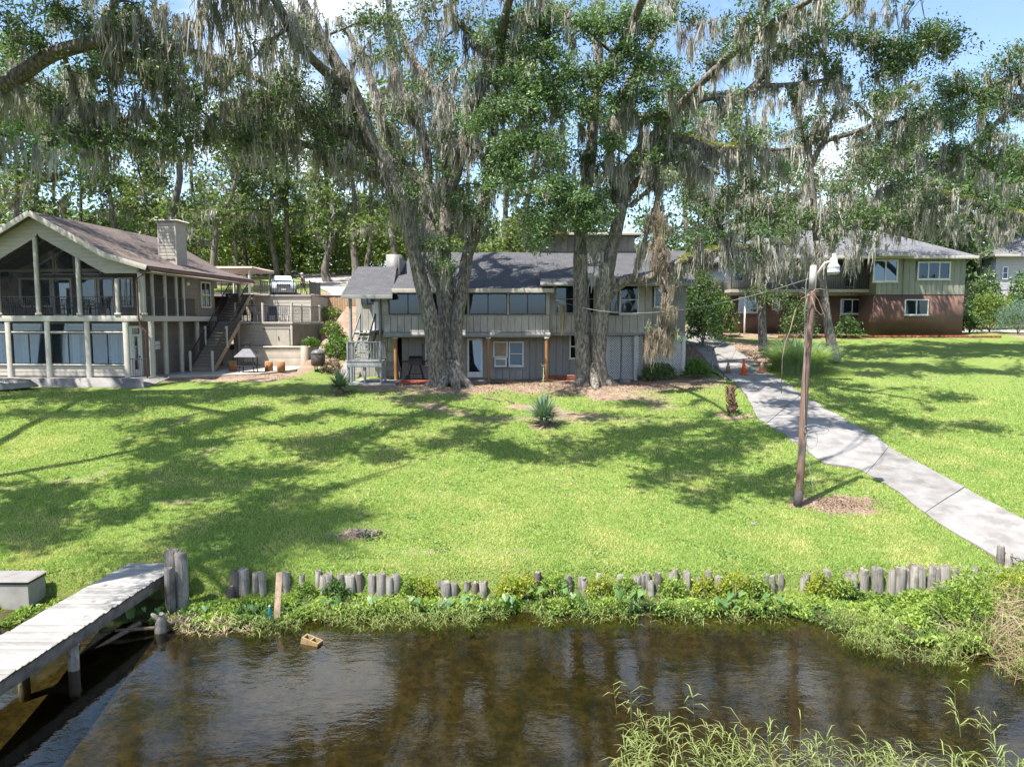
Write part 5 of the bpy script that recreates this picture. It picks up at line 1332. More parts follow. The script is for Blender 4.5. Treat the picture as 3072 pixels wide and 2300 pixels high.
# smoker (upright barrel grill)
kp = Vector((X(955, 42.5, 1100), 42.5, float(gz(X(955, 42.5), 42.5))))
SMK = thing('barrel_smoker', kp, 'dark upright barrel smoker between the terrace and the grey house', 'grill')
MB().lathe(kp, [(.30, .32), (.42, .40), (.42, 1.0), (.40, 1.02)], 18).build('barrel', M('smoker_black', (.06, .055, .055), (.10, .08, .075), 5, rough=.5, vary=0), SMK, True)
MB().lathe(kp + Vector((0, 0, 1.021)), [(.43, 0), (.42, .1), (.30, .24), (.08, .30), (.0, .3)], 18).build('lid', M('smoker_grey', (.13, .14, .16), None, 5, rough=.4, vary=0), SMK, True)
for k in range(3): cyl('leg', SMK, kp + Vector((.28 * math.cos(k * 2.1), .28 * math.sin(k * 2.1), -.05)), kp + Vector((.28 * math.cos(k * 2.1), .28 * math.sin(k * 2.1), .36)), .03, iron, k=6)
MB().tube([kp + Vector((-.12, -.44, 1.12)), kp + Vector((-.1, -.5, 1.14)), kp + Vector((.1, -.5, 1.14)), kp + Vector((.12, -.44, 1.12))], .015, 6).build('handle', iron, SMK)
# kettle style barbecue under the porch
bp = Vector((X(1248, 39.2, 1100), 39.1, 3.67)); BQ = thing('barbecue', bp, 'black barbecue grill on splayed legs under the porch', 'grill')
bk = M('grill_black', (.028, .028, .03), None, 9, rough=.4, vary=0)
MB().box(bp.x - .36, bp.x + .36, bp.y - .25, bp.y + .25, 4.48, 4.72).build('firebox', bk, BQ)
lidv = []
for s in (-.36, .36):
    for a_ in np.linspace(0, math.pi, 7): lidv.append((bp.x + s * (1 - .08 * math.sin(a_)), bp.y - .26 * math.cos(a_), 4.725 + .25 * math.sin(a_)))
mesh('lid', lidv, [(i, i + 1, i + 8, i + 7) for i in range(6)] + [tuple(range(6, -1, -1)), tuple(range(7, 14)), (0, 7, 13, 6)], bk, BQ)
box('side_shelf', BQ, bp.x - .8, bp.x - .37, bp.y - .2, bp.y + .2, 4.64, 4.68, bk); box('side_shelf', BQ, bp.x + .37, bp.x + .8, bp.y - .2, bp.y + .2, 4.64, 4.68, bk)
for s in (-1, 1):
    for dy in (-.18, .18): bar('leg', BQ, (bp.x + s * .45, bp.y + dy, 3.68), (bp.x + s * .22, bp.y + dy, 4.48), .04, .04, bk)
bar('cross_bar', BQ, (bp.x - .37, bp.y, 3.98), (bp.x + .37, bp.y, 3.98), .03, .03, bk)
for dy in (-.22, .22): cyl('wheel', BQ, (bp.x - .45, bp.y + dy - .02, 3.80), (bp.x - .45, bp.y + dy + .02, 3.80), .11, bk, k=14)
# swing frame with seat
swx, swy = X(1170, 38.3, 1100), 38.6
SWF = thing('hanging_chair', (swx, swy, 3.7), 'grey metal frame chair beside the porch post', 'chair')
gm = M('grey_tube', (.25, .24, .22), None, 9, rough=.5, vary=0)
for s in (-.55, .55):
    MB().tube([(swx + s, swy - .4, 3.7), (swx + s * .6, swy, 5.2), (swx + s, swy + .4, 3.7)], .025, 6).build('leg_frame', gm, SWF)
MB().tube([(swx - .33, swy, 5.2), (swx + .33, swy, 5.2)], .025, 6).build('top_bar', gm, SWF)
MB().tube([(swx + .45 * math.sin(t), swy - .05, 4.5 - .42 * math.cos(t)) for t in np.linspace(-2.4, 2.4, 14)], .022, 6).build('hoop', gm, SWF)
mesh('seat', [(swx - .35, swy - .3, 4.2), (swx + .35, swy - .3, 4.2), (swx + .35, swy + .2, 4.14), (swx - .35, swy + .2, 4.14), (swx - .3, swy + .3, 4.7), (swx + .3, swy + .3, 4.7)], [(0, 1, 2, 3), (3, 2, 5, 4)], gm, SWF)
# stacked terracotta pots
pp = Vector((X(1195, 39.3, 1115), 39.3, 3.67)); POT = thing('stacked_pots', pp, 'stack of terracotta pots behind the porch post', 'pot')
tcm = M('terracotta', (.36, .14, .08), (.28, .11, .06), 8, vary=.1)
for k in range(2): MB().lathe(pp + Vector((0, 0, k * .33)), [(.13, 0), (.19, .26), (.21, .26), (.21, .32), (.18, .32)], 14).build('pot', tcm, POT, True)
# short post in the yard right of oak B
wp = G(1933, 1141); YP = thing('yard_post', wp, 'single fresh wooden post standing in front of the lattice', 'post')
bar('shaft', YP, wp - Vector((0, 0, .2)), Vector((wp.x - .02, wp.y, Z(1003, wp.y))), .14, .14, new_wood); bar('cap', YP, Vector((wp.x - .02, wp.y, Z(1003, wp.y) + .004)), Vector((wp.x - .02, wp.y, Z(1003, wp.y) + .05)), .17, .17, pale_trim)
# drain grate / paving slabs near the door
PS = thing('stepping_stone', gp(X(1480, 37.6), 37.7), 'flat grey paving slab near the white door', 'slab')
MB().box(X(1420, 37.9), X(1462, 37.9), 37.6, 38.0, 3.55, 3.68).build('stone', concrete, PS)
P2 = thing('stepping_stone', gp(X(1880, 37.6), 37.6), 'pale paving slab at the foot of the lattice panel', 'slab')
MB().box(X(1858, 37.6), X(1890, 37.6), 37.3, 37.8, 3.6, 3.82).build('stone', concrete, P2)
HOL = thing('drain_cover', gp(X(1490, 37), 37), 'black disc standing for an open drain hole in the dirt by the porch post', 'drain')
MB().lathe(gp(X(1492, 37.2), 37.3) + Vector((0, 0, -.02)), [(.42, 0), (.4, .03), (.3, .03)], 16).build('rim', shade_black, HOL)  # flat disc; the darkness of the hole is painted in black
# fallen stick and chips on the lawn
for i, (p_, lab) in enumerate((([(1447, 1196), (1475, 1199), (1500, 1207)], 'bare fallen stick on the lawn below the left oak'), ([(1520, 1203), (1542, 1212)], 'short fallen stick beside the longer one on the lawn'))):
    pts = [G(*k) + Vector((0, 0, .04)) for k in p_]; t = thing('fallen_stick', pts[0], lab, 'stick'); MB().tube(pts, .045 - i * .01, 6).build('stem', drift_m, t, True)
# upturned boat on the left
bo = Vector((X(-60, 34.8, 1140), 34.8, 3.62)); 
hullm = M('olive_hull', (.13, .13, .11), (.10, .10, .085), 4, rough=.35, vary=0, spec=.5)
BO = thing('upturned_boat', (bo.x, 34.8, float(gz(bo.x, 34.8))), 'olive-grey boat lying upside down on the grass at the left edge', 'boat')
V, Fc = [], []; nL, nS = 17, 9; zb_ = float(gz(bo.x + 1, 34.8))
for i in range(nL):
    t = i / (nL - 1) * 2 - 1; w_ = .62 * (1 - abs(t) ** 2.6); h_ = .52 * (1 - .55 * abs(t) ** 3); xx = bo.x + t * 2.85
    for k in range(nS):
        a_ = math.pi * k / (nS - 1)
        V.append((xx, 34.8 - w_ * math.cos(a_), zb_ + .02 + .16 * abs(t) ** 3 + (h_ if w_ > .01 else h_) * math.sin(a_) ** .7 * (1 if abs(t) < .999 else .2)))
for i in range(nL - 1):
    for k in range(nS - 1): Fc.append((i * nS + k, i * nS + k + 1, (i + 1) * nS + k + 1, (i + 1) * nS + k))
mesh('hull', V, [tuple(reversed(f)) for f in Fc], hullm, BO, True)
MB().tube([V[i * nS] for i in range(nL)], .03, 6).build('gunwale', ds, BO, True); MB().tube([V[i * nS + nS - 1] for i in range(nL)], .03, 6).build('gunwale', ds, BO, True)
MB().tube([(V[i * nS + nS // 2][0], V[i * nS + nS // 2][1], V[i * nS + nS // 2][2] + .01) for i in range(1, nL - 1)], .025, 6).build('keel', ds, BO, True)
MB().box(bo.x + 1.1, bo.x + 1.5, 34.3, 34.36, zb_ + .38, zb_ + .44).build('carry_handle', white_m, BO)

# ================================================================== SUV on the parking terrace
cx_, cyy, cz_ = X(852, 57, 880), 57.0, zu + .13
FR[0] = Matrix.Translation((cx_, cyy, cz_)) @ Matrix.Rotation(R(20), 4, 'Z')
CAR = thing('parked_car', (0, 0, 0), 'silver-white SUV parked on the upper terrace facing the lake', 'car', framed=True)
paint = M('car_paint', (.62, .65, .68), (.58, .61, .64), 2, rough=.25, vary=0, spec=.6); tyre = M('tyre_rubber', (.02, .02, .02), None, 9, vary=0); rimm = M('alloy', (.5, .5, .52), None, 9, rough=.3, metal=.8, vary=0)
# y: 0 front .. 4.7 rear ; profile of (y, z low, z high, half width)
prof = [(0, .45, .80, .78), (.08, .32, 1.0, .90), (.5, .28, 1.08, .95), (1.3, .28, 1.14, .97), (2.2, .28, 1.16, .97), (3.4, .28, 1.17, .97), (4.4, .32, 1.14, .95), (4.65, .45, 1.05, .88)]
V, Fc = [], []
for (y, z0, z1, w_) in prof: V += [(-w_ * .94, y, z0), (w_ * .94, y, z0), (w_, y, (z0 + z1) / 2), (w_ * .96, y, z1 - .06), (w_ * .86, y, z1), (-w_ * .86, y, z1), (-w_ * .96, y, z1 - .06), (-w_, y, (z0 + z1) / 2)]
for i in range(len(prof) - 1):
    for k in range(8): Fc.append((i * 8 + k, i * 8 + (k + 1) % 8, (i + 1) * 8 + (k + 1) % 8, (i + 1) * 8 + k))
Fc += [tuple(reversed(range(8))), tuple((len(prof) - 1) * 8 + k for k in range(8))]
mesh('body', V, Fc, paint, CAR, True)
cab = [(1.25, 1.13, .80), (1.95, 1.66, .66), (2.2, 1.70, .64), (3.9, 1.68, .64), (4.5, 1.14, .78)]
V = []
for (y, z, w_) in cab: V += [(-w_, y, z), (w_, y, z)]
lowv = [(-.84, 1.25, 1.10), (.84, 1.25, 1.10), (-.84, 4.5, 1.10), (.84, 4.5, 1.10), (-.86, 2.2, 1.12), (.86, 2.2, 1.12), (-.86, 3.9, 1.12), (.86, 3.9, 1.12)]
V += lowv
mesh('cabin', V, [(0, 1, 3, 2), (2, 3, 5, 4), (4, 5, 7, 6), (6, 7, 9, 8), (1, 15, 5, 3), (15, 17, 7, 5), (17, 13, 9, 7), (0, 2, 4, 14), (14, 4, 6, 16), (16, 6, 8, 12)], paint, CAR)
wg = glassmat('car_glass', (.25, .3, .33), .22, .3)
mesh('windscreen', [(-.72, 1.32, 1.17), (.72, 1.32, 1.17), (.62, 1.92, 1.62), (-.62, 1.92, 1.62)], [(0, 1, 2, 3)], wg, CAR).location.y -= .02
for s in (-1, 1):
    for (ya, yb2, yc, yd) in ((1.45, 2.6, 2.55, 2.0), (2.7, 3.9, 3.85, 2.65)):
        mesh('side_window', [(s * .875, ya, 1.18), (s * .875, yb2, 1.18), (s * .70, yc, 1.6), (s * .70, yd, 1.6)], [(0, 1, 2, 3)], wg, CAR)
    hl = MB().box(s * .88 - .16, s * .88 + .06, -.03 + .08, .28, .80, .96).build('headlight', M('headlight_lens', (.75, .77, .8), None, 4, rough=.15, vary=0), CAR)
    for y in (.9, 3.75):
        t = cyl('wheel', CAR, (s * .78, y, .36), (s * 1.0, y, .36), .37, tyre, k=18); cyl('rim', t, (s * 1.0, y, .36), (s * 1.015, y, .36), .24, rimm, k=14)
    mb = MB().box(s * 1.0 - .02 + s * .02, s * 1.0 + .02 + s * .14, 1.4, 1.55, 1.12, 1.26).build('mirror', paint, CAR)
MB().box(-.5, .5, -.02, .02, .62, .93).build('grille', bk, CAR); MB().box(-.86, .86, -.03, .05, .34, .58).build('bumper', M('bumper_grey', (.16, .165, .17), None, 4, vary=0), CAR)
for k in range(3): box('grille_bar', CAR, -.46, .46, -.035, -.021, .68 + k * .09, .70 + k * .09, rimm)
box('number_plate', CAR, -.18, .18, -.05, -.032, .42, .54, white_m)
for s in (-.58, .58): MB().tube([(s, 2.1, 1.70), (s, 2.2, 1.76), (s, 3.8, 1.74), (s, 3.9, 1.69)], .02, 6).build('roof_rail', bk, CAR)
FR[0] = Matrix.Identity(4)

# ================================================================== PERSON walking on the terrace beside the car
hx, hy = X(908, 58, 860), 58.2; hz_ = zu + (hy - 54) * .05
PE = thing('person', (hx, hy, hz_), 'person in dark top and pale cap walking on the terrace behind the rail', 'person')
def skinbody(name, joints, edges, mat, par, sub=2):
    me = bpy.data.meshes.new(name); me.from_pydata([(j[0], j[1], j[2]) for j in joints], edges, []); me.update()
    o = link(name, me, Matrix.Translation((hx, hy, hz_)), par)
    md = o.modifiers.new('skin', 'SKIN'); md.use_smooth_shade = True
    o.data.materials.append(mat)
    for i, j in enumerate(joints): me.skin_vertices[0].data[i].radius = (j[3], j[3])
    me.skin_vertices[0].data[0].use_root = True
    s_ = o.modifiers.new('sub', 'SUBSURF'); s_.levels = sub; s_.render_levels = sub
    return o
skin = M('skin', (.42, .26, .19), None, 9, rough=.6, vary=0)
J = [(0, 0, .95, .14), (0, 0, 1.15, .13), (-.03, 0, 1.38, .15), (-.05, -.01, 1.5, .06), (-.08, -.02, 1.63, .105), (-.09, -.02, 1.70, .09),
     (-.05, -.19, 1.40, .06), (-.10, -.24, 1.13, .045), (-.20, -.20, .92, .035), (-.24, -.2, .86, .03), (-.03, .19, 1.40, .06), (.05, .24, 1.14, .045), (-.02, .2, .93, .035), (-.05, .2, .87, .03),
     (-.02, -.09, .88, .095), (-.16, -.09, .5, .065), (-.20, -.09, .09, .045), (-.32, -.09, .05, .04), (.02, .09, .88, .095), (.10, .09, .48, .065), (.28, .09, .13, .045), (.20, .09, .05, .04)]
E = [(0, 1), (1, 2), (2, 3), (3, 4), (4, 5), (2, 6), (6, 7), (7, 8), (8, 9), (2, 10), (10, 11), (11, 12), (12, 13), (0, 14), (14, 15), (15, 16), (16, 17), (0, 18), (18, 19), (19, 20), (20, 21)]
skinbody('body', J, E, skin, PE)
sh = M('charcoal_shirt', (.045, .045, .055), None, 9, vary=0); tr_ = M('dark_shorts', (.07, .07, .08), None, 9, vary=0)
JS = [(j[0], j[1], j[2], j[3] + .014) for j in (J[1], J[2], J[6], J[7], J[10], J[11])]; JS.insert(0, (0, 0, .96, .155))
skinbody('shirt', JS, [(0, 1), (1, 2), (2, 3), (3, 4), (2, 5), (5, 6)], sh, PE)
JT = [(0, 0, .93, .16), (-.02, -.09, .86, .115), (-.14, -.09, .54, .09), (.02, .09, .86, .115), (.09, .09, .52, .09)]
skinbody('shorts', JT, [(0, 1), (1, 2), (0, 3), (3, 4)], tr_, PE)
cap = MB().lathe((hx - .085, hy - .02, hz_ + 1.68), [(.118, 0), (.118, .05), (.09, .11), (.03, .135)], 14); cap.box(hx - .085 - .22, hx - .085 - .08, hy - .1, hy + .06, hz_ + 1.685, hz_ + 1.70)
cap.build('cap', M('pale_cap', (.6, .58, .52), None, 6, vary=0), PE, True)
# ================================================================== TREES
bark_oak = M('oak_bark', (.31, .28, .245), (.10, .086, .073), 2.3, stretch=(4.6, 4.6, 1.7), rough=.95, bmp=1.0, bdist=.08, vary=.06, fine=2.6, lo=.38, hi=.60, c3=(.135, .125, .10), s3=1.3)
bark_bg = M('pale_trunk_bark', (.20, .18, .15), (.08, .068, .056), 2, stretch=(4, 4, .6), rough=.95, bmp=.7, bdist=.04, vary=.25)
leaf_oak_lit = leafmat('oak_leaf_sunlit', (.10, .18, .07), (.20, .29, .135), (.075, .14, .05), .24, .5, .3)  # lighter copy of the oak leaf, sunlight put into its colour
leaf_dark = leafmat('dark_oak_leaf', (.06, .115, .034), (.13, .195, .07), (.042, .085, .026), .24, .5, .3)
leaf_bg = leafmat('woodland_leaf', (.09, .14, .042), (.18, .225, .085), (.055, .095, .03), .32)
leaf_cyp = leafmat('cypress_leaf', (.10, .20, .03), (.15, .27, .05), (.08, .16, .03), .40)
leaf_fern = leafmat('fern_leaf', (.22, .24, .04), (.32, .32, .07), (.13, .17, .035), .35)
leaf_shrub = leafmat('shrub_leaf', (.06, .13, .025), (.13, .22, .045), (.045, .09, .02), .3)
leaf_lime = leafmat('lime_leaf', (.12, .185, .038), (.20, .255, .065), (.075, .13, .03), .32)
moss_m = leafmat('spanish_moss', (.30, .285, .255), (.56, .54, .495), (.22, .205, .18), .16, .9, .1, big=.5)
moss_dry = leafmat('dry_moss', (.30, .24, .19), (.40, .33, .27), (.22, .18, .14), .25, .9, .1, big=.8)

def unit(v): return v / np.maximum(np.linalg.norm(v, axis=-1, keepdims=True), 1e-9)
def crom(P, n):
    """smooth path through control rows (x, y, z, r)"""
    P = np.asarray(P, float)
    if len(P) < 3: 
        t = np.linspace(0, 1, n)[:, None]; return P[0] * (1 - t) + P[-1] * t
    Q = np.vstack([2 * P[0] - P[1], P, 2 * P[-1] - P[-2]]); m_ = len(P) - 1
    t = np.linspace(0, m_ - 1e-6, n); i = t.astype(int); f = (t - i)[:, None]
    a, b_, c, d = Q[i], Q[i + 1], Q[i + 2], Q[i + 3]
    return .5 * (2 * b_ + (c - a) * f + (2 * a - 5 * b_ + 4 * c - d) * f ** 2 + (3 * b_ - a - 3 * c + d) * f ** 3)
class Quads:
    def __init__(s): s.V = []; s.F = []; s.n = 0
    def add(s, V, Fq): s.V.append(V); s.F.append(Fq + s.n); s.n += len(V)
    def build(s, name, mat, par, smooth=False):
        if not s.V: return None
        return mesh(name, np.concatenate(s.V), np.concatenate(s.F), mat, par, smooth, framed=False)
def tubeq(path, sides, flute=0.0, rg=rng):
    P = path[:, :3]; r = path[:, 3]; n = len(P)
    T = unit(np.gradient(P, axis=0)); u = np.tile(np.array([[0., 1., .15]]), (n, 1)); u = unit(u - (u * T).sum(1, keepdims=True) * T)
    w = np.cross(T, u); a = np.linspace(0, 2 * np.pi, sides, endpoint=False)
    ph = rg.uniform(0, 6.28, 3)
    mod = 1 + flute * (np.sin(3 * a + ph[0])[None] * .5 + np.sin(5 * a + ph[1])[None] * .35 + rg.normal(0, .25, (n, sides)))
    V = P[:, None] + (u[:, None] * np.cos(a)[None, :, None] + w[:, None] * np.sin(a)[None, :, None]) * (r[:, None] * mod)[:, :, None]
    i = np.arange(n - 1)[:, None] * sides; k = np.arange(sides)[None]; k2 = (k + 1) % sides
    Fq = np.stack([i + k, i + k2, i + sides + k2, i + sides + k], -1).reshape(-1, 4)
    return V.reshape(-1, 3), Fq
def leafquads(C, size, rg, up=.5, aspect=.45, droop=0, tri=False):
    n = len(C); d = unit(rg.normal(0, 1, (n, 3)) + np.array([0, 0, -droop])); nrm = unit(rg.normal(0, 1, (n, 3)) + np.array([-.25, -.25, up]))
    s_ = unit(np.cross(nrm, d)); L = size * rg.uniform(.5, 1.45, (n, 1)); Wd = L * aspect
    if tri: return np.stack([C - d * L * .5, C + s_ * Wd * .6 + d * L * .3, C + d * L * .5 - s_ * Wd * .25], 1).reshape(-1, 3), np.arange(3 * n).reshape(-1, 3)
    V = np.stack([C - d * L * .5, C + s_ * Wd * .5 + d * L * .05, C + d * L * .5, C - s_ * Wd * .5 + d * L * .05], 1).reshape(-1, 3)
    return V, np.arange(4 * n).reshape(-1, 4)
def mossquads(A, Ls, n_each, spread, wid, rg):
    """hanging strands: anchors A, lengths Ls"""
    k = len(A); idx = np.repeat(np.arange(k), n_each); n = len(idx)
    rad = np.abs(rg.normal(0, 1, n)) * spread; ang = rg.uniform(0, 6.28, n)
    base = A[idx] + np.stack([rad * np.cos(ang), rad * np.sin(ang), rg.uniform(-.12, .12, n)], 1)
    ln = .80 * Ls[idx] * np.clip(1.15 - rad / (spread * 2.2), .15, 1.2) * rg.uniform(.35, 1.0, n)
    th = rg.uniform(0, np.pi, n); s_ = np.stack([np.cos(th), np.sin(th), np.zeros(n)], 1)
    w = wid * rg.uniform(.35, 1.5, n); te = rg.uniform(.05, .45, n); tm = rg.uniform(.25, .8, n); ln = ln * np.where(rg.random(n) < .12, 1.35, 1)
    pull = (A[idx] - base) * np.array([1, 1, 0]) ; sway = rg.normal(0, .085, (n, 2, 3)); sway[:, :, 2] = 0
    p0 = base; p1 = base + pull * .25 + sway[:, 0] * ln[:, None] + np.stack([0 * ln, 0 * ln, -ln * rg.uniform(.3, .65, n)], 1); p2 = base + pull * .55 + (sway[:, 0] + sway[:, 1]) * ln[:, None] + np.stack([0 * ln, 0 * ln, -ln], 1)
    V = np.stack([p0 - s_ * (w * .5)[:, None], p0 + s_ * (w * .5)[:, None], p1 + s_ * (w * tm)[:, None], p1 - s_ * (w * tm)[:, None], p2 + s_ * (w * te * .5)[:, None], p2 - s_ * (w * te * .5)[:, None]], 1).reshape(-1, 3)
    b_ = np.arange(n)[:, None] * 6
    return V, np.concatenate([b_ + np.array([[0, 1, 2, 3]]), b_ + np.array([[3, 2, 4, 5]])], 0)
class Tree:
    def __init__(s, seed): s.rg = np.random.default_rng(seed); s.wood = Quads(); s.paths = []; s.tips = []; s.mossA = []; s.mossL = []; s.ctips = []; s.fern = []
    def limb(s, P, sides=10, flute=.08, n=None, keep=True):
        path = crom(P, n or max(8, len(P) * 4)); s.wood.add(*tubeq(path, sides, flute, s.rg))
        if keep: s.paths.append(path)
        return path
    def branch(s, p, d, L, r, up=.15, wob=.35, sides=5, n=7, end=.012):
        pts = [np.append(p, r)]; d = d / np.linalg.norm(d)
        for i in range(1, n):
            d = unit(d + s.rg.normal(0, wob, 3) * .5 + np.array([0, 0, up * .3])); p = p + d * L / (n - 1)
            pts.append(np.append(p, r * (1 - i / (n - 1)) + end))
        path = crom(pts, n + 3); s.wood.add(*tubeq(path, sides, 0, s.rg)); return path
    def bough(s, target, clusters, spread, leaf=True, moss=0, mossL=(.6, 1.6), r=.05):
        """a bough from the nearest limb to a foliage mass, with twigs to its clusters"""
        target = np.asarray(target, float)
        best = None
        for P in s.paths:
            k = np.linalg.norm((P[:, :3] - target) * np.array([1, 1, 1.15]), axis=1) + (P[:, 2] > target[2] + 1) * .4; i = int(k.argmin())
            if best is None or k[i] < best[0]: best = (k[i], P[i])
        p0 = best[1][:3]; r0 = min(best[1][3] * .6, r + .012 * best[0])
        mid = (p0 + target) / 2 + s.rg.normal(0, .12 * best[0] + .05, 3) + np.array([0, 0, .06 * best[0]])
        path = s.limb([np.append(p0, r0), np.append(mid, r0 * .65), np.append(target, r0 * .3)], 6, 0, 9, keep=best[0] < 5)
        for c in range(clusters):
            o = s.rg.normal(0, 1, 3) * spread * np.array([1, 1, .6]); e = target + o
            a = path[s.rg.integers(4, 9), :3]
            m_ = (a + e) / 2 + s.rg.normal(0, .1, 3)
            tw = crom([np.append(a, .018), np.append(m_, .012), np.append(e, .006)], 5); s.wood.add(*tubeq(tw, 4, 0, s.rg))
            if leaf: s.tips.append(e); s.tips.append(m_)
            if s.rg.random() < moss: s.mossA.append(m_); s.mossL.append(s.rg.uniform(*mossL))
    def grow(s, path, n, L, up=.1, t0=.25, twigs=4, leaf=.7, moss=.6, mossL=(.6, 2.0)):
        m_ = len(path)
        for _ in range(n):
            i = int(s.rg.uniform(t0, .98) * (m_ - 1)); p = path[i, :3]; T = unit(path[min(i + 1, m_ - 1), :3] - path[max(i - 1, 0), :3])
            d = unit(np.cross(T, s.rg.normal(0, 1, 3))) + T * .5 + np.array([0, 0, up]); ll = s.rg.uniform(*L)
            b_ = s.branch(p, d, ll, min(path[i, 3] * .5, .02 + .022 * ll), up)
            for _k in range(twigs):
                j = s.rg.integers(3, len(b_)); tw = s.branch(b_[j, :3], unit(s.rg.normal(0, 1, 3)) + unit(b_[-1, :3] - b_[0, :3]) * .6, ll * s.rg.uniform(.2, .45), .016, .1, .4, 4, 4, .004)
                if s.rg.random() < leaf: s.tips.append(tw[-1, :3]); s.tips.append(tw[-3, :3])
                if s.rg.random() < moss: s.mossA.append(tw[2, :3]); s.mossL.append(s.rg.uniform(*mossL))
            for j in range(2, len(b_)):
                if s.rg.random() < moss * .7: s.mossA.append(b_[j, :3]); s.mossL.append(s.rg.uniform(*mossL))
    def drape(s, path, dens, mossL=(.5, 1.8), t0=.2):
        L = np.linalg.norm(np.diff(path[:, :3], axis=0), axis=1).sum(); n = int(L * dens)
        for _ in range(n):
            f = s.rg.uniform(t0, 1) * (len(path) - 1); i = int(f); f -= i; j = min(i + 1, len(path) - 1)
            p = path[i] * (1 - f) + path[j] * f; a = s.rg.uniform(0, 6.28)
            s.mossA.append(p[:3] + np.array([math.cos(a) * p[3] * .8, math.sin(a) * p[3] * .8, -p[3] * .3])); s.mossL.append(s.rg.uniform(*mossL) * (1.5 if s.rg.random() < .15 else 1))
    def ferny(s, path, t0, t1, dens=260):
        P = path[int(t0 * (len(path) - 1)):max(int(t1 * (len(path) - 1)), int(t0 * (len(path) - 1)) + 2)]
        L = np.linalg.norm(np.diff(P[:, :3], axis=0), axis=1).sum(); n = int(L * dens); f = s.rg.uniform(0, len(P) - 1.001, n); i = f.astype(int); f = (f - i)[:, None]
        p = P[i] * (1 - f) + P[i + 1] * f; a = s.rg.normal(np.pi / 2, .9, n); y = s.rg.normal(0, 1, n)
        o = np.stack([y * .03, np.cos(a) * (p[:, 3] + .06), np.abs(np.sin(a)) * (p[:, 3] + .05)], 1); s.fern.append(p[:, :3] + o + s.rg.normal(0, .04, (n, 3)))
    def finish(s, name, base, label, leafm, bark=bark_oak, lsize=.13, per=38, crad=.34, n_moss=26, mspread=.13, mwid=.036, group=None, cat='tree', aspect=.45, tri=False):
        t = thing(name, base, label, cat, group)
        s.wood.build('trunk', bark, t, True)
        if s.tips:
            T = np.array(s.tips); n = len(T) * per; C = np.repeat(T, per, 0) + s.rg.normal(0, 1, (n, 3)) * crad * np.array([1, 1, .75])
            q = Quads(); q.add(*leafquads(C, lsize, s.rg, aspect=aspect, tri=tri)); q.build('crown', leafm, t)
        if s.ctips:
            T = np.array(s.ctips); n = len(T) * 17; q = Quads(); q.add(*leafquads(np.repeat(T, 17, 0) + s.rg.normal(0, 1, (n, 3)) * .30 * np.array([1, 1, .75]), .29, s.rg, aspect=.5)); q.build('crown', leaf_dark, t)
        if s.mossA:
            q = Quads(); q.add(*mossquads(np.array(s.mossA), np.array(s.mossL), n_moss, mspread, mwid, s.rg)); q.build('spanish_moss', moss_m, t)['kind'] = 'stuff'
        if s.fern:
            q = Quads(); q.add(*leafquads(np.concatenate(s.fern), .09, s.rg, aspect=.4)); q.build('fern_growth', leaf_fern, t)
        return t
def PX(rows, D0, D1, w0=None, w1=None):
    """traced limb: rows of (px, py[, width px]) with distance running from D0 to D1"""
    n = len(rows); out = []
    for i, r_ in enumerate(rows):
        D = D0 + (D1 - D0) * i / (n - 1); p = U(r_[0], r_[1], D)
        w = r_[2] if len(r_) > 2 else (w0 + (w1 - w0) * i / (n - 1)); out.append((p.x, p.y, p.z, w / 2 * D / F))
    return out


def upsun(px_, py_, lift=1.2):
    g_ = np.array(G(px_, py_)); sd = np.array(sun_dir); k = 4.0
    while k < 40:
        p_ = g_ + sd * k
        if p_[2] > CAMZ + .455 * max(p_[1], 0) + lift: return p_
        k += .25
    return p_
def canopy(tree, spots, moss=.25):
    """crown boughs above the lawn: each spot is a shaded patch of ground (photo px), its bough stands up-sun of it, above the view"""
    for (px_, py_, sp_, c_) in spots:
        k_ = tree.tips; tree.tips = tree.ctips; tree.bough(upsun(px_, py_, 1.0 + sp_), int(c_ * 2.3), sp_ * .66, True, moss, (.4, 1.0), .045); tree.tips = k_

# ------------------------------------------------------------------ OAK A (left of the pair)
A = Tree(21)
a1 = A.limb(PX([(1316, 1175, 72), (1314, 1140, 57), (1305, 1050, 52), (1291, 963, 50), (1264, 850, 45), (1242, 758, 40), (1226, 700, 40), (1213, 635, 45), (1182, 555, 45), (1153, 490, 43), (1113, 429, 43), (1062, 290, 43), (1015, 203, 38), (932, 54, 29), (880, -60, 24), (820, -200, 17)], 36, 32.5), 16, .10, 70)
a2 = A.limb(PX([(1345, 1178, 69), (1345, 1130, 51), (1342, 1000, 44), (1332, 900, 43), (1318, 800, 38), (1300, 735, 36), (1284, 650, 36), (1269, 552, 31), (1225, 508, 28), (1189, 472, 26), (1160, 398, 25), (1127, 290, 21), (1084, 167, 20), (1015, 54, 15)], 36.1, 38), 14, .10, 56)
a3 = A.limb(PX([(1280, 610), (1283, 489), (1269, 398), (1243, 326), (1214, 283), (1182, 200), (1170, 60), (1160, -60)], 36.6, 40, 30, 16), 10, .06)
a4 = A.limb(PX([(1335, 820), (1332, 720), (1336, 635), (1341, 563), (1345, 472), (1352, 417), (1330, 320), (1280, 235), (1243, 181), (1180, 40)], 36.5, 39, 40, 16), 12, .08)
a5 = A.limb(PX([(1345, 700), (1352, 581), (1370, 527), (1381, 472), (1400, 380), (1425, 301), (1454, 217), (1466, 156), (1446, 120), (1388, 80), (1334, 18)], 37, 35, 34, 16), 10, .06)
a5b = A.limb(PX([(1440, 270), (1470, 245), (1510, 205), (1540, 190)], 36.2, 35.6, 20, 12), 8, .05)
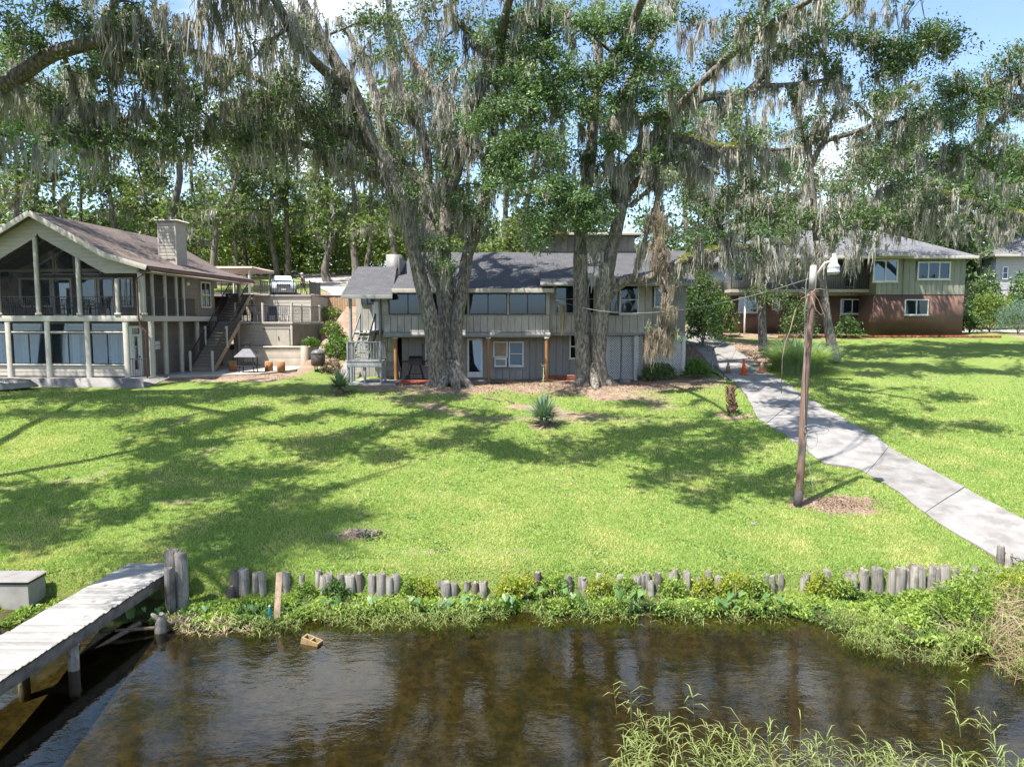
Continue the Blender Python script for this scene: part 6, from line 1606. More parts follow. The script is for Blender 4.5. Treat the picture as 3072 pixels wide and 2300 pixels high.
a6 = A.limb(PX([(1384, 1178, 64), (1378, 1135, 47), (1368, 994, 39), (1384, 884, 39), (1394, 821, 37), (1404, 758, 35), (1426, 705, 34), (1437, 635, 32), (1453, 588, 30), (1462, 537, 27), (1472, 450, 25), (1490, 330, 22), (1503, 200, 18), (1520, 50, 15), (1530, -90, 10)], 36, 37.5), 14, .09, 60)
A.limb(PX([(1362, 1178, 60), (1360, 1100, 44), (1352, 960, 34), (1345, 820, 24)], 36.3, 36.6), 14, .1, 24)
a7 = A.limb(PX([(1190, 585), (1153, 545), (1103, 516), (1027, 480), (972, 451), (939, 442), (874, 424), (834, 442), (780, 430), (690, 370), (620, 350)], 35, 31.5, 28, 10), 9, .06)
a8 = A.limb([(*U(1062, 290, 33.8), .26), (-8.9, 31, 18.4, .2), (-9.6, 27.5, 20.0, .16), (-11.6, 23.5, 20.4, .12), (-12.9, 19.5, 19.6, .07)], 9, .06)
a9 = A.limb([(*U(1495, 300, 36.8), .24), (-.4, 33.5, 20.2, .2), (.6, 29.5, 21.8, .16), (1.2, 25.5, 22.4, .11), (1.2, 22, 22.3, .06)], 8, .05)
a10 = A.limb([(*U(1113, 429, 34.4), .3), (-8.8, 33, 16.0, .22), (-11.5, 31.5, 17.6, .16), (-14.5, 29.8, 18.2, .1)], 8, .05)
for dx, dy in ((-1.45, -.3), (1.3, .1), (-.5, -1.0), (.6, -1.1), (1.4, -.8)):   # root flare
    c_ = np.array([U(1350, 1160, 36).x, 36.0, 0]); v_ = np.array([dx, dy, 0]); A.limb([(*(c_ + v_ * .12 + np.array([0, 0, 4.9])), .12), (*(c_ + v_ * .40 + np.array([0, 0, 4.1])), .27), (*(c_ + v_ * .66 + np.array([0, 0, 3.68])), .24), (*(c_ + v_ * .95 + np.array([0, 0, 3.45])), .12)], 10, .12, 12, keep=False)
for pth_, n_, L_ in ((a1, 9, (1.2, 3.2)), (a2, 6, (1, 2.6)), (a3, 5, (1, 2.4)), (a4, 6, (1, 2.4)), (a5, 6, (.8, 2.0)), (a6, 7, (1, 2.4)), (a7, 9, (.8, 2.2)), (a8, 9, (1.5, 3.2)), (a9, 7, (1.4, 3.0)), (a10, 8, (1.2, 2.8))):
    A.grow(pth_, n_, L_, .15, .42 if pth_ is a1 or pth_ is a2 or pth_ is a6 else .25, 4, .65, .75, (.6, 1.9))
for pth_, d_, t_ in ((a1, 3.2, .45), (a2, 2.6, .5), (a3, 3.0, .3), (a4, 4.0, .3), (a5, 4.5, .3), (a6, 2.2, .5), (a7, 4.5, .15), (a8, 3, .1), (a10, 3, .1), (a5b, 4, .1)): A.drape(pth_, d_, (.5, 1.9), t_)
# moss and young shoots where the stems part
for (px_, py_, D, L_) in ((1240, 660, 35.4, 2.6), (1265, 650, 35.4, 3.0), (1290, 690, 35.4, 3.4), (1310, 700, 35.3, 3.6), (1330, 740, 35.3, 2.8), (1280, 780, 35.2, 2.4), (1300, 800, 35.2, 2.6), (1335, 830, 35.2, 2.2), (1400, 660, 35.5, 1.6), (1360, 640, 35.5, 1.6), (1215, 640, 35.2, 1.8), (1190, 640, 35.4, 1.5)):
    for _ in range(3):
        p = U(px_ + rng.normal(0, 9), py_ + rng.normal(0, 10), D); A.mossA.append(np.array(p)); A.mossL.append(L_ * rng.uniform(.5, .9))
for (px_, py_, D, c_, sp_) in ((1225, 610, 35.0, 7, .35), (1330, 730, 35.0, 7, .32), (1335, 800, 35.0, 5, .25), (1375, 620, 35.2, 6, .35), (1290, 590, 35.3, 4, .3), (1440, 650, 35.4, 5, .3), (1090, 60, 33, 8, .7), (1180, 130, 35, 6, .6), (1150, 40, 33, 7, .6), (950, 330, 32, 8, .6), (1000, 300, 33, 6, .6), (820, 300, 31, 8, .7), (880, 250, 31.5, 6, .6), (740, 420, 31, 9, .6), (790, 380, 31, 6, .5), (1330, 150, 36, 6, .7), (1250, 30, 36, 8, .8), (1420, 60, 35, 7, .7), (690, 230, 30.5, 9, .8), (620, 420, 31.5, 8, .6), (560, 440, 31.5, 6, .5), (560, 300, 31, 6, .6), (900, 120, 31, 6, .7), (1050, 400, 34, 5, .5), (950, 390, 33.5, 6, .5)):
    A.bough(U(px_, py_, D), c_, sp_, True, .5, (.6, 1.8))
for (px_, py_, D, L_, k_) in ((620, 20, 28, 3.0, 10), (700, -20, 28, 3.6, 12), (780, 10, 28.5, 3.4, 12), (860, 30, 29.5, 3.0, 9), (940, 60, 31, 2.6, 8), (660, 120, 29.5, 2.4, 7), (800, 150, 30, 2.6, 8), (550, 60, 29, 2.6, 8), (1020, 230, 33, 2.4, 8), (880, 260, 32, 2.4, 8), (1180, 320, 36, 2.2, 6), (1310, 330, 36, 3.0, 9), (1360, 280, 36, 3.0, 9), (1390, 430, 36.5, 2.6, 8), (1150, 200, 35, 2.4, 7), (1480, 130, 35.5, 2.2, 6), (1390, 140, 35, 2.0, 7), (760, 270, 31, 2.4, 8), (700, 320, 31, 2.2, 7), (640, 200, 30, 2.4, 8), (580, 160, 30, 2.4, 7)):
    for _ in range(k_):
        p = U(px_ + rng.normal(0, 34), py_ + rng.normal(0, 22), D + rng.normal(0, .5)); A.mossA.append(np.array(p)); A.mossL.append(L_ * rng.uniform(.35, 1))
    A.bough(U(px_, py_ - 15, D), 3, .6, False, .6)
canopy(A, [(640, 1470, .8, 9), (560, 1440, .8, 9), (500, 1480, .8, 9), (700, 1560, .8, 9), (800, 1500, .8, 8), (760, 1420, .8, 8), (620, 1600, .7, 8), (720, 1690, .5, 6), (560, 1390, .7, 8), (450, 1430, .8, 8), (820, 1590, .6, 6), (900, 1330, .7, 8), (1000, 1330, .8, 9), (1100, 1300, .8, 9), (1200, 1270, .8, 9), (1150, 1370, .7, 8), (1300, 1240, .9, 9), (1330, 1330, .8, 9), (1420, 1290, .8, 9), (1500, 1340, .8, 9), (1560, 1360, .7, 8), (1450, 1250, .7, 8), (1360, 1190, .7, 7), (1240, 1200, .6, 6), (1000, 1240, .5, 5), (900, 1260, .4, 4), (960, 1370, .6, 6)])
A.finish('oak_tree', (U(1350, 1160, 36).x, 36, 3.6), 'massive live oak with several fused stems left of the white door, moss draped', leaf_dark, lsize=.155, per=44, crad=.32, n_moss=24, mspread=.15)

# ------------------------------------------------------------------ OAK B (right of the pair)
B = Tree(33)
b1 = B.limb(PX([(1750, 1178, 72), (1752, 1140, 55), (1750, 1050, 50), (1748, 953, 50), (1743, 860, 45), (1741, 790, 42), (1742, 700, 39), (1752, 600, 37), (1766, 508, 35), (1775, 436, 33), (1778, 380, 31), (1790, 250, 26), (1800, 100, 20), (1805, -60, 15), (1800, -160, 9)], 36, 37), 16, .09, 64)
b2 = B.limb(PX([(1802, 1178, 62), (1803, 1130, 45), (1798, 1067, 41), (1804, 970, 43), (1810, 888, 45), (1818, 834, 43), (1832, 762, 39), (1853, 671, 38), (1868, 599, 36), (1876, 527, 34), (1889, 490, 32), (1907, 465, 30), (1954, 436, 26), (2016, 414, 24), (2070, 422, 23), (2124, 440, 21), (2179, 446, 18), (2240, 440, 14), (2330, 450, 10), (2400, 440, 7)], 36, 33.5), 14, .09, 76)
b3 = B.limb(PX([(1872, 600), (1907, 552), (1936, 523), (1980, 490), (2027, 472), (2070, 480), (2106, 498), (2160, 520)], 35.3, 33.5, 24, 10), 9, .06)
b4 = B.limb(PX([(1890, 620), (1925, 588), (1962, 559), (1998, 527), (2030, 505)], 35, 33.8, 15, 8), 8, .05)
b5 = B.limb(PX([(1812, 910), (1830, 880), (1852, 856), (1885, 838), (1924, 838), (1956, 830), (2005, 807), (2038, 787), (2060, 778), (2106, 762), (2161, 751), (2233, 747), (2287, 740), (2350, 735)], 36, 33.2, 38, 12), 11, .08, 50)
b6 = B.limb(PX([(1904, 836), (1912, 800), (1918, 770), (1935, 720), (1950, 660), (1972, 600), (1975, 560)], 35, 34.6, 20, 8), 8, .08)
b7 = B.limb(PX([(1860, 650), (1840, 560), (1830, 450), (1850, 330), (1900, 220), (1960, 120), (2010, -20)], 36.2, 37, 26, 12), 9, .06)
b8 = B.limb(PX([(1990, 350), (2100, 300), (2219, 281), (2276, 259), (2364, 255), (2487, 237), (2520, 200)], 37.2, 35.5, 22, 9), 8, .06)
B.limb(PX([(1850, 330), (1910, 350), (1990, 350)], 36.8, 37.2, 24, 22), 8, .05)
b9 = B.limb(PX([(2240, 275), (2289, 228), (2310, 170), (2380, 140), (2460, 110), (2560, 30), (2600, -20)], 37, 35, 18, 7), 8, .05)
b10 = B.limb([(*U(1790, 250, 36.8), .26), (5.2, 33.5, 19.8, .2), (5.8, 29.5, 21.0, .16), (6.6, 25.5, 21.7, .12), (7.0, 22.5, 21.8, .07)], 8, .05)
b11 = B.limb([(*U(1907, 465, 35), .2), (8.6, 32.5, 17.6, .17), (10.5, 29.5, 18.8, .13), (12.6, 26.8, 19.4, .08)], 8, .05)
for dx, dy in ((-1.2, -.6), (1.3, -.4), (.1, -1.3), (1.7, .2)):
    c_ = np.array([U(1776, 1160, 36).x, 36.0, 0]); v_ = np.array([dx, dy, 0]); B.limb([(*(c_ + v_ * .08 + np.array([0, 0, 4.8])), .10), (*(c_ + v_ * .40 + np.array([0, 0, 4.05])), .22), (*(c_ + v_ * .66 + np.array([0, 0, 3.66])), .2), (*(c_ + v_ * .95 + np.array([0, 0, 3.45])), .1)], 10, .12, 12, keep=False)
for pth_, n_, L_ in ((b1, 5, (1, 2.4)), (b2, 10, (.8, 2.2)), (b3, 6, (.7, 1.6)), (b5, 6, (.5, 1.3)), (b7, 6, (1, 2.4)), (b8, 9, (.8, 2.2)), (b9, 7, (.8, 2.2)), (b10, 9, (1.4, 3)), (b11, 9, (1.4, 3))):
    B.grow(pth_, n_, L_, .15, .45 if any(pth_ is k_ for k_ in (b1, b2, b5)) else .2, 4, .6, .8, (.5, 1.7))
for pth_, d_, t_ in ((b2, 6, .5), (b3, 6, .2), (b4, 4, .4), (b5, 4.5, .45), (b6, 7, .3), (b7, 3, .2), (b8, 6, .1), (b9, 4, .1), (b1, 1.5, .6), (b10, 2, .1), (b11, 3, .1)): B.drape(pth_, d_, (.4, 1.5), t_)
B.ferny(b2, .55, .92, 380); B.ferny(b3, .3, .7, 260); B.ferny(b5, .55, 1.0, 420); B.ferny(b8, .0, .35, 300)
# sunlit leafy masses in front of the stems
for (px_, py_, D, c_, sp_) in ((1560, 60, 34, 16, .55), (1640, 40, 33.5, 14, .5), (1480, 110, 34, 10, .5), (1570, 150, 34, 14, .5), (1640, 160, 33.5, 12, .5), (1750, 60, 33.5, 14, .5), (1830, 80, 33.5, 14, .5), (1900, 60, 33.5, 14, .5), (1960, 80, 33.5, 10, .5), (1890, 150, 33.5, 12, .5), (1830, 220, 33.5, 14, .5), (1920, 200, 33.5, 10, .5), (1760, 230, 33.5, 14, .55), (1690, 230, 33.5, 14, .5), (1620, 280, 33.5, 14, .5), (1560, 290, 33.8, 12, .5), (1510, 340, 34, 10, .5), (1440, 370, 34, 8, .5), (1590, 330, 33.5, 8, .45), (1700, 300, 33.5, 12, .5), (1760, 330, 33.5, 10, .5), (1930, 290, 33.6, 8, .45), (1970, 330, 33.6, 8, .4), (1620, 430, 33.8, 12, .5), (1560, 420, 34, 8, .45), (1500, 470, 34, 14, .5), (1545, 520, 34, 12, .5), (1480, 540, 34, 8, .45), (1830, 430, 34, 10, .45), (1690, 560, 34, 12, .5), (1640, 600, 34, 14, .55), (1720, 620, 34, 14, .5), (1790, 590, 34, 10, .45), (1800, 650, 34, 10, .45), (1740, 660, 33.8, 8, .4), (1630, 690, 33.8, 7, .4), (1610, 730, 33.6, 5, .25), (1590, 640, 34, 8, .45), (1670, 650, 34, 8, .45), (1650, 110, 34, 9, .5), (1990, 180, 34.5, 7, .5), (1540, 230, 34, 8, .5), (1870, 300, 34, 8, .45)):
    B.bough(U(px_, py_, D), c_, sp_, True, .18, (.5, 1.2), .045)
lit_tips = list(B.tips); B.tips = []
canopy(B, [(1650, 1370, .8, 9), (1720, 1330, .8, 9), (1780, 1360, .7, 8), (1850, 1300, .7, 8), (1950, 1290, .8, 9), (2000, 1370, .8, 9), (2080, 1420, .8, 9), (2150, 1370, .7, 8), (2200, 1300, .7, 8), (2250, 1450, .6, 7), (2100, 1490, .6, 7), (1950, 1440, .6, 6), (2340, 1480, .4, 5), (2350, 1220, .7, 8), (2450, 1270, .7, 8), (2350, 1300, .6, 7), (1900, 1210, .7, 7), (1780, 1250, .6, 6), (2550, 1200, .9, 9), (2650, 1240, .9, 9), (2750, 1270, .9, 9), (2850, 1190, .9, 9), (2950, 1280, .8, 8), (2600, 1290, .7, 7), (2700, 1120, .9, 8), (2480, 1150, .8, 8), (2600, 1120, .8, 8), (1700, 1180, .6, 6)])
for (px_, py_, D, c_, sp_) in ((2130, 180, 36, 7, .6), (2210, 100, 36, 8, .6), (2300, 60, 35.5, 9, .6), (2400, 40, 35, 9, .6), (2480, 90, 35, 10, .6), (2560, 110, 34.8, 12, .6), (2620, 130, 34.5, 12, .55), (2680, 170, 34.2, 14, .5), (2740, 150, 34, 14, .5), (2790, 130, 34, 11, .45), (2830, 110, 33.8, 9, .4), (2850, 150, 33.8, 8, .35), (2780, 90, 34, 8, .4), (2700, 210, 34.2, 8, .4), (2440, 160, 35.2, 8, .6), (2350, 140, 35.5, 8, .6), (2090, 60, 36.5, 7, .6), (2050, 250, 36, 6, .5), (2640, 210, 34.5, 8, .5), (2240, 420, 34, 5, .4), (2080, 560, 35.5, 6, .5), (2190, 560, 35, 6, .5), (2280, 560, 35, 6, .5)):
    B.bough(U(px_, py_, D), c_, sp_, True, .6, (.5, 1.6), .05)
for (px_, py_, D, L_, k_) in ((1940, 230, 34.5, 1.6, 7), (2060, 120, 36, 2.6, 9), (2140, 60, 36, 2.6, 9), (2200, 170, 36, 2.4, 8), (2120, 360, 35.5, 2.2, 9), (2250, 340, 35.5, 2.0, 8), (2330, 300, 35.5, 2.0, 8), (2420, 270, 35.5, 1.8, 8), (2530, 270, 35.3, 1.6, 7), (1880, 330, 34.5, 2.4, 9), (1910, 380, 34.5, 2.6, 8), (1680, 350, 34.5, 1.8, 6), (1760, 380, 35, 2.0, 6), (1580, 380, 34.6, 2.0, 6), (1700, 130, 34.8, 1.8, 6), (1680, 20, 35, 2.4, 7), (1990, 20, 35.5, 2.2, 8), (2060, 500, 34, 1.7, 9), (2140, 470, 34, 1.9, 10), (2200, 480, 34, 1.9, 9), (2270, 470, 34.2, 1.6, 8), (2200, 770, 33.8, 1.4, 8), (2100, 780, 33.8, 1.2, 6), (2270, 760, 33.6, 1.8, 10), (2330, 740, 33.4, 2.2, 10), (1760, 520, 35.3, 1.6, 5), (1660, 700, 34.5, 1.0, 5), (1780, 720, 35.4, 1.8, 8), (1800, 760, 35.3, 1.8, 8), (1790, 820, 35.3, 1.6, 6), (2330, 90, 35.6, 2.0, 7), (2450, 40, 35.2, 1.6, 7), (2600, 60, 34.8, 1.4, 6), (2680, 40, 34.6, 1.6, 5)):
    for _ in range(k_):
        p = U(px_ + rng.normal(0, 30), py_ + rng.normal(0, 18), D + rng.normal(0, .4)); B.mossA.append(np.array(p)); B.mossL.append(L_ * rng.uniform(.35, 1))
    B.bough(U(px_, py_ - 12, D), 2, .5, False, .5)
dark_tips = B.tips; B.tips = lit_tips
TB = B.finish('oak_tree', (U(1776, 1160, 36).x, 36, 3.6), 'twin-stemmed live oak in front of the windows at the right of the grey house', leaf_oak_lit, lsize=.165, per=52, crad=.27, n_moss=24, mspread=.14, aspect=.42)
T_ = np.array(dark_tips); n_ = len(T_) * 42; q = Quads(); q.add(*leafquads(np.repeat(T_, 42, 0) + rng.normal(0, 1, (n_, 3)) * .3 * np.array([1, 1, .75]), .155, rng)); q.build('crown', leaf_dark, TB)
# heavy dry moss hanging off the low limb
dm = Quads(); AA, LL = [], []
for (px_, y0_, y1_, D, sp_, n_) in ((1972, 600, 790, 34.3, 14, 34), (1985, 640, 860, 34.2, 12, 30), (1975, 720, 830, 34.1, 12, 26), (2003, 850, 975, 33.6, 10, 22), (2005, 880, 960, 33.5, 12, 20), (1965, 960, 1040, 33.5, 16, 26), (2000, 960, 1060, 33.5, 14, 22), (1948, 1000, 1060, 33.5, 8, 12), (1690, 905, 990, 35.2, 4, 12)):
    for _ in range(n_):
        p = U(px_ + rng.normal(0, sp_), rng.uniform(y0_, y1_), D + rng.normal(0, .15)); AA.append(np.array(p)); LL.append(rng.uniform(.5, 1.3))
dm.add(*mossquads(np.array(AA), np.array(LL), 26, .09, .022, rng)); dm.build('dry_moss', moss_dry, TB)
hang = Quads(); hang.add(*tubeq(crom(PX([(1985, 830), (2000, 865), (2008, 900), (1985, 960), (1975, 1000)], 33.6, 33.5, 8, 3), 14), 5)); hang.build('hanging_twig', bark_oak, TB, True)
hl_ = np.array([U(px_ + rng.normal(0, 14), py_ + rng.normal(0, 10), 33.4) for px_, py_ in ((1960, 975), (2005, 1000), (2015, 1020), (2030, 1010), (2040, 1015), (1955, 990), (2000, 940), (1985, 690), (2000, 720)) for _ in range(26)])
q = Quads(); q.add(*leafquads(hl_, .12, rng)); q.build('hanging_leaves', leaf_oak_lit, TB)

# ------------------------------------------------------------------ OAK C (left, trunk outside the frame)
Cc = Tree(44)
gC = float(gz(-27.5, 31))
c0 = Cc.limb([(-27.8, 31, gC - .2, .75), (-27.6, 31, gC + 2.5, .6), (-27, 31, gC + 5.5, .52), (-26, 30.6, gC + 9, .46), (-25.3, 30, gC + 12.5, .38), (-25.5, 29.5, gC + 16, .28), (-26.5, 29, gC + 20, .15)], 12, .08, 30)
c1 = Cc.limb([(-26.4, 30.8, gC + 8.2, .36)] + PX([(-60, 290, 46), (0, 261, 46), (72, 217, 44), (156, 163, 42), (254, 134, 38), (315, 116, 34), (330, 72, 28), (344, 0, 24), (350, -90, 18)], 29.8, 29), 11, .06, 44)
c2 = Cc.limb(PX([(260, 132), (330, 160), (400, 162), (440, 165)], 29.4, 30, 16, 8), 7, .05)
c3 = Cc.limb(PX([(190, 165), (215, 230), (240, 300), (275, 350), (285, 400), (280, 430)], 29.5, 31, 14, 6), 7, .05)
c4_ = Cc.limb([(-25.6, 30.2, gC + 11.5, .3), (-22.5, 27.5, 18.0, .24), (-19.5, 25, 19.6, .18), (-16.5, 22.5, 20.4, .1)], 8, .05)
c5 = Cc.limb([(-25.4, 29.8, gC + 13.5, .28), (-22, 29, 20.5, .2), (-18.5, 28.2, 21.5, .15), (-15, 27, 21.8, .08)], 8, .05)
c6 = Cc.limb([(-25.6, 29.6, gC + 13.5, .22)] + [(*upsun(*k_), r_) for k_, r_ in (((-260, 1470), .24), ((0, 1428), .22), ((250, 1385), .19), ((450, 1345), .16), ((620, 1335), .11), ((800, 1310), .06))], 8, .05)
for pth_, n_, L_ in ((c6, 8, (1.2, 2.8)), (c0, 7, (1.4, 3)), (c1, 5, (.9, 2.2)), (c2, 4, (.6, 1.4)), (c3, 5, (.6, 1.5)), (c4_, 11, (1.2, 2.8)), (c5, 10, (1.2, 2.8))): Cc.grow(pth_, n_, L_, .1, .3, 4, .6, .8, (.6, 1.9))
for pth_, d_ in ((c1, .8), (c2, 6), (c3, 6), (c4_, 3), (c5, 3)): Cc.drape(pth_, d_, (.5, 1.8), .15)
for (px_, py_, D, c_, sp_) in ((90, 110, 29.3, 12, .45), (60, 60, 29.3, 6, .5), (240, 60, 29.5, 6, .6), (200, 40, 29.5, 6, .6), (420, 40, 30, 7, .6), (480, 120, 30.5, 6, .6), (430, 230, 30.5, 6, .5), (500, 260, 31, 6, .5), (270, 210, 30, 5, .4), (330, 280, 30.5, 5, .5), (300, 420, 31, 8, .5), (350, 400, 31, 6, .5), (440, 430, 31.2, 7, .5), (470, 380, 31, 5, .5), (130, 20, 29, 6, .6), (160, 300, 31, 5, .5)):
    Cc.bough(U(px_, py_, D), c_, sp_, True, .5, (.5, 1.6))
for (px_, py_, D, L_, k_) in ((360, 60, 29.2, 3.0, 12), (420, 20, 29.5, 2.6, 10), (480, 40, 29.8, 2.4, 9), (180, 250, 31.5, 2.2, 7), (130, 290, 31.6, 2.2, 6), (240, 240, 31.5, 2.4, 7), (350, 190, 30, 2.6, 9), (430, 300, 31, 2.2, 8), (480, 240, 30.5, 2.4, 8), (520, 330, 31.5, 2.0, 7), (380, 330, 31, 2.0, 8), (160, 40, 31.3, 1.8, 7), (270, 10, 31.3, 1.8, 7), (60, 300, 30.5, 2.0, 5), (500, 440, 32, 1.8, 8), (320, 470, 32, 1.6, 6), (150, 430, 33, 1.8, 7), (70, 190, 31.4, 1.5, 4)):
    for _ in range(k_):
        p = U(px_ + rng.normal(0, 30), py_ + rng.normal(0, 20), D + rng.normal(0, .5)); Cc.mossA.append(np.array(p)); Cc.mossL.append(L_ * rng.uniform(.35, 1))
    Cc.bough(U(px_, py_ - 12, D), 2, .5, False, .5)
for (px_, py_, D_, k_) in ((120, 690, 37, 10.5), (220, 720, 38, 10.5), (330, 740, 39, 10), (420, 780, 40, 9.5), (520, 800, 43, 9), (60, 760, 36, 11), (160, 900, 36, 11.5), (300, 900, 36, 11), (90, 1000, 36, 12.5), (380, 860, 36, 10.5), (600, 820, 45, 9)):
    Cc.bough(np.array(U(px_, py_, D_)) + np.array(sun_dir) * k_, 11, .8, True, .7, (.6, 1.6))
canopy(Cc, [(60, 1180, 1.2, 12), (160, 1190, 1.2, 12), (280, 1195, 1.2, 12), (400, 1200, 1.2, 12), (520, 1200, 1.1, 11), (640, 1190, .9, 9), (200, 1240, .9, 9), (340, 1240, .9, 9), (60, 1240, .9, 8), (420, 1290, .9, 9), (540, 1300, .9, 9), (660, 1265, .8, 8), (760, 1235, .7, 7), (470, 1370, .7, 7), (620, 1330, .7, 7), (80, 1490, .8, 8), (160, 1540, .8, 8), (60, 1600, .8, 8), (200, 1480, .7, 7), (20, 1540, .8, 8), (120, 1620, .7, 6), (340, 1550, .6, 5)])
Cc.finish('oak_tree', (-27.8, 31, gC), 'mossy oak reaching in from the left edge with a thick bare bent limb', leaf_dark, lsize=.155, per=42, n_moss=24, mspread=.15)

# ------------------------------------------------------------------ RIGHT TREES
Gt = Tree(55)
g1 = Gt.limb(PX([(2504, 1080, 38), (2500, 1050, 33), (2490, 1010, 28), (2482, 960, 26), (2474, 900, 24), (2462, 800, 22), (2451, 725, 21), (2446, 655, 20), (2440, 600, 18), (2430, 483, 16), (2425, 430, 15), (2407, 387, 10), (2396, 330, 9), (2394, 264, 7), (2400, 200, 5)], 41.5, 42.5), 11, .08, 50)
g2 = Gt.limb(PX([(2432, 500), (2470, 430), (2522, 409), (2570, 395), (2614, 373), (2640, 330), (2689, 281), (2740, 240)], 42.3, 40.5, 18, 8), 8, .06)
g3 = Gt.limb(PX([(2614, 373), (2680, 365), (2740, 358), (2800, 350)], 41.5, 41, 9, 5), 7, .05)
g4 = Gt.limb(PX([(2425, 440), (2460, 400), (2490, 370), (2510, 320)], 42.3, 42, 12, 5), 7, .05)
for pth_, n_, L_ in ((g1, 5, (.8, 2)), (g2, 9, (.8, 2)), (g3, 5, (.6, 1.4)), (g4, 4, (.6, 1.4))): Gt.grow(pth_, n_, L_, .1, .4, 4, .5, .75, (.5, 1.6))
for pth_, d_ in ((g2, 4), (g3, 4), (g4, 3)): Gt.drape(pth_, d_, (.4, 1.5), .2)
for (px_, py_, D, c_, sp_) in ((2440, 360, 42, 5, .5), (2660, 300, 41, 7, .5), (2740, 320, 41, 7, .5), (2590, 470, 41.5, 7, .5), (2520, 560, 41.5, 7, .5), (2560, 570, 41.5, 5, .5), (2470, 640, 42, 6, .5), (2620, 520, 41.5, 5, .5), (2640, 270, 40.8, 5, .5), (2700, 430, 41, 6, .5), (2500, 700, 41, 9, .5), (2560, 660, 41, 9, .5), (2620, 640, 41, 9, .5), (2420, 660, 41.5, 8, .5), (2690, 650, 41.3, 8, .5), (2600, 700, 41, 6, .4), (2360, 700, 41.5, 7, .5)): Gt.bough(U(px_, py_, D), c_, sp_, True, .6, (.5, 1.5))
for (px_, py_, D, L_, k_) in ((2480, 640, 41.5, 2.2, 9), (2530, 600, 41.5, 2.4, 9), (2420, 600, 41.8, 2.2, 8), (2500, 700, 41, 1.8, 8), (2600, 600, 41.5, 1.8, 6), (2580, 440, 41.5, 1.6, 6), (2690, 380, 41, 1.6, 6), (2400, 720, 41, 2.4, 9), (2450, 780, 40.8, 1.6, 6), (2360, 780, 41, 2.0, 8), (2560, 760, 41, 1.8, 8), (2590, 740, 41, 2.0, 7), (2560, 680, 41, 2.0, 8), (2625, 700, 41, 2.0, 9), (2655, 660, 41, 1.8, 8), (2700, 690, 41.3, 1.6, 7), (2480, 740, 41, 2.0, 8), (2430, 760, 41, 1.8, 7)):
    for _ in range(k_):
        p = U(px_ + rng.normal(0, 22), py_ + rng.normal(0, 16), D + rng.normal(0, .4)); Gt.mossA.append(np.array(p)); Gt.mossL.append(L_ * rng.uniform(.35, 1))
    Gt.bough(U(px_, py_ - 10, D), 2, .5, False, .5)
Gt.finish('leaning_oak', (U(2504, 1075, 41.5).x, 41.5, float(gz(U(2504, 1075, 41.5).x, 41.5))), 'dark leaning oak behind the tall grass clump on the right lawn', leaf_dark, lsize=.17, per=40, n_moss=24, mspread=.14)
Ft = Tree(56)
f1 = Ft.limb(PX([(2291, 1050, 32), (2289, 1030, 27), (2286, 950, 24), (2284, 850, 24), (2280, 740, 22), (2270, 600, 20), (2240, 480, 16), (2200, 380, 13), (2180, 280, 8)], 44, 45), 11, .08, 36)
f2 = Ft.limb(PX([(2282, 800), (2320, 700), (2350, 620), (2370, 540)], 44.3, 44.5, 14, 6), 8, .05)
f3 = Ft.limb(PX([(2200, 800), (2190, 740), (2165, 690), (2140, 640), (2110, 580)], 46, 46.5, 16, 7), 8, .05); 
for pth_, n_ in ((f1, 8), (f2, 6), (f3, 6)): Ft.grow(pth_, n_, (.8, 2.2), .1, .35, 4, .6, .8, (.6, 1.8))
for pth_, d_ in ((f1, 2), (f2, 4), (f3, 4)): Ft.drape(pth_, d_, (.5, 1.8), .4)
for (px_, py_, D, c_, sp_) in ((2120, 640, 46, 9, .6), (2060, 600, 46.5, 8, .6), (2180, 600, 46, 8, .6), (2240, 640, 45, 8, .5), (2330, 620, 44.5, 8, .5), (2390, 690, 44.5, 7, .5), (2340, 720, 44, 7, .5), (2270, 880, 43.5, 5, .3), (2350, 900, 43.5, 6, .4), (2150, 700, 46, 7, .5), (2210, 700, 45, 6, .5), (2060, 700, 47, 8, .6), (2100, 740, 47, 6, .5)): Ft.bough(U(px_, py_, D), c_, sp_, True, .5, (.5, 1.5))
for (px_, py_, D, L_, k_) in ((2140, 560, 45, 2.2, 8), (2230, 580, 44.5, 2.4, 9), (2300, 600, 44, 2.2, 8), (2210, 680, 44.5, 1.8, 7), (2340, 760, 43.5, 2.4, 10), (2300, 780, 43.5, 2.0, 7), (2390, 800, 43.5, 1.8, 7)):
    for _ in range(k_):
        p = U(px_ + rng.normal(0, 24), py_ + rng.normal(0, 16), D + rng.normal(0, .4)); Ft.mossA.append(np.array(p)); Ft.mossL.append(L_ * rng.uniform(.35, 1))
    Ft.bough(U(px_, py_ - 10, D), 2, .5, False, .5)
Ft.finish('straight_oak', (U(2291, 1040, 44).x, 44, float(gz(U(2291, 1040, 44).x, 44))), 'straight pale oak trunk in front of the brick house left wing', leaf_dark, lsize=.17, per=40, n_moss=24, mspread=.14)
It = Tree(57)
gi = float(gz(33, 44))
i0 = It.limb([(34.5, 43, gi - .2, .5), (34.2, 43, gi + 3, .42), (33.6, 43, gi + 6.5, .36), (33, 42.6, gi + 10, .28), (32.4, 42, gi + 13, .18)], 11, .08, 24)
i1 = It.limb([(33.8, 43, gi + 5.6, .3)] + PX([(3160, 690), (3067, 650), (2935, 612), (2860, 590), (2803, 575), (2740, 560)], 42, 40.5, 28, 8), 9, .06, 26)
i2 = It.limb([(33.2, 42.8, gi + 9, .22)] + PX([(3072, 300), (3000, 360), (2920, 430), (2850, 480), (2790, 520)], 42, 43, 20, 6), 8, .06, 24)
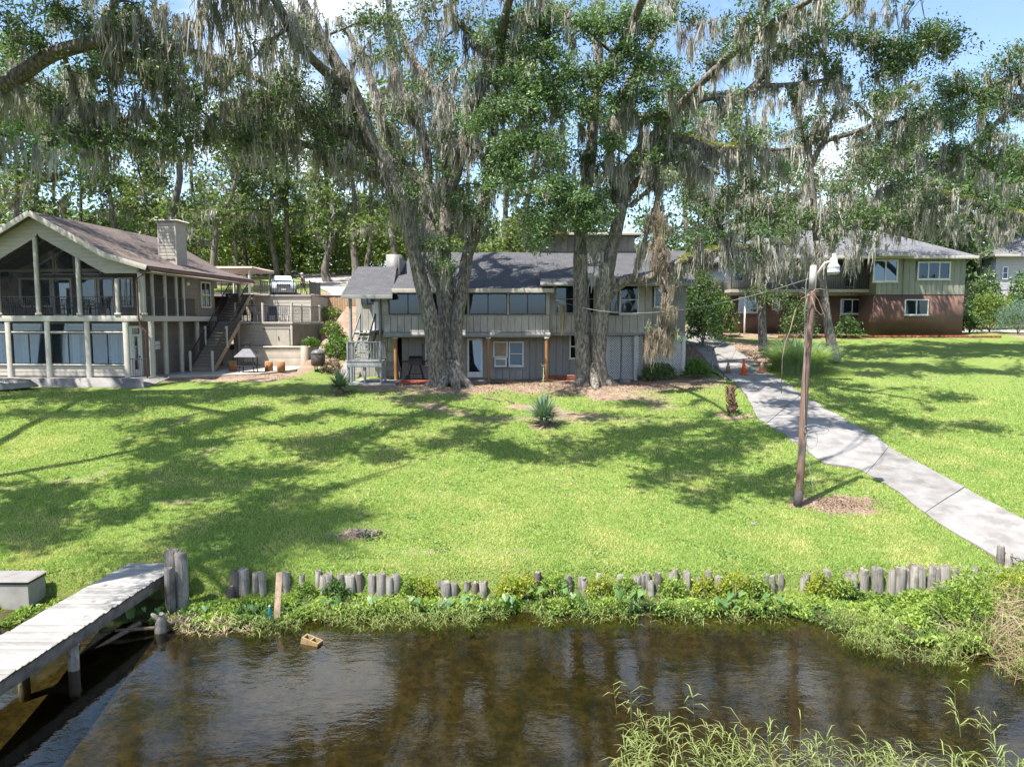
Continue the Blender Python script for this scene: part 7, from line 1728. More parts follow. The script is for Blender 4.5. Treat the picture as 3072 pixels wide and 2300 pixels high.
i3 = It.limb([(33.0, 42.6, gi + 10.5, .2)] + PX([(3072, 260), (2990, 250), (2900, 300), (2840, 330)], 42, 43, 16, 6), 8, .06, 20)
for pth_, n_ in ((i0, 4), (i1, 9), (i2, 10), (i3, 9)): It.grow(pth_, n_, (.8, 2.2), .1, .25, 4, .6, .75, (.5, 1.6))
for pth_, d_ in ((i1, 6), (i2, 4), (i3, 3)): It.drape(pth_, d_, (.4, 1.4), .15)
It.ferny(i1, .25, .85, 420)
for (px_, py_, D, c_, sp_) in ((2860, 270, 42.5, 10, .5), (2900, 250, 42, 10, .5), (2960, 300, 42, 10, .6), (3020, 180, 42, 10, .5), (3050, 230, 42, 9, .5), (2830, 330, 42.5, 9, .5), (2900, 350, 42, 9, .5), (3000, 400, 42, 9, .6), (3060, 340, 42, 8, .5), (2880, 450, 42.5, 7, .5), (3040, 470, 42, 8, .5), (2760, 400, 43, 6, .5), (2960, 480, 42, 7, .5), (2820, 250, 42.5, 6, .4), (3070, 150, 42, 6, .4), (2990, 620, 41, 6, .4), (2790, 620, 42, 6, .5), (2680, 560, 43, 6, .5)): It.bough(U(px_, py_, D), c_, sp_, True, .4, (.5, 1.4))
for (px_, py_, D, L_, k_) in ((2700, 600, 42, 1.6, 8), (2760, 630, 41.5, 1.6, 9), (2830, 620, 41, 1.6, 9), (2890, 640, 41, 1.6, 9), (2960, 660, 41, 1.7, 9), (3030, 690, 41.3, 1.8, 9), (2760, 480, 42.5, 1.6, 7), (2860, 520, 42.5, 1.8, 8), (2950, 530, 42, 1.8, 8), (3030, 560, 42, 1.8, 8), (2680, 480, 43, 1.6, 8), (2660, 560, 43, 1.8, 8), (2740, 560, 42, 1.4, 6), (3000, 440, 42, 1.6, 6), (2800, 690, 41.4, 1.3, 8), (2860, 690, 41.2, 1.3, 8), (2760, 670, 41.6, 1.4, 7), (2930, 700, 41.2, 1.2, 7)):
    for _ in range(k_):
        p = U(px_ + rng.normal(0, 26), py_ + rng.normal(0, 16), D + rng.normal(0, .4)); It.mossA.append(np.array(p)); It.mossL.append(L_ * rng.uniform(.35, 1))
    It.bough(U(px_, py_ - 10, D), 2, .5, False, .5)
for (px_, py_, k_, sp_) in ((2640, 800, 9, .8), (2640, 860, 9, .8), (2680, 930, 10, .9), (2740, 800, 10, .8), (2720, 870, 10, .8), (2650, 960, 11, .8), (2790, 820, 11, .7), (2560, 930, 9, .9), (2480, 930, 10, .9), (2400, 900, 10, .9), (2300, 900, 11, .9), (2830, 800, 10, .6), (2760, 940, 12, .5)):
    It.bough(np.array(U(px_, py_, 52)) + np.array(sun_dir) * k_, 9, sp_, True, .7, (.6, 1.6))
canopy(It, [(2900, 1040, 1.2, 10), (2780, 1030, 1.2, 10), (3000, 1060, 1.2, 10), (2650, 1040, 1.0, 9), (2850, 1100, .9, 8), (3040, 1120, .9, 8)])
It.finish('oak_tree', (34.5, 43, gi), 'mossy oak reaching in from the right edge over the brick house', leaf_dark, lsize=.17, per=40, n_moss=24, mspread=.14)

# ------------------------------------------------------------------ CYPRESS by the dock (left foreground, mostly out of frame)
Cy = Tree(66)
cx0, cy0 = X(-22, 14.1, 1850), 13.9
tr0 = Cy.limb([(cx0 - .12, cy0, -.6, .75), (cx0 - .2, cy0, .1, .55), (cx0 - .42, cy0, .9, .36), (cx0 - .6, cy0, 2.2, .28), (cx0 - .8, cy0 - .2, 6, .25), (cx0 - 1.2, cy0 - .4, 11, .2), (cx0 - 1.4, cy0 - .6, 16, .13), (cx0 - 1.5, cy0 - .6, 20, .05)], 14, .16, 36)
for k in range(26):
    i = int(rng.uniform(.66, .98) * 35); p = tr0[i, :3]; a_ = rng.uniform(0, 6.28); L_ = rng.uniform(2.2, 4.8) * (1.25 - i / 50)
    d = np.array([math.cos(a_), math.sin(a_), .12]); b_ = Cy.branch(p, d, L_, .06, -.02, .3)
    for j in range(2, len(b_)):
        for _ in range(3): Cy.tips.append(b_[j, :3] + rng.normal(0, .28, 3) * np.array([1, 1, .3]))
        if rng.random() < .3: Cy.mossA.append(b_[j, :3]); Cy.mossL.append(rng.uniform(.5, 1.4))
Cy.finish('cypress_tree', (cx0, cy0, 0), 'grey flared cypress trunk at the left edge beside the dock', leaf_cyp, bark=bark_bg, lsize=.16, per=34, crad=.30, n_moss=22, aspect=.22)
# ================================================================== BACKGROUND WOOD
def bgtree(x, y, H, r, seed, label, kind, lean=0.0, leafm=None, crown0=.35, ncl=60, moss=.3, base_z=None):
    t = Tree(seed); g = float(gz(x, y)) if base_z is None else base_z; q = t.rg
    pts = [(x + lean * H * f + q.normal(0, .28 * (f > 0)), y + q.normal(0, .15), g - .3 + H * f, r * (1.25 if f == 0 else (1 - .85 * f))) for f in (0, .08, .3, .5, .7, .88, 1.0)]
    p = t.limb(pts, 8, .06, 22)
    nb = 15
    for k in range(nb):
        f = q.uniform(crown0, .98); i = int(f * 21); a_ = q.uniform(0, 6.28); L = q.uniform(1.6, 4.2) * (1.2 - .6 * f)
        b_ = t.branch(p[i, :3], np.array([math.cos(a_), math.sin(a_), q.uniform(-.1, .5)]), L, .03 + .018 * L, .1, .35, 5, 6)
        for j in range(2, len(b_)):
            for _ in range(2): t.tips.append(b_[j, :3] + q.normal(0, .5, 3))
            if q.random() < moss: t.mossA.append(b_[j, :3]); t.mossL.append(q.uniform(.6, 2.2))
    return t.finish('woodland_tree', (x, y, g), label, leafm or leaf_bg, bark_bg, lsize=.42, per=16, crad=.62, tri=True, aspect=.6, n_moss=14, mspread=.25, mwid=.07, group='trees of the wood behind the houses')
# photo column of trunk, distance, height, radius, lean, moss, leaf
BG = [(20, 66, 19, .28, 0, 0.7, 0), (62, 60, 21, .3, .01, 0.7, 1), (110, 74, 20, .3, 0, 0.7, 0), (180, 68, 17, .22, .02, 0.5, 1), (255, 72, 21, .22, 0, 0.5, 0), (345, 66, 23, .30, .0, 0.5, 0), (455, 72, 15, .24, -.06, 0.9, 1), (530, 60, 21, .46, .02, 1.4, 1), (585, 78, 22, .3, 0, 1.1, 1), (635, 66, 17, .36, .24, 0.9, 1), (700, 78, 20, .28, .02, 0.7, 1), (735, 84, 21, .34, .0, 0.7, 1), (795, 88, 22, .25, 0, 0.7, 1), (830, 80, 23, .34, -.01, 0.9, 1), (862, 80, 24, .34, .01, 0.9, 1), (905, 92, 20, .3, .0, 0.7, 1), (990, 74, 18, .42, .0, 1.4, 1), (1055, 72, 17, .44, .0, 1.4, 1), (1110, 80, 20, .34, 0, 1.4, 1), (1185, 70, 20, .36, .01, 1.4, 1), (1250, 84, 24, .34, 0, 0.9, 0), (1330, 78, 24, .3, 0, 0.9, 0), (1420, 74, 22, .3, .01, 1.1, 0), (1510, 70, 23, .34, -.01, 1.1, 1), (1590, 64, 21, .36, 0, 1.3, 1), (1660, 82, 23, .3, 0, 0.9, 0), (1840, 76, 22, .3, 0, 0.9, 0), (1960, 70, 20, .32, .01, 1.1, 0), (2060, 66, 21, .36, -.01, 1.4, 0), (2130, 62, 19, .34, .0, 1.4, 0), (2250, 72, 19, .34, 0, 1.0, 0), (2330, 66, 16, .3, .01, 1.0, 0), (2400, 78, 15, .3, 0, 0.8, 0), (2530, 84, 12, .26, 0, 0.5, 0), (2620, 68, 15, .3, 0, 1.0, 0), (2680, 74, 18, .34, .01, 1.2, 0), (2740, 66, 16, .3, -.01, 1.2, 0), (2800, 80, 17, .3, 0, 1.0, 0), (2850, 66, 15, .28, 0, 1.0, 0), (2890, 72, 17, .28, 0, 1.0, 0), (2950, 66, 16, .3, 0, 1.0, 0), (2990, 78, 18, .3, 0, 0.8, 0), (3040, 68, 17, .28, 0, 1.0, 0), (3080, 74, 17, .3, 0, 0.8, 0), (1760, 92, 24, .3, 0, 0.9, 1), (380, 90, 13, .3, 0, 0.7, 1), (480, 96, 13, .3, 0, 0.7, 0)]
for i, (px_, D, H, r_, ln, ms, lf) in enumerate(BG):
    x_ = X(px_, D, 800)
    nm = 'leaning' if abs(ln) > .03 else ('moss-hung' if ms > .6 else 'tall' if H > 20 else 'slender' if r_ < .27 else 'leafy')
    bgtree(x_, D, H, r_, 300 + i, '%s woodland tree, %s from the left of the trees behind the houses' % (nm, ordn(i)), 'bg', ln, [leaf_dark, leaf_bg][lf], .30 if px_ < 1150 else .25, 110 if D > 60 else 90, ms)
# far mass of trees closing the view
def mass(name, label, n, xr, yr, zr, size, mat, seed, bump_=5.0, keep=None):
    q = np.random.default_rng(seed); x = q.uniform(*xr, n); y = q.uniform(*yr, n); g = gz(x, y)
    top = zr[0] + (zr[1] - zr[0]) * vnoise(x, y * 0 + seed, bump_, seed % 50) * (.55 + .45 * vnoise(x, y * 0, bump_ * .3, seed % 40 + 3))
    z = g + q.uniform(0, 1, n) ** .8 * top
    dz = vnoise(x + z, z * 1.7 + y, 1.6, 7) ; k = dz > .36
    C = np.stack([x, y, z], 1)[k]; qd = Quads(); qd.add(*leafquads(C, size, q, aspect=.7, tri=True)); o = qd.build(name, mat, None); return tag(o, label, 'trees', kind='stuff')
mass('far_wood', 'far green wood closing the view behind the houses', 60000, (-75, 80), (98, 116), (5, 15), .8, leaf_bg, 7)
mass('undergrowth', 'bright yellow-green undergrowth behind the parking terrace', 36000, (-40, -6), (84, 97), (4.0, 12), .5, leaf_lime, 8, 4.0)
mass('undergrowth', 'dark green undergrowth behind the grey house', 36000, (-8, 24), (66, 80), (3.5, 10.5), .46, leaf_bg, 9, 4.0)
mass('undergrowth', 'green undergrowth left of the parking terrace behind the beige house', 24000, (-60, -34), (70, 84), (2.5, 8), .46, leaf_bg, 10, 4.0)
mass('undergrowth', 'green undergrowth behind the brick house', 9000, (20, 60), (72, 82), (2.0, 6), .40, leaf_bg, 12, 4.0)

# ================================================================== SHRUBS
def shrub(name, label, c, rx, ry, rz, n, size, mat, seed, cat='shrub', stems=5, droop=0, aspect=.45, group=None, wob=.35):
    q = np.random.default_rng(seed); t = thing(name, c, label, cat, group)
    d = unit(q.normal(0, 1, (n, 3))); d[:, 2] = np.abs(d[:, 2]) * 1.0 - .25
    rad = q.uniform(.35, 1, n) ** .5 * (1 - wob + wob * 2 * vnoise(d[:, 0] * 3 + d[:, 2] * 2, d[:, 1] * 3 + d[:, 2], .8, seed % 60))
    P = np.array(c) + np.array([0, 0, rz * .35]) + d * rad[:, None] * np.array([rx, ry, rz]); P[:, 2] = np.maximum(P[:, 2], c[2] + .03)
    qd = Quads(); qd.add(*leafquads(P, size, q, aspect=aspect, droop=droop)); qd.build('foliage', mat, t)
    w = Quads()
    for k in range(stems):
        e = np.array(c) + np.array([q.normal(0, rx * .4), q.normal(0, ry * .4), rz * q.uniform(.5, .9)]); w.add(*tubeq(crom([(*c, .03), (*((np.array(c) + e) / 2 + q.normal(0, .05, 3)), .02), (*e, .008)], 6), 5))
    w.build('stem', bark_bg, t, True); return t
def at(px_, py_): return G(px_, py_)
s1 = at(1005, 1050); shrub('flowering_shrub', 'rounded green shrub on the bank between the terrace and the grey house', (X(1012, 45.5), 45.5, float(gz(X(1012, 45.5), 45.5))), 1.0, .9, 1.25, 2600, .15, leaf_shrub, 1)
shrub('flowering_shrub', 'smaller shrub higher on the bank below the drive', (X(995, 49), 49, float(gz(X(995, 49), 49))), .8, .7, 1.0, 1800, .14, leaf_lime, 2)
shrub('flowering_shrub', 'low bushy shrub on the bank top beside the wooden fence', (X(985, 54), 54, float(gz(X(985, 54), 54))), 1.3, .8, .9, 1600, .15, leaf_lime, 21)
shrub('bare_shrub', 'brownish low shrub beside the barrel smoker', (X(990, 42.2), 42.3, float(gz(X(990, 42), 42.3))), .8, .6, .75, 900, .12, leafmat('brown_leaf', (.12, .10, .05), (.16, .13, .07), (.09, .07, .045), .2), 3)
shrub('strap_plant', 'strappy green plant on the terrace wall corner', (X(930, 45.5), 45.6, Z(1043, 45)), .6, .5, .55, 700, .30, leaf_shrub, 4, aspect=.14)
shrub('hedge_bush', 'dark clipped bush under the hanging moss by the lattice', (X(1978, 38, 1115), 38.1, float(gz(X(1978, 38), 38.1))), 1.0, .6, .95, 2800, .11, leaf_dark, 5)
shrub('hedge_bush', 'rounded bush at the right corner of the grey house beside the path', (X(2085, 38, 1105), 37.8, float(gz(X(2085, 38), 37.8))), .75, .6, .9, 2200, .12, leaf_shrub, 6)
shrub('tall_shrub', 'tall dark shrub standing right of the grey house by the path', (X(2125, 46, 950), 47, float(gz(X(2125, 46), 47))), 1.2, 1.1, 3.4, 5200, .16, leaf_dark, 7)
shrub('tall_shrub', 'tall green shrub at the left corner of the brick house', (X(2165, 51, 950), 51.5, float(gz(X(2165, 51), 51.5))), 1.2, 1.0, 2.8, 3800, .17, leaf_shrub, 8)
shrub('garden_shrub', 'large yellow-green shrub right of the brick house', (X(2985, 56, 950), 56.5, float(gz(X(2985, 56), 56.5))), 1.9, 1.3, 3.0, 5200, .19, leaf_lime, 9)
shrub('juniper_bush', 'blue-green juniper bush at the right edge', (X(3062, 53, 960), 53.2, float(gz(X(3062, 53), 53.2))), 1.8, 1.3, 2.3, 6500, .14, leafmat('juniper_leaf', (.10, .17, .13), (.16, .24, .19), (.08, .13, .10), .2), 10, aspect=.2)
shrub('garden_shrub', 'dark leggy shrub in front of the brick wall by the balcony post', (X(2545, 50.5, 970), 50.3, float(gz(X(2545, 50), 50.3))), 1.2, .7, 1.6, 1500, .16, leaf_dark, 11)
shrub('garden_shrub', 'dark shrub at the brick wall behind the lamp pole', (X(2400, 50.5, 980), 50.5, float(gz(X(2400, 50), 50.5))), 1.4, .7, 2.4, 2000, .17, leaf_dark, 12)
shrub('garden_shrub', 'low green shrub right of the brick house near the drive', (X(2910, 55, 950), 55, float(gz(X(2910, 55), 55))), .9, .8, 1.6, 1700, .16, leaf_shrub, 13)
shrub('tall_shrub', 'dark shrub behind the right eave of the grey house', (X(2110, 55, 850), 56, float(gz(X(2110, 55), 56))), 1.8, 1.2, 4.5, 5000, .2, leaf_dark, 14)
shrub('tall_shrub', 'tall dark shrub screening the pale house at the right edge', (X(2955, 60, 900), 60, float(gz(X(2955, 60), 60))), 1.5, 1.2, 4.6, 4200, .22, leaf_dark, 15)
shrub('tall_shrub', 'leafy tall shrub before the pale house under the right oak', (X(3050, 61, 900), 60.5, float(gz(X(3050, 61), 60.5))), 1.4, 1.0, 4.0, 3400, .22, leaf_shrub, 16)
# broad-leaved weeds in the turf
q = np.random.default_rng(31); n = 60000; y = 17 + q.uniform(0, 1, n) ** 1.3 * 17; x = q.uniform(-1, 1, n) * (.74 * y + 1)
k = (vnoise(x, y * 1.2, .8, 51) > .70) & (vnoise(x, y, 4.5, 52) > .42) & ~inpoly(x, y, PATH) & (q.uniform(0, 1, n) > .15); x, y = x[k], y[k]
qd = Quads(); qd.add(*leafquads(np.stack([x, y, gz(x, y) + q.uniform(.02, .06, len(x))], 1), .06, q, up=2.5, aspect=.75)); tag(qd.build('lawn_weeds', leafmat('clover', (.10, .20, .05), (.17, .28, .08), (.22, .29, .10), .3), None), 'low broad-leaved weeds patched through the lawn', 'weeds', kind='stuff')
# wooden retaining fence on the bank
WF = thing('bank_fence', (X(1010, 55.5), 55.5, 7.0), 'low tan wooden fence holding the bank below the drive', 'fence')
for k in range(16):
    xx = X(962, 55.5, 900) + k * .19; zz_ = float(gz(xx, 55.5)); box('board', WF, xx, xx + .175, 55.5, 55.54, zz_ - .2, Z(893, 55.5) + .02 * (k % 3), M('tan_fence', (.40, .27, .16), (.32, .21, .12), 5, stretch=(3, 3, .5), vary=.2))
box('rail', WF, X(962, 55.5, 900), X(962, 55.5, 900) + 3.05, 55.545, 55.6, Z(905, 55.5), Z(902, 55.5), M('tan_fence', (0, 0, 0)))
# garden steps right of smoker
GS = thing('garden_steps', (X(1035, 41.5), 41, 3.7), 'pale concrete garden steps left of the outside stair', 'steps')
for k in range(5):
    yk = 40.6 + k * .6; xx = X(1012 + k * 6, yk, 1080); box('step', GS, xx, xx + 1.1, yk, yk + .7, 3.4, 3.78 + k * .19, concrete)

# ---------------- yuccas, palm stump, tall grass
def yucca(c, n, L, seed, label, stalk=0):
    q = np.random.default_rng(seed); t = thing('yucca_plant', c, label, 'plant'); c = np.array(c)
    mats = leafmat('yucca_leaf', (.12, .19, .13), (.20, .28, .19), (.10, .15, .09), .15, .5, .3)
    V, Fq = [], []
    me_list = []
    for k in range(n):
        a_ = q.uniform(0, 6.28); el = q.uniform(.1, 1.45); ln = L * q.uniform(.75, 1.1)
        d = np.array([math.cos(a_) * math.cos(el), math.sin(a_) * math.cos(el), math.sin(el)]); s_ = np.array([-math.sin(a_), math.cos(a_), 0]); w = .034
        o = c + np.array([0, 0, .22]); p1 = o + d * ln * .45; p2 = o + d * ln + np.array([0, 0, -.18 * math.cos(el) * ln])
        V += [o - s_ * w * .7, o + s_ * w * .7, p1 + s_ * w, p1 - s_ * w, p2]; b_ = k * 5; me_list += [(b_, b_ + 1, b_ + 2, b_ + 3), (b_ + 3, b_ + 2, b_ + 4)]
    mesh('leaves', V, me_list, mats, t)['kind'] = 'stuff'
    MB().tube([tuple(c - np.array([0, 0, .1])), tuple(c + np.array([.02, 0, .15])), tuple(c + np.array([0, 0, .32]))], [.14, .16, .08], 9).build('stem', drift_m, t, True)
    if stalk:
        MB().tube([tuple(c + np.array([0, 0, .3])), tuple(c + np.array([-.03, 0, stalk * .5])), tuple(c + np.array([.0, 0, stalk]))], [.022, .018, .01], 6).build('flower_stalk', M('stalk', (.38, .40, .22), None, 9, vary=0), t, True)
        C = c + np.stack([q.normal(0, .05, 70), q.normal(0, .05, 70), q.uniform(stalk * .55, stalk * 1.05, 70)], 1); qd = Quads(); qd.add(*leafquads(C, .05, q)); qd.build('buds', leafmat('bud', (.30, .32, .15), (.4, .4, .22), (.3, .3, .2), .2), t)
yucca(yucca_b, 260, 1.2, 1, 'blue-green yucca with a tall flower stalk in the middle of the lawn', 2.35)
yucca(yucca_a, 200, 1.1, 2, 'spiky yucca at the corner of the outside stair deck')
PS_ = thing('palm_stump', palm_b, 'stubby brown palm stump at the left edge of the path', 'stump')
q = random.Random(8); mb = MB(); mb.tube([palm_b + Vector((0, 0, -.1)), palm_b + Vector((-.02, 0, .5)), palm_b + Vector((-.1, 0, 1.0)), palm_b + Vector((-.1, 0, 1.22))], [.17, .15, .16, .13], 10)
for k in range(70):
    zz_ = q.uniform(.05, 1.15); a_ = q.uniform(0, 6.28); c = palm_b + Vector((-.1 * zz_ + .15 * math.cos(a_), .15 * math.sin(a_), zz_)); mb.bar(c, c + Vector((.1 * math.cos(a_), .1 * math.sin(a_), .12)), .06, .025)
mb.build('trunk', M('palm_boots', (.20, .12, .075), (.12, .075, .05), 9, rough=.95, bmp=.5, vary=0), PS_)
qd = Quads(); C = np.array(palm_b) + np.stack([rng.normal(0, .3, 160), rng.normal(0, .25, 160), np.abs(rng.normal(0, .1, 160))], 1); qd.add(*leafquads(C, .12, rng)); qd.build('basal_weeds', leaf_shrub, PS_)
def grassclump(name, c, rx, ry, n, L, mat, seed, label, wid=.02, curve=.55, cat='grass clump'):
    q = np.random.default_rng(seed); t = thing(name, c, label, cat)
    a_ = q.uniform(0, 6.28, n); rr_ = np.sqrt(q.uniform(0, 1, n)); b0 = np.array(c) + np.stack([rr_ * rx * np.cos(a_), rr_ * ry * np.sin(a_), np.zeros(n)], 1); b0[:, 2] = gz(b0[:, 0], b0[:, 1])
    out = np.stack([np.cos(a_), np.sin(a_), 0 * a_], 1) * (rr_ * .9 + .12)[:, None] + q.normal(0, .22, (n, 3)) * np.array([1, 1, 0]); ln = L * q.uniform(.6, 1.1, n)[:, None]
    s_ = unit(np.cross(out, np.array([0, 0, 1.0]))); w = wid * q.uniform(.7, 1.3, n)[:, None]
    pts = []
    for f in (0, .35, .7, 1.0): pts.append(b0 + out * ln * f * f * curve + np.array([0, 0, 1]) * ln * (f - .42 * f ** 3 * np.linalg.norm(out, axis=1)[:, None]))
    V = np.stack([pts[0] - s_ * w, pts[0] + s_ * w, pts[1] - s_ * w, pts[1] + s_ * w, pts[2] - s_ * w * .7, pts[2] + s_ * w * .7, pts[3] - s_ * w * .1, pts[3] + s_ * w * .1], 1).reshape(-1, 3); i = np.arange(n)[:, None] * 8
    Fq = np.concatenate([i + np.array([[0, 1, 3, 2]]), i + np.array([[2, 3, 5, 4]]), i + np.array([[4, 5, 7, 6]])], 0)
    o = mesh('blades', V, Fq, mat, t, framed=False); o['kind'] = 'stuff'; return t
pamp = leafmat('pampas_leaf', (.26, .36, .20), (.42, .50, .31), (.18, .27, .13), .4)
pg = G(2405, 1120); PG = grassclump('pampas_grass', pg + Vector((0, .6, 0)), 1.25, .9, 3000, 2.1, pamp, 3, 'large fountain-like clump of tall grass behind the lamp pole', .014, .85)
q = Quads()
for k in range(6):
    p = np.array(pg) + np.array([-.7 + rng.normal(0, .25), .8, 0]); q.add(*tubeq(crom([(*p, .015), (p[0] + .03, p[1], p[2] + 1.1, .012), (p[0] + rng.normal(0, .1), p[1], p[2] + 1.9, .03), (p[0] + rng.normal(0, .1), p[1], p[2] + 2.15, .01)], 10), 5))
q.build('dry_plume', moss_dry, PG, True)
grassclump('wild_grass_tuft', G(2055, 1110) + Vector((.4, -.3, 0)), .3, .25, 200, .5, leaf_shrub, 5, 'small grass tuft at the foot of the rounded bush by the path')
# brush / ash heap on the lawn
AS = thing('twig_heap', ash_c, 'small heap of ash-grey twigs with a green weed on the lawn', 'heap')
q = random.Random(4); mb = MB()
for k in range(150):
    a_ = q.uniform(0, 6.28); r_ = abs(q.gauss(0, .3)); c = Vector((ash_c.x + r_ * math.cos(a_) * 1.4, ash_c.y + r_ * math.sin(a_) * .8, float(gz(ash_c.x, ash_c.y)) + .02 + max(0, .18 - r_ * .25) * q.random()))
    d = Vector((q.gauss(0, 1), q.gauss(0, 1), q.gauss(0, .5))).normalized() * q.uniform(.06, .2); mb.bar(c - d / 2, c + d / 2, .012, .012)
mb.build('twigs', M('ash_twig', (.30, .26, .24), (.2, .17, .16), 12, vary=0), AS)['kind'] = 'stuff'
C = np.array(ash_c) + np.stack([rng.normal(.35, .2, 120), rng.normal(-.12, .12, 120), np.abs(rng.normal(.02, .05, 120))], 1); qd = Quads(); qd.add(*leafquads(C, .11, rng)); qd.build('weed', leaf_shrub, AS)['kind'] = 'stuff'
# leaf litter on the mulch round the pole and around the oaks
def litter(name, label, cx_, cy_, rx, ry, n, size, mat, seed, lift=.015):
    q = np.random.default_rng(seed); x = q.normal(cx_, rx, n); y = q.normal(cy_, ry, n); k = (y > 17) & ~inpoly(x, y, PATH); x, y = x[k], y[k]
    C = np.stack([x, y, gz(x, y) + lift + q.uniform(0, .02, len(x))], 1); qd = Quads(); qd.add(*leafquads(C, size, q, up=2.5, aspect=.6)); return tag(qd.build(name, mat, None), label, 'litter', kind='stuff')
litm = leafmat('fallen_leaf', (.24, .165, .115), (.42, .32, .24), (.19, .13, .09), .1, .8, .1)
litter('leaf_litter', 'brown wood chips and leaves around the lamp pole', pole_base.x + 1.25, pole_base.y + .05, .6, .34, 1500, .06, litm, 1)
litter('leaf_litter', 'fallen brown leaves under the two big oaks', 1.5, 35.2, 5.5, 1.2, 5000, .08, litm, 2)
litter('leaf_litter', 'fallen brown leaves under the trees right of the path', 13.2, 44, 2.6, 2.6, 3500, .10, litm, 3)
litter('leaf_litter', 'scattered pale leaves across the lawn', 0, 26, 11, 6, 3200, .06, litm, 4, .03)
litter('leaf_litter', 'fallen leaves along the terrace foot and patio edge', -15, 38.3, 3.5, .6, 1200, .07, litm, 5)

# ================================================================== LAWN GRASS BLADES
q = np.random.default_rng(77)
n = 500000
y = 16.33 + (q.uniform(0, 1, n) ** 1.5) * 24.0; x = q.uniform(-1, 1, n) * (.84 * y + 4.5)
k = (x > -34) & (x < 36) & ~inpoly(x, y, [(p[0], p[1]) for p in PATH]) & (q.uniform(0, 1, n) > dirt_mask(x, y) * 1.25) & (q.uniform(0, 1, n) > sstep(26, 40, y)) & ~((y > 34.5) & (x < 11)) & ~((np.abs(x + 8.6) < .75) & (y < 16.8))
x, y = x[k], y[k]; n = len(x); z = gz(x, y)
hgt = q.uniform(.035, .085, n) * (1 + .5 * (vnoise(x, y, .5, 41) - .5)) * (1 + (y - 16) * .012); wd = q.uniform(.008, .016, n) * (1 + (y - 16) * .055)
th = q.uniform(0, 6.28, n); s_ = np.stack([np.cos(th), np.sin(th), 0 * th], 1) * wd[:, None]; ln = q.normal(0, .5, (n, 2)) * hgt[:, None]
B0 = np.stack([x, y, z - .005], 1); V = np.stack([B0 - s_, B0 + s_, B0 + np.stack([ln[:, 0], ln[:, 1], hgt], 1)], 1).reshape(-1, 3)
grass_m = leafmat('grass_blade', (.19, .30, .07), (.345, .425, .135), (.46, .455, .19), .35, .6, .2, big=.6)
tag(mesh('grass', V, np.arange(3 * n).reshape(-1, 3), grass_m, None, framed=False), 'short mown lawn grass between the lake and the houses', 'grass', kind='stuff')

# ================================================================== BANK PLANTS
bankm = leafmat('bank_weed', (.17, .27, .045), (.32, .40, .09), (.12, .21, .035), .35, .5, .3, big=1.5)
bankdk = leafmat('bank_weed_dark', (.05, .11, .025), (.10, .19, .04), (.04, .08, .02), .3, .5, .3, big=1.5)
yel = leafmat('yellow_weed', (.23, .29, .035), (.36, .37, .05), (.17, .25, .03), .35, .5, .3, big=2)
drym = leafmat('dry_reed', (.36, .29, .19), (.48, .41, .29), (.28, .21, .13), .25, .8, .1)
q = np.random.default_rng(5)
def bankleaves(name, label, n, xr, mat, size, seed, hmax, yr=None, clump=.5, dens=None, aspect=.5):
    q = np.random.default_rng(seed); x = q.uniform(*xr, n); s0 = shore(x)
    f = q.uniform(0, 1, n); y = s0 - .05 + f * (16.28 - s0 + .05) if yr is None else q.uniform(*yr, n)
    c = vnoise(x, y, .45, seed + 2); h = hmax * np.clip(c * 1.5 - .25, .08, 1); keep = (c > clump * q.uniform(.6, 1.2, n)) & ~((np.abs(x + 8.65) < .72))
    x, y, h = x[keep], y[keep], h[keep]; h = h * (1 - .72 * sstep(15.55, 16.1, y) * (x < 7.2) - .35 * sstep(15.9, 16.2, y) * (x >= 7.2)); z = np.maximum(gz(x, y), WL) + q.uniform(0, 1, len(x)) * h
    qd = Quads(); qd.add(*leafquads(np.stack([x, y, z], 1), size, q, up=.9, aspect=aspect)); return tag(qd.build(name, mat, None), label, 'weeds', kind='stuff')
bankleaves('bank_weeds', 'low light-green weeds covering the bank right of the dock', 16000, (-8.0, -4.0), bankm, .08, 1, .28, clump=.36)
bankleaves('bank_weeds', 'light-green weeds between the piles along the middle bank', 13000, (-4.0, 6.5), bankm, .08, 2, .42, clump=.42)
bankleaves('bank_weeds', 'dense light-green weeds on the wide bank at the right', 26000, (6.3, 11.5), bankm, .085, 3, .36, clump=.35)
bankleaves('bank_weeds', 'dark low weeds at the foot of the piles', 9000, (-8.0, 10.5), bankdk, .085, 4, .18, clump=.35)
bankleaves('bank_weeds', 'weeds on the bank left of the dock', 5000, (-13, -9.6), bankm, .09, 6, .3, clump=.35)
def bushlet(px_, py_, r_, h_, n_, mat, seed, label, size=.075):
    c = U(px_, py_, 16.25); shrub('bank_bush', label, (c.x, 16.2, max(float(gz(c.x, 16.2)), .1)), r_, .15, h_ * .72, n_, size, mat, 500 + seed, 'bush', 3, aspect=.4, group='bushes among the piles')
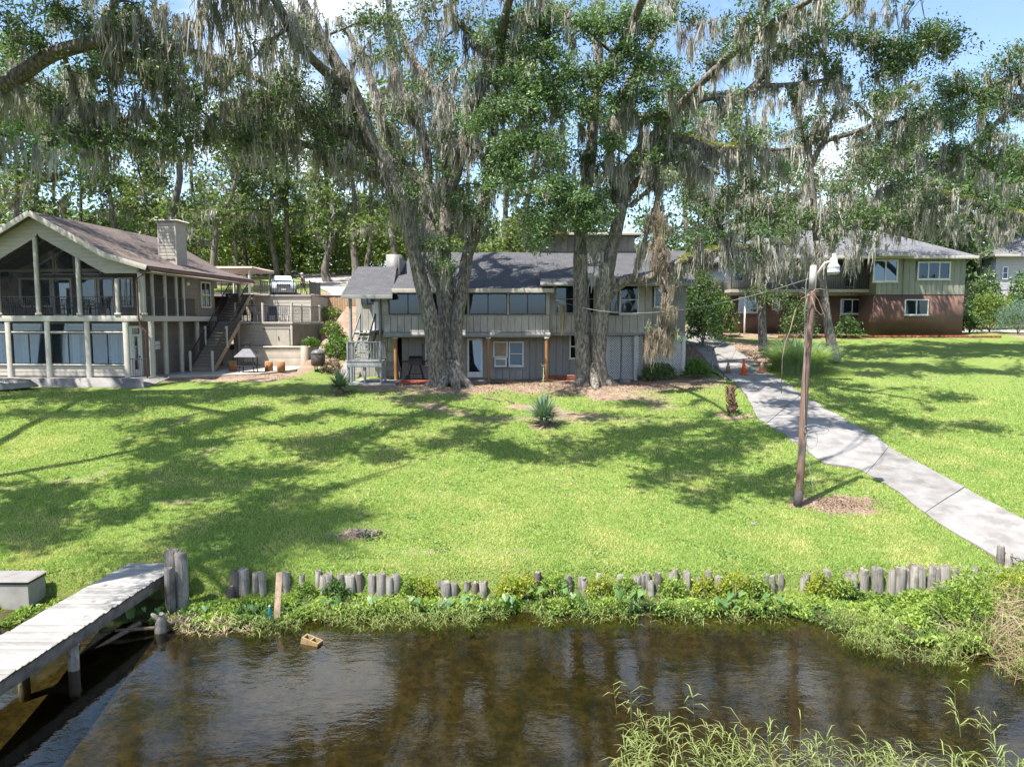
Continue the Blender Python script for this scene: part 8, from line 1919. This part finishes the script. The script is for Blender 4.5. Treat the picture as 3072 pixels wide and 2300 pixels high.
for k, (px_, py_, r_, h_, n_, mt, lb) in enumerate(((1265, 1760, .42, .75, 800, yel, 'yellow-green bush filling the gap between the two leftmost pile groups'), (1230, 1760, .25, .8, 400, bankm, 'upright green weed right of the densest pile group'), (1530, 1760, .36, .7, 700, yel, 'yellow bush left of the lone dark pile'), (1580, 1750, .32, .75, 600, yel, 'yellow flowering bush below the lone dark pile'), (1660, 1740, .42, .85, 800, bankm, 'leafy green bush right of the lone dark pile'), (1800, 1770, .36, .75, 700, yel, 'yellow-leaved sprawling bush over the middle piles'), (1880, 1770, .36, .7, 700, bankm, 'green bush between the middle pile groups'), (2020, 1775, .4, .7, 800, bankm, 'green bush below the thin pale piles in the middle'), (2110, 1775, .35, .7, 600, yel, 'yellow-green bush left of the tall lone pale pile'), (2200, 1760, .45, .8, 900, yel, 'yellow-green bush right of the tall lone pale pile'), (2270, 1770, .35, .75, 700, bankm, 'green bush left of the pile pair before the sandy inlet'), (2460, 1740, .42, .75, 900, yel, 'yellow-green bush right of the sandy inlet'), (2520, 1770, .40, .7, 900, bankm, 'dense green bush below the half-hidden piles'), (1010, 1790, .38, .55, 700, bankdk, 'dark green weed clump in front of the left piles'), (920, 1775, .3, .5, 500, bankm, 'light green weed beside the leaning plank'))):
    bushlet(px_, py_, r_, h_, n_, mt, k, lb)
c = U(2910, 1860, 14.5); shrub('bank_bush', 'large bright green bush on the right bank below the gate posts', (c.x, 14.7, .45), .60, .5, 1.0, 2600, .10, bankm, 600, 'bush', 4, aspect=.3)
c = U(3010, 1740, 16.1); shrub('bank_bush', 'bright yellow flowering bush at the right bank beside the gate posts', (c.x, 15.8, .6), .42, .35, .6, 1000, .07, yel, 601, 'bush', 3)
# dead brush at the right edge
DB = thing('dead_brush', (10.9, 14.2, 0), 'tangled pale dead brush at the right edge of the bank', 'brush')
q = np.random.default_rng(9); n = 1500; x = q.uniform(9.3, 11.6, n); y = q.uniform(12.4, 15.3, n) - (11.8 - x) * .0; z = np.maximum(gz(x, y), WL) + q.uniform(0, .7, n) * np.clip((x - 9.5), .1, 1)
d = unit(q.normal(0, 1, (n, 3)) + np.array([0, -.2, .3])); L = q.uniform(.25, .8, n)[:, None]; s_ = unit(np.cross(d, q.normal(0, 1, (n, 3)))) * .006; P0 = np.stack([x, y, z], 1); mid = P0 + d * L * .5 + np.array([0, 0, .06]); e = P0 + d * L
V = np.stack([P0 - s_, P0 + s_, mid + s_, mid - s_, e + s_ * .5, e - s_ * .5], 1).reshape(-1, 3); i = np.arange(n)[:, None] * 6
mesh('twigs', V, np.concatenate([i + np.array([[0, 1, 2, 3]]), i + np.array([[3, 2, 4, 5]])], 0), drym, DB, framed=False)['kind'] = 'stuff'

# elephant ears: each big leaf a part
ear_m = leafmat('taro_leaf', (.09, .19, .055), (.17, .28, .09), (.06, .14, .04), .35, .4, .4, big=3)
HE = [(0, .0), (.30, .34), (.52, .10), (.42, -.26), (0, -.95), (-.42, -.26), (-.52, .10), (-.30, .34)]
ear_me = rawmesh('taro_leaf', [(0, 0, .0)] + [(x_, y_, -.12 * abs(x_) - .12 * max(0, -y_) ** 2) for x_, y_ in HE[1:]], [(0, 2, 1), (0, 3, 2), (0, 4, 3), (0, 5, 4), (0, 6, 5), (0, 7, 6)], ear_m)
q = random.Random(12)
EARS = [(465, 1830, 3), (440, 1850, 4), (400, 1860, 4), (500, 1850, 3), (560, 1830, 3), (620, 1840, 3), (720, 1845, 3), (780, 1850, 2), (905, 1840, 3), (985, 1790, 3), (1025, 1805, 3), (1110, 1800, 2), (1150, 1805, 2), (1240, 1800, 3), (1300, 1840, 4), (1340, 1810, 5), (1375, 1835, 5), (1400, 1800, 4), (1330, 1850, 3), (1440, 1815, 3), (1500, 1800, 3), (1530, 1800, 3), (1610, 1760, 3), (1680, 1770, 3), (1735, 1790, 3), (1740, 1820, 2), (1870, 1790, 3), (1895, 1810, 4), (1910, 1785, 3), (1990, 1830, 3), (2040, 1825, 3), (2160, 1800, 3), (2210, 1790, 4), (2190, 1830, 3), (2260, 1820, 4), (2325, 1800, 4), (2335, 1825, 3), (2300, 1775, 2)]
for k, (px_, py_, nl) in enumerate(EARS):
    c = U(px_, py_, 15.6 if px_ > 850 else 15.3); gzz = max(float(gz(c.x, c.y)), WL)
    t = thing('taro_plant', (c.x, c.y, gzz), 'broad-leaved taro plant, %s along the bank counting from the dock' % ordn(k), 'plant', 'taro plants along the bank')
    for j in range(nl):
        s = q.uniform(.09, .19); a_ = q.uniform(-1.6, 1.6); pt0 = Vector((c.x + q.uniform(-.14, .14), c.y + q.uniform(-.12, .1), max(c.z, gzz + .12) + q.uniform(-.1, .14)))
        mtx = Matrix.Translation(pt0) @ Matrix.Rotation(a_, 4, 'Z') @ Matrix.Rotation(R(q.uniform(25, 65)), 4, 'X') @ Matrix.Scale(s * 1.15, 4)
        link('leaf', ear_me, mtx, t)
    MB().tube([(c.x, c.y, gzz - .05), (c.x + .02, c.y, (gzz + pt0.z) / 2), tuple(pt0)], .01, 5).build('stalk', ear_m, t)
# ------------------------------------------------------------------ REEDS
reedm = leafmat('reed_leaf', (.17, .24, .06), (.32, .36, .14), (.26, .26, .11), .35, .5, .3, big=2)
def reedmesh(B0, H, seed, nl=5, lw=.011, ll=.34):
    q = np.random.default_rng(seed); n = len(B0); qd = Quads()
    tip = B0 + np.stack([q.normal(0, .13, n) * H, q.normal(0, .13, n) * H, H], 1)
    for sg in range(2):
        th = sg * np.pi / 2; s_ = np.array([math.cos(th), math.sin(th), 0]) * .0055; V = np.stack([B0 - s_, B0 + s_, tip + s_ * .4, tip - s_ * .4], 1).reshape(-1, 3); qd.add(V, np.arange(4 * n).reshape(-1, 4))
    for l_ in range(nl):
        f = q.uniform(.3, 1.0, n)[:, None]; p = B0 * (1 - f) + tip * f; a_ = q.uniform(0, 6.28, n); o = np.stack([np.cos(a_), np.sin(a_), 0 * a_], 1); L = (ll * q.uniform(.5, 1.2, n))[:, None]; upk = q.uniform(.3, 1.3, n)[:, None]
        s_ = np.stack([-np.sin(a_), np.cos(a_), 0 * a_], 1) * lw; p1 = p + o * L * .5 + np.array([0, 0, 1]) * L * .42 * upk; p2 = p + o * L + np.array([0, 0, 1]) * L * (.55 * upk - .25)
        V = np.stack([p - s_ * .6, p + s_ * .6, p1 + s_, p1 - s_, p2 + s_ * .1, p2 - s_ * .1], 1).reshape(-1, 3); i = np.arange(n)[:, None] * 6; qd.add(V, np.concatenate([i + np.array([[0, 1, 2, 3]]), i + np.array([[3, 2, 4, 5]])], 0))
    return qd
q = np.random.default_rng(15)
def reedpoints(n, f):
    out = []
    while len(out) < n:
        px_, py_ = q.uniform(1850, 3120), q.uniform(2090, 2480)
        if f(px_, py_): out.append(onwater(px_, py_) + np.array([0, 0, -.15]))
    return np.array(out)
edge = lambda px_: np.interp(px_, [1850, 1900, 2000, 2100, 2200, 2400, 2550, 2700, 2900, 3120], [2290, 2175, 2190, 2235, 2215, 2235, 2290, 2290, 2330, 2350]) + 25
P = reedpoints(300, lambda a_, b_: b_ > edge(a_) + 60 * (vnoise(a_, b_, 60, 3) - .5))
qd = reedmesh(P, q.uniform(.35, .85, len(P)), 1, 5, .008, .30); tag(qd.build('reeds', reedm, None), 'bed of pale green reeds standing in the water at the bottom right', 'reeds', kind='stuff')
REE = [(1853, 2140, .55, 'lone reed left of the main reed bed'), (1896, 2150, .5, 'short reed just left of the reed bed edge'), (2085, 2160, .55, 'tall thin reed rising above the middle of the reed bed'), (2870, 2180, .55, 'lone reed in the open water below the right bank'), (2908, 2080, .5, 'thin reed stem farthest up the right side water'), (2885, 2210, .45, 'left of the two close reeds at the lower right'), (2935, 2200, .5, 'right of the two close reeds at the lower right'), (2975, 2240, .6, 'lone reed at the far lower right')]
for k, (px_, py_, h_, lb) in enumerate(REE):
    b0 = onwater(px_, py_); t = thing('single_reed', b0, lb, 'reed', 'single reeds in the water'); reedmesh(np.array([b0 + np.array([0, 0, -.1])]), np.array([h_ + .1]), 60 + k, 5, .012, .28).build('stem', reedm, t)
# grassy fringe at the waterline
def fringe(name, label, n, xr, seed, yoff=(-.7, .15), H=(.12, .4), mat=None, nl=3):
    q = np.random.default_rng(seed); x = q.uniform(*xr, n); y = shore(x) + q.uniform(*yoff, n); k = vnoise(x, y, .6, seed) > .45; x, y = x[k], y[k]
    B0 = np.stack([x, y, np.maximum(gz(x, y), WL - .1)], 1); qd = reedmesh(B0, q.uniform(*H, len(x)), seed, nl, .007, .2); return tag(qd.build(name, mat or reedm, None), label, 'grass', kind='stuff')
fringe('water_grass', 'yellow-green water grass below the left piles', 420, (-5.6, -.6), 21)
fringe('water_grass', 'sparse water grass along the middle bank', 220, (-.6, 6), 22, (-.5, .1))
fringe('water_grass', 'tall yellowish water grass fringing the right bank', 1500, (6.6, 11.2), 23, (-1.0, .5), (.15, .6))
fringe('water_grass', 'bits of dry grass at the waterline right of the dock', 160, (-8, -5.4), 24, (-.3, .2), (.08, .25), drym)
fringe('bank_grass', 'tall grass blades growing among the piles', 420, (-5.5, 10.5), 25, (.0, .45), (.12, .4))
# white litter bits on the lawn
for k, (px_, py_, lb) in enumerate(((1080, 1540, 'small pale stone on the lawn above the twig heap'), (2260, 1573, 'pale stone chip on the lawn left of the lamp pole'), (638, 1200, 'pale stone on the shaded lawn below the patio'))):
    p = G(px_, py_); t = thing('lawn_stone', p, lb, 'stone'); mb = MB(); mb.lathe(p - Vector((0, 0, .03)), [(.02, 0), (.10, .02), (.08, .06), (.03, .08)], 7); mb.build('stone', concrete, t, True)
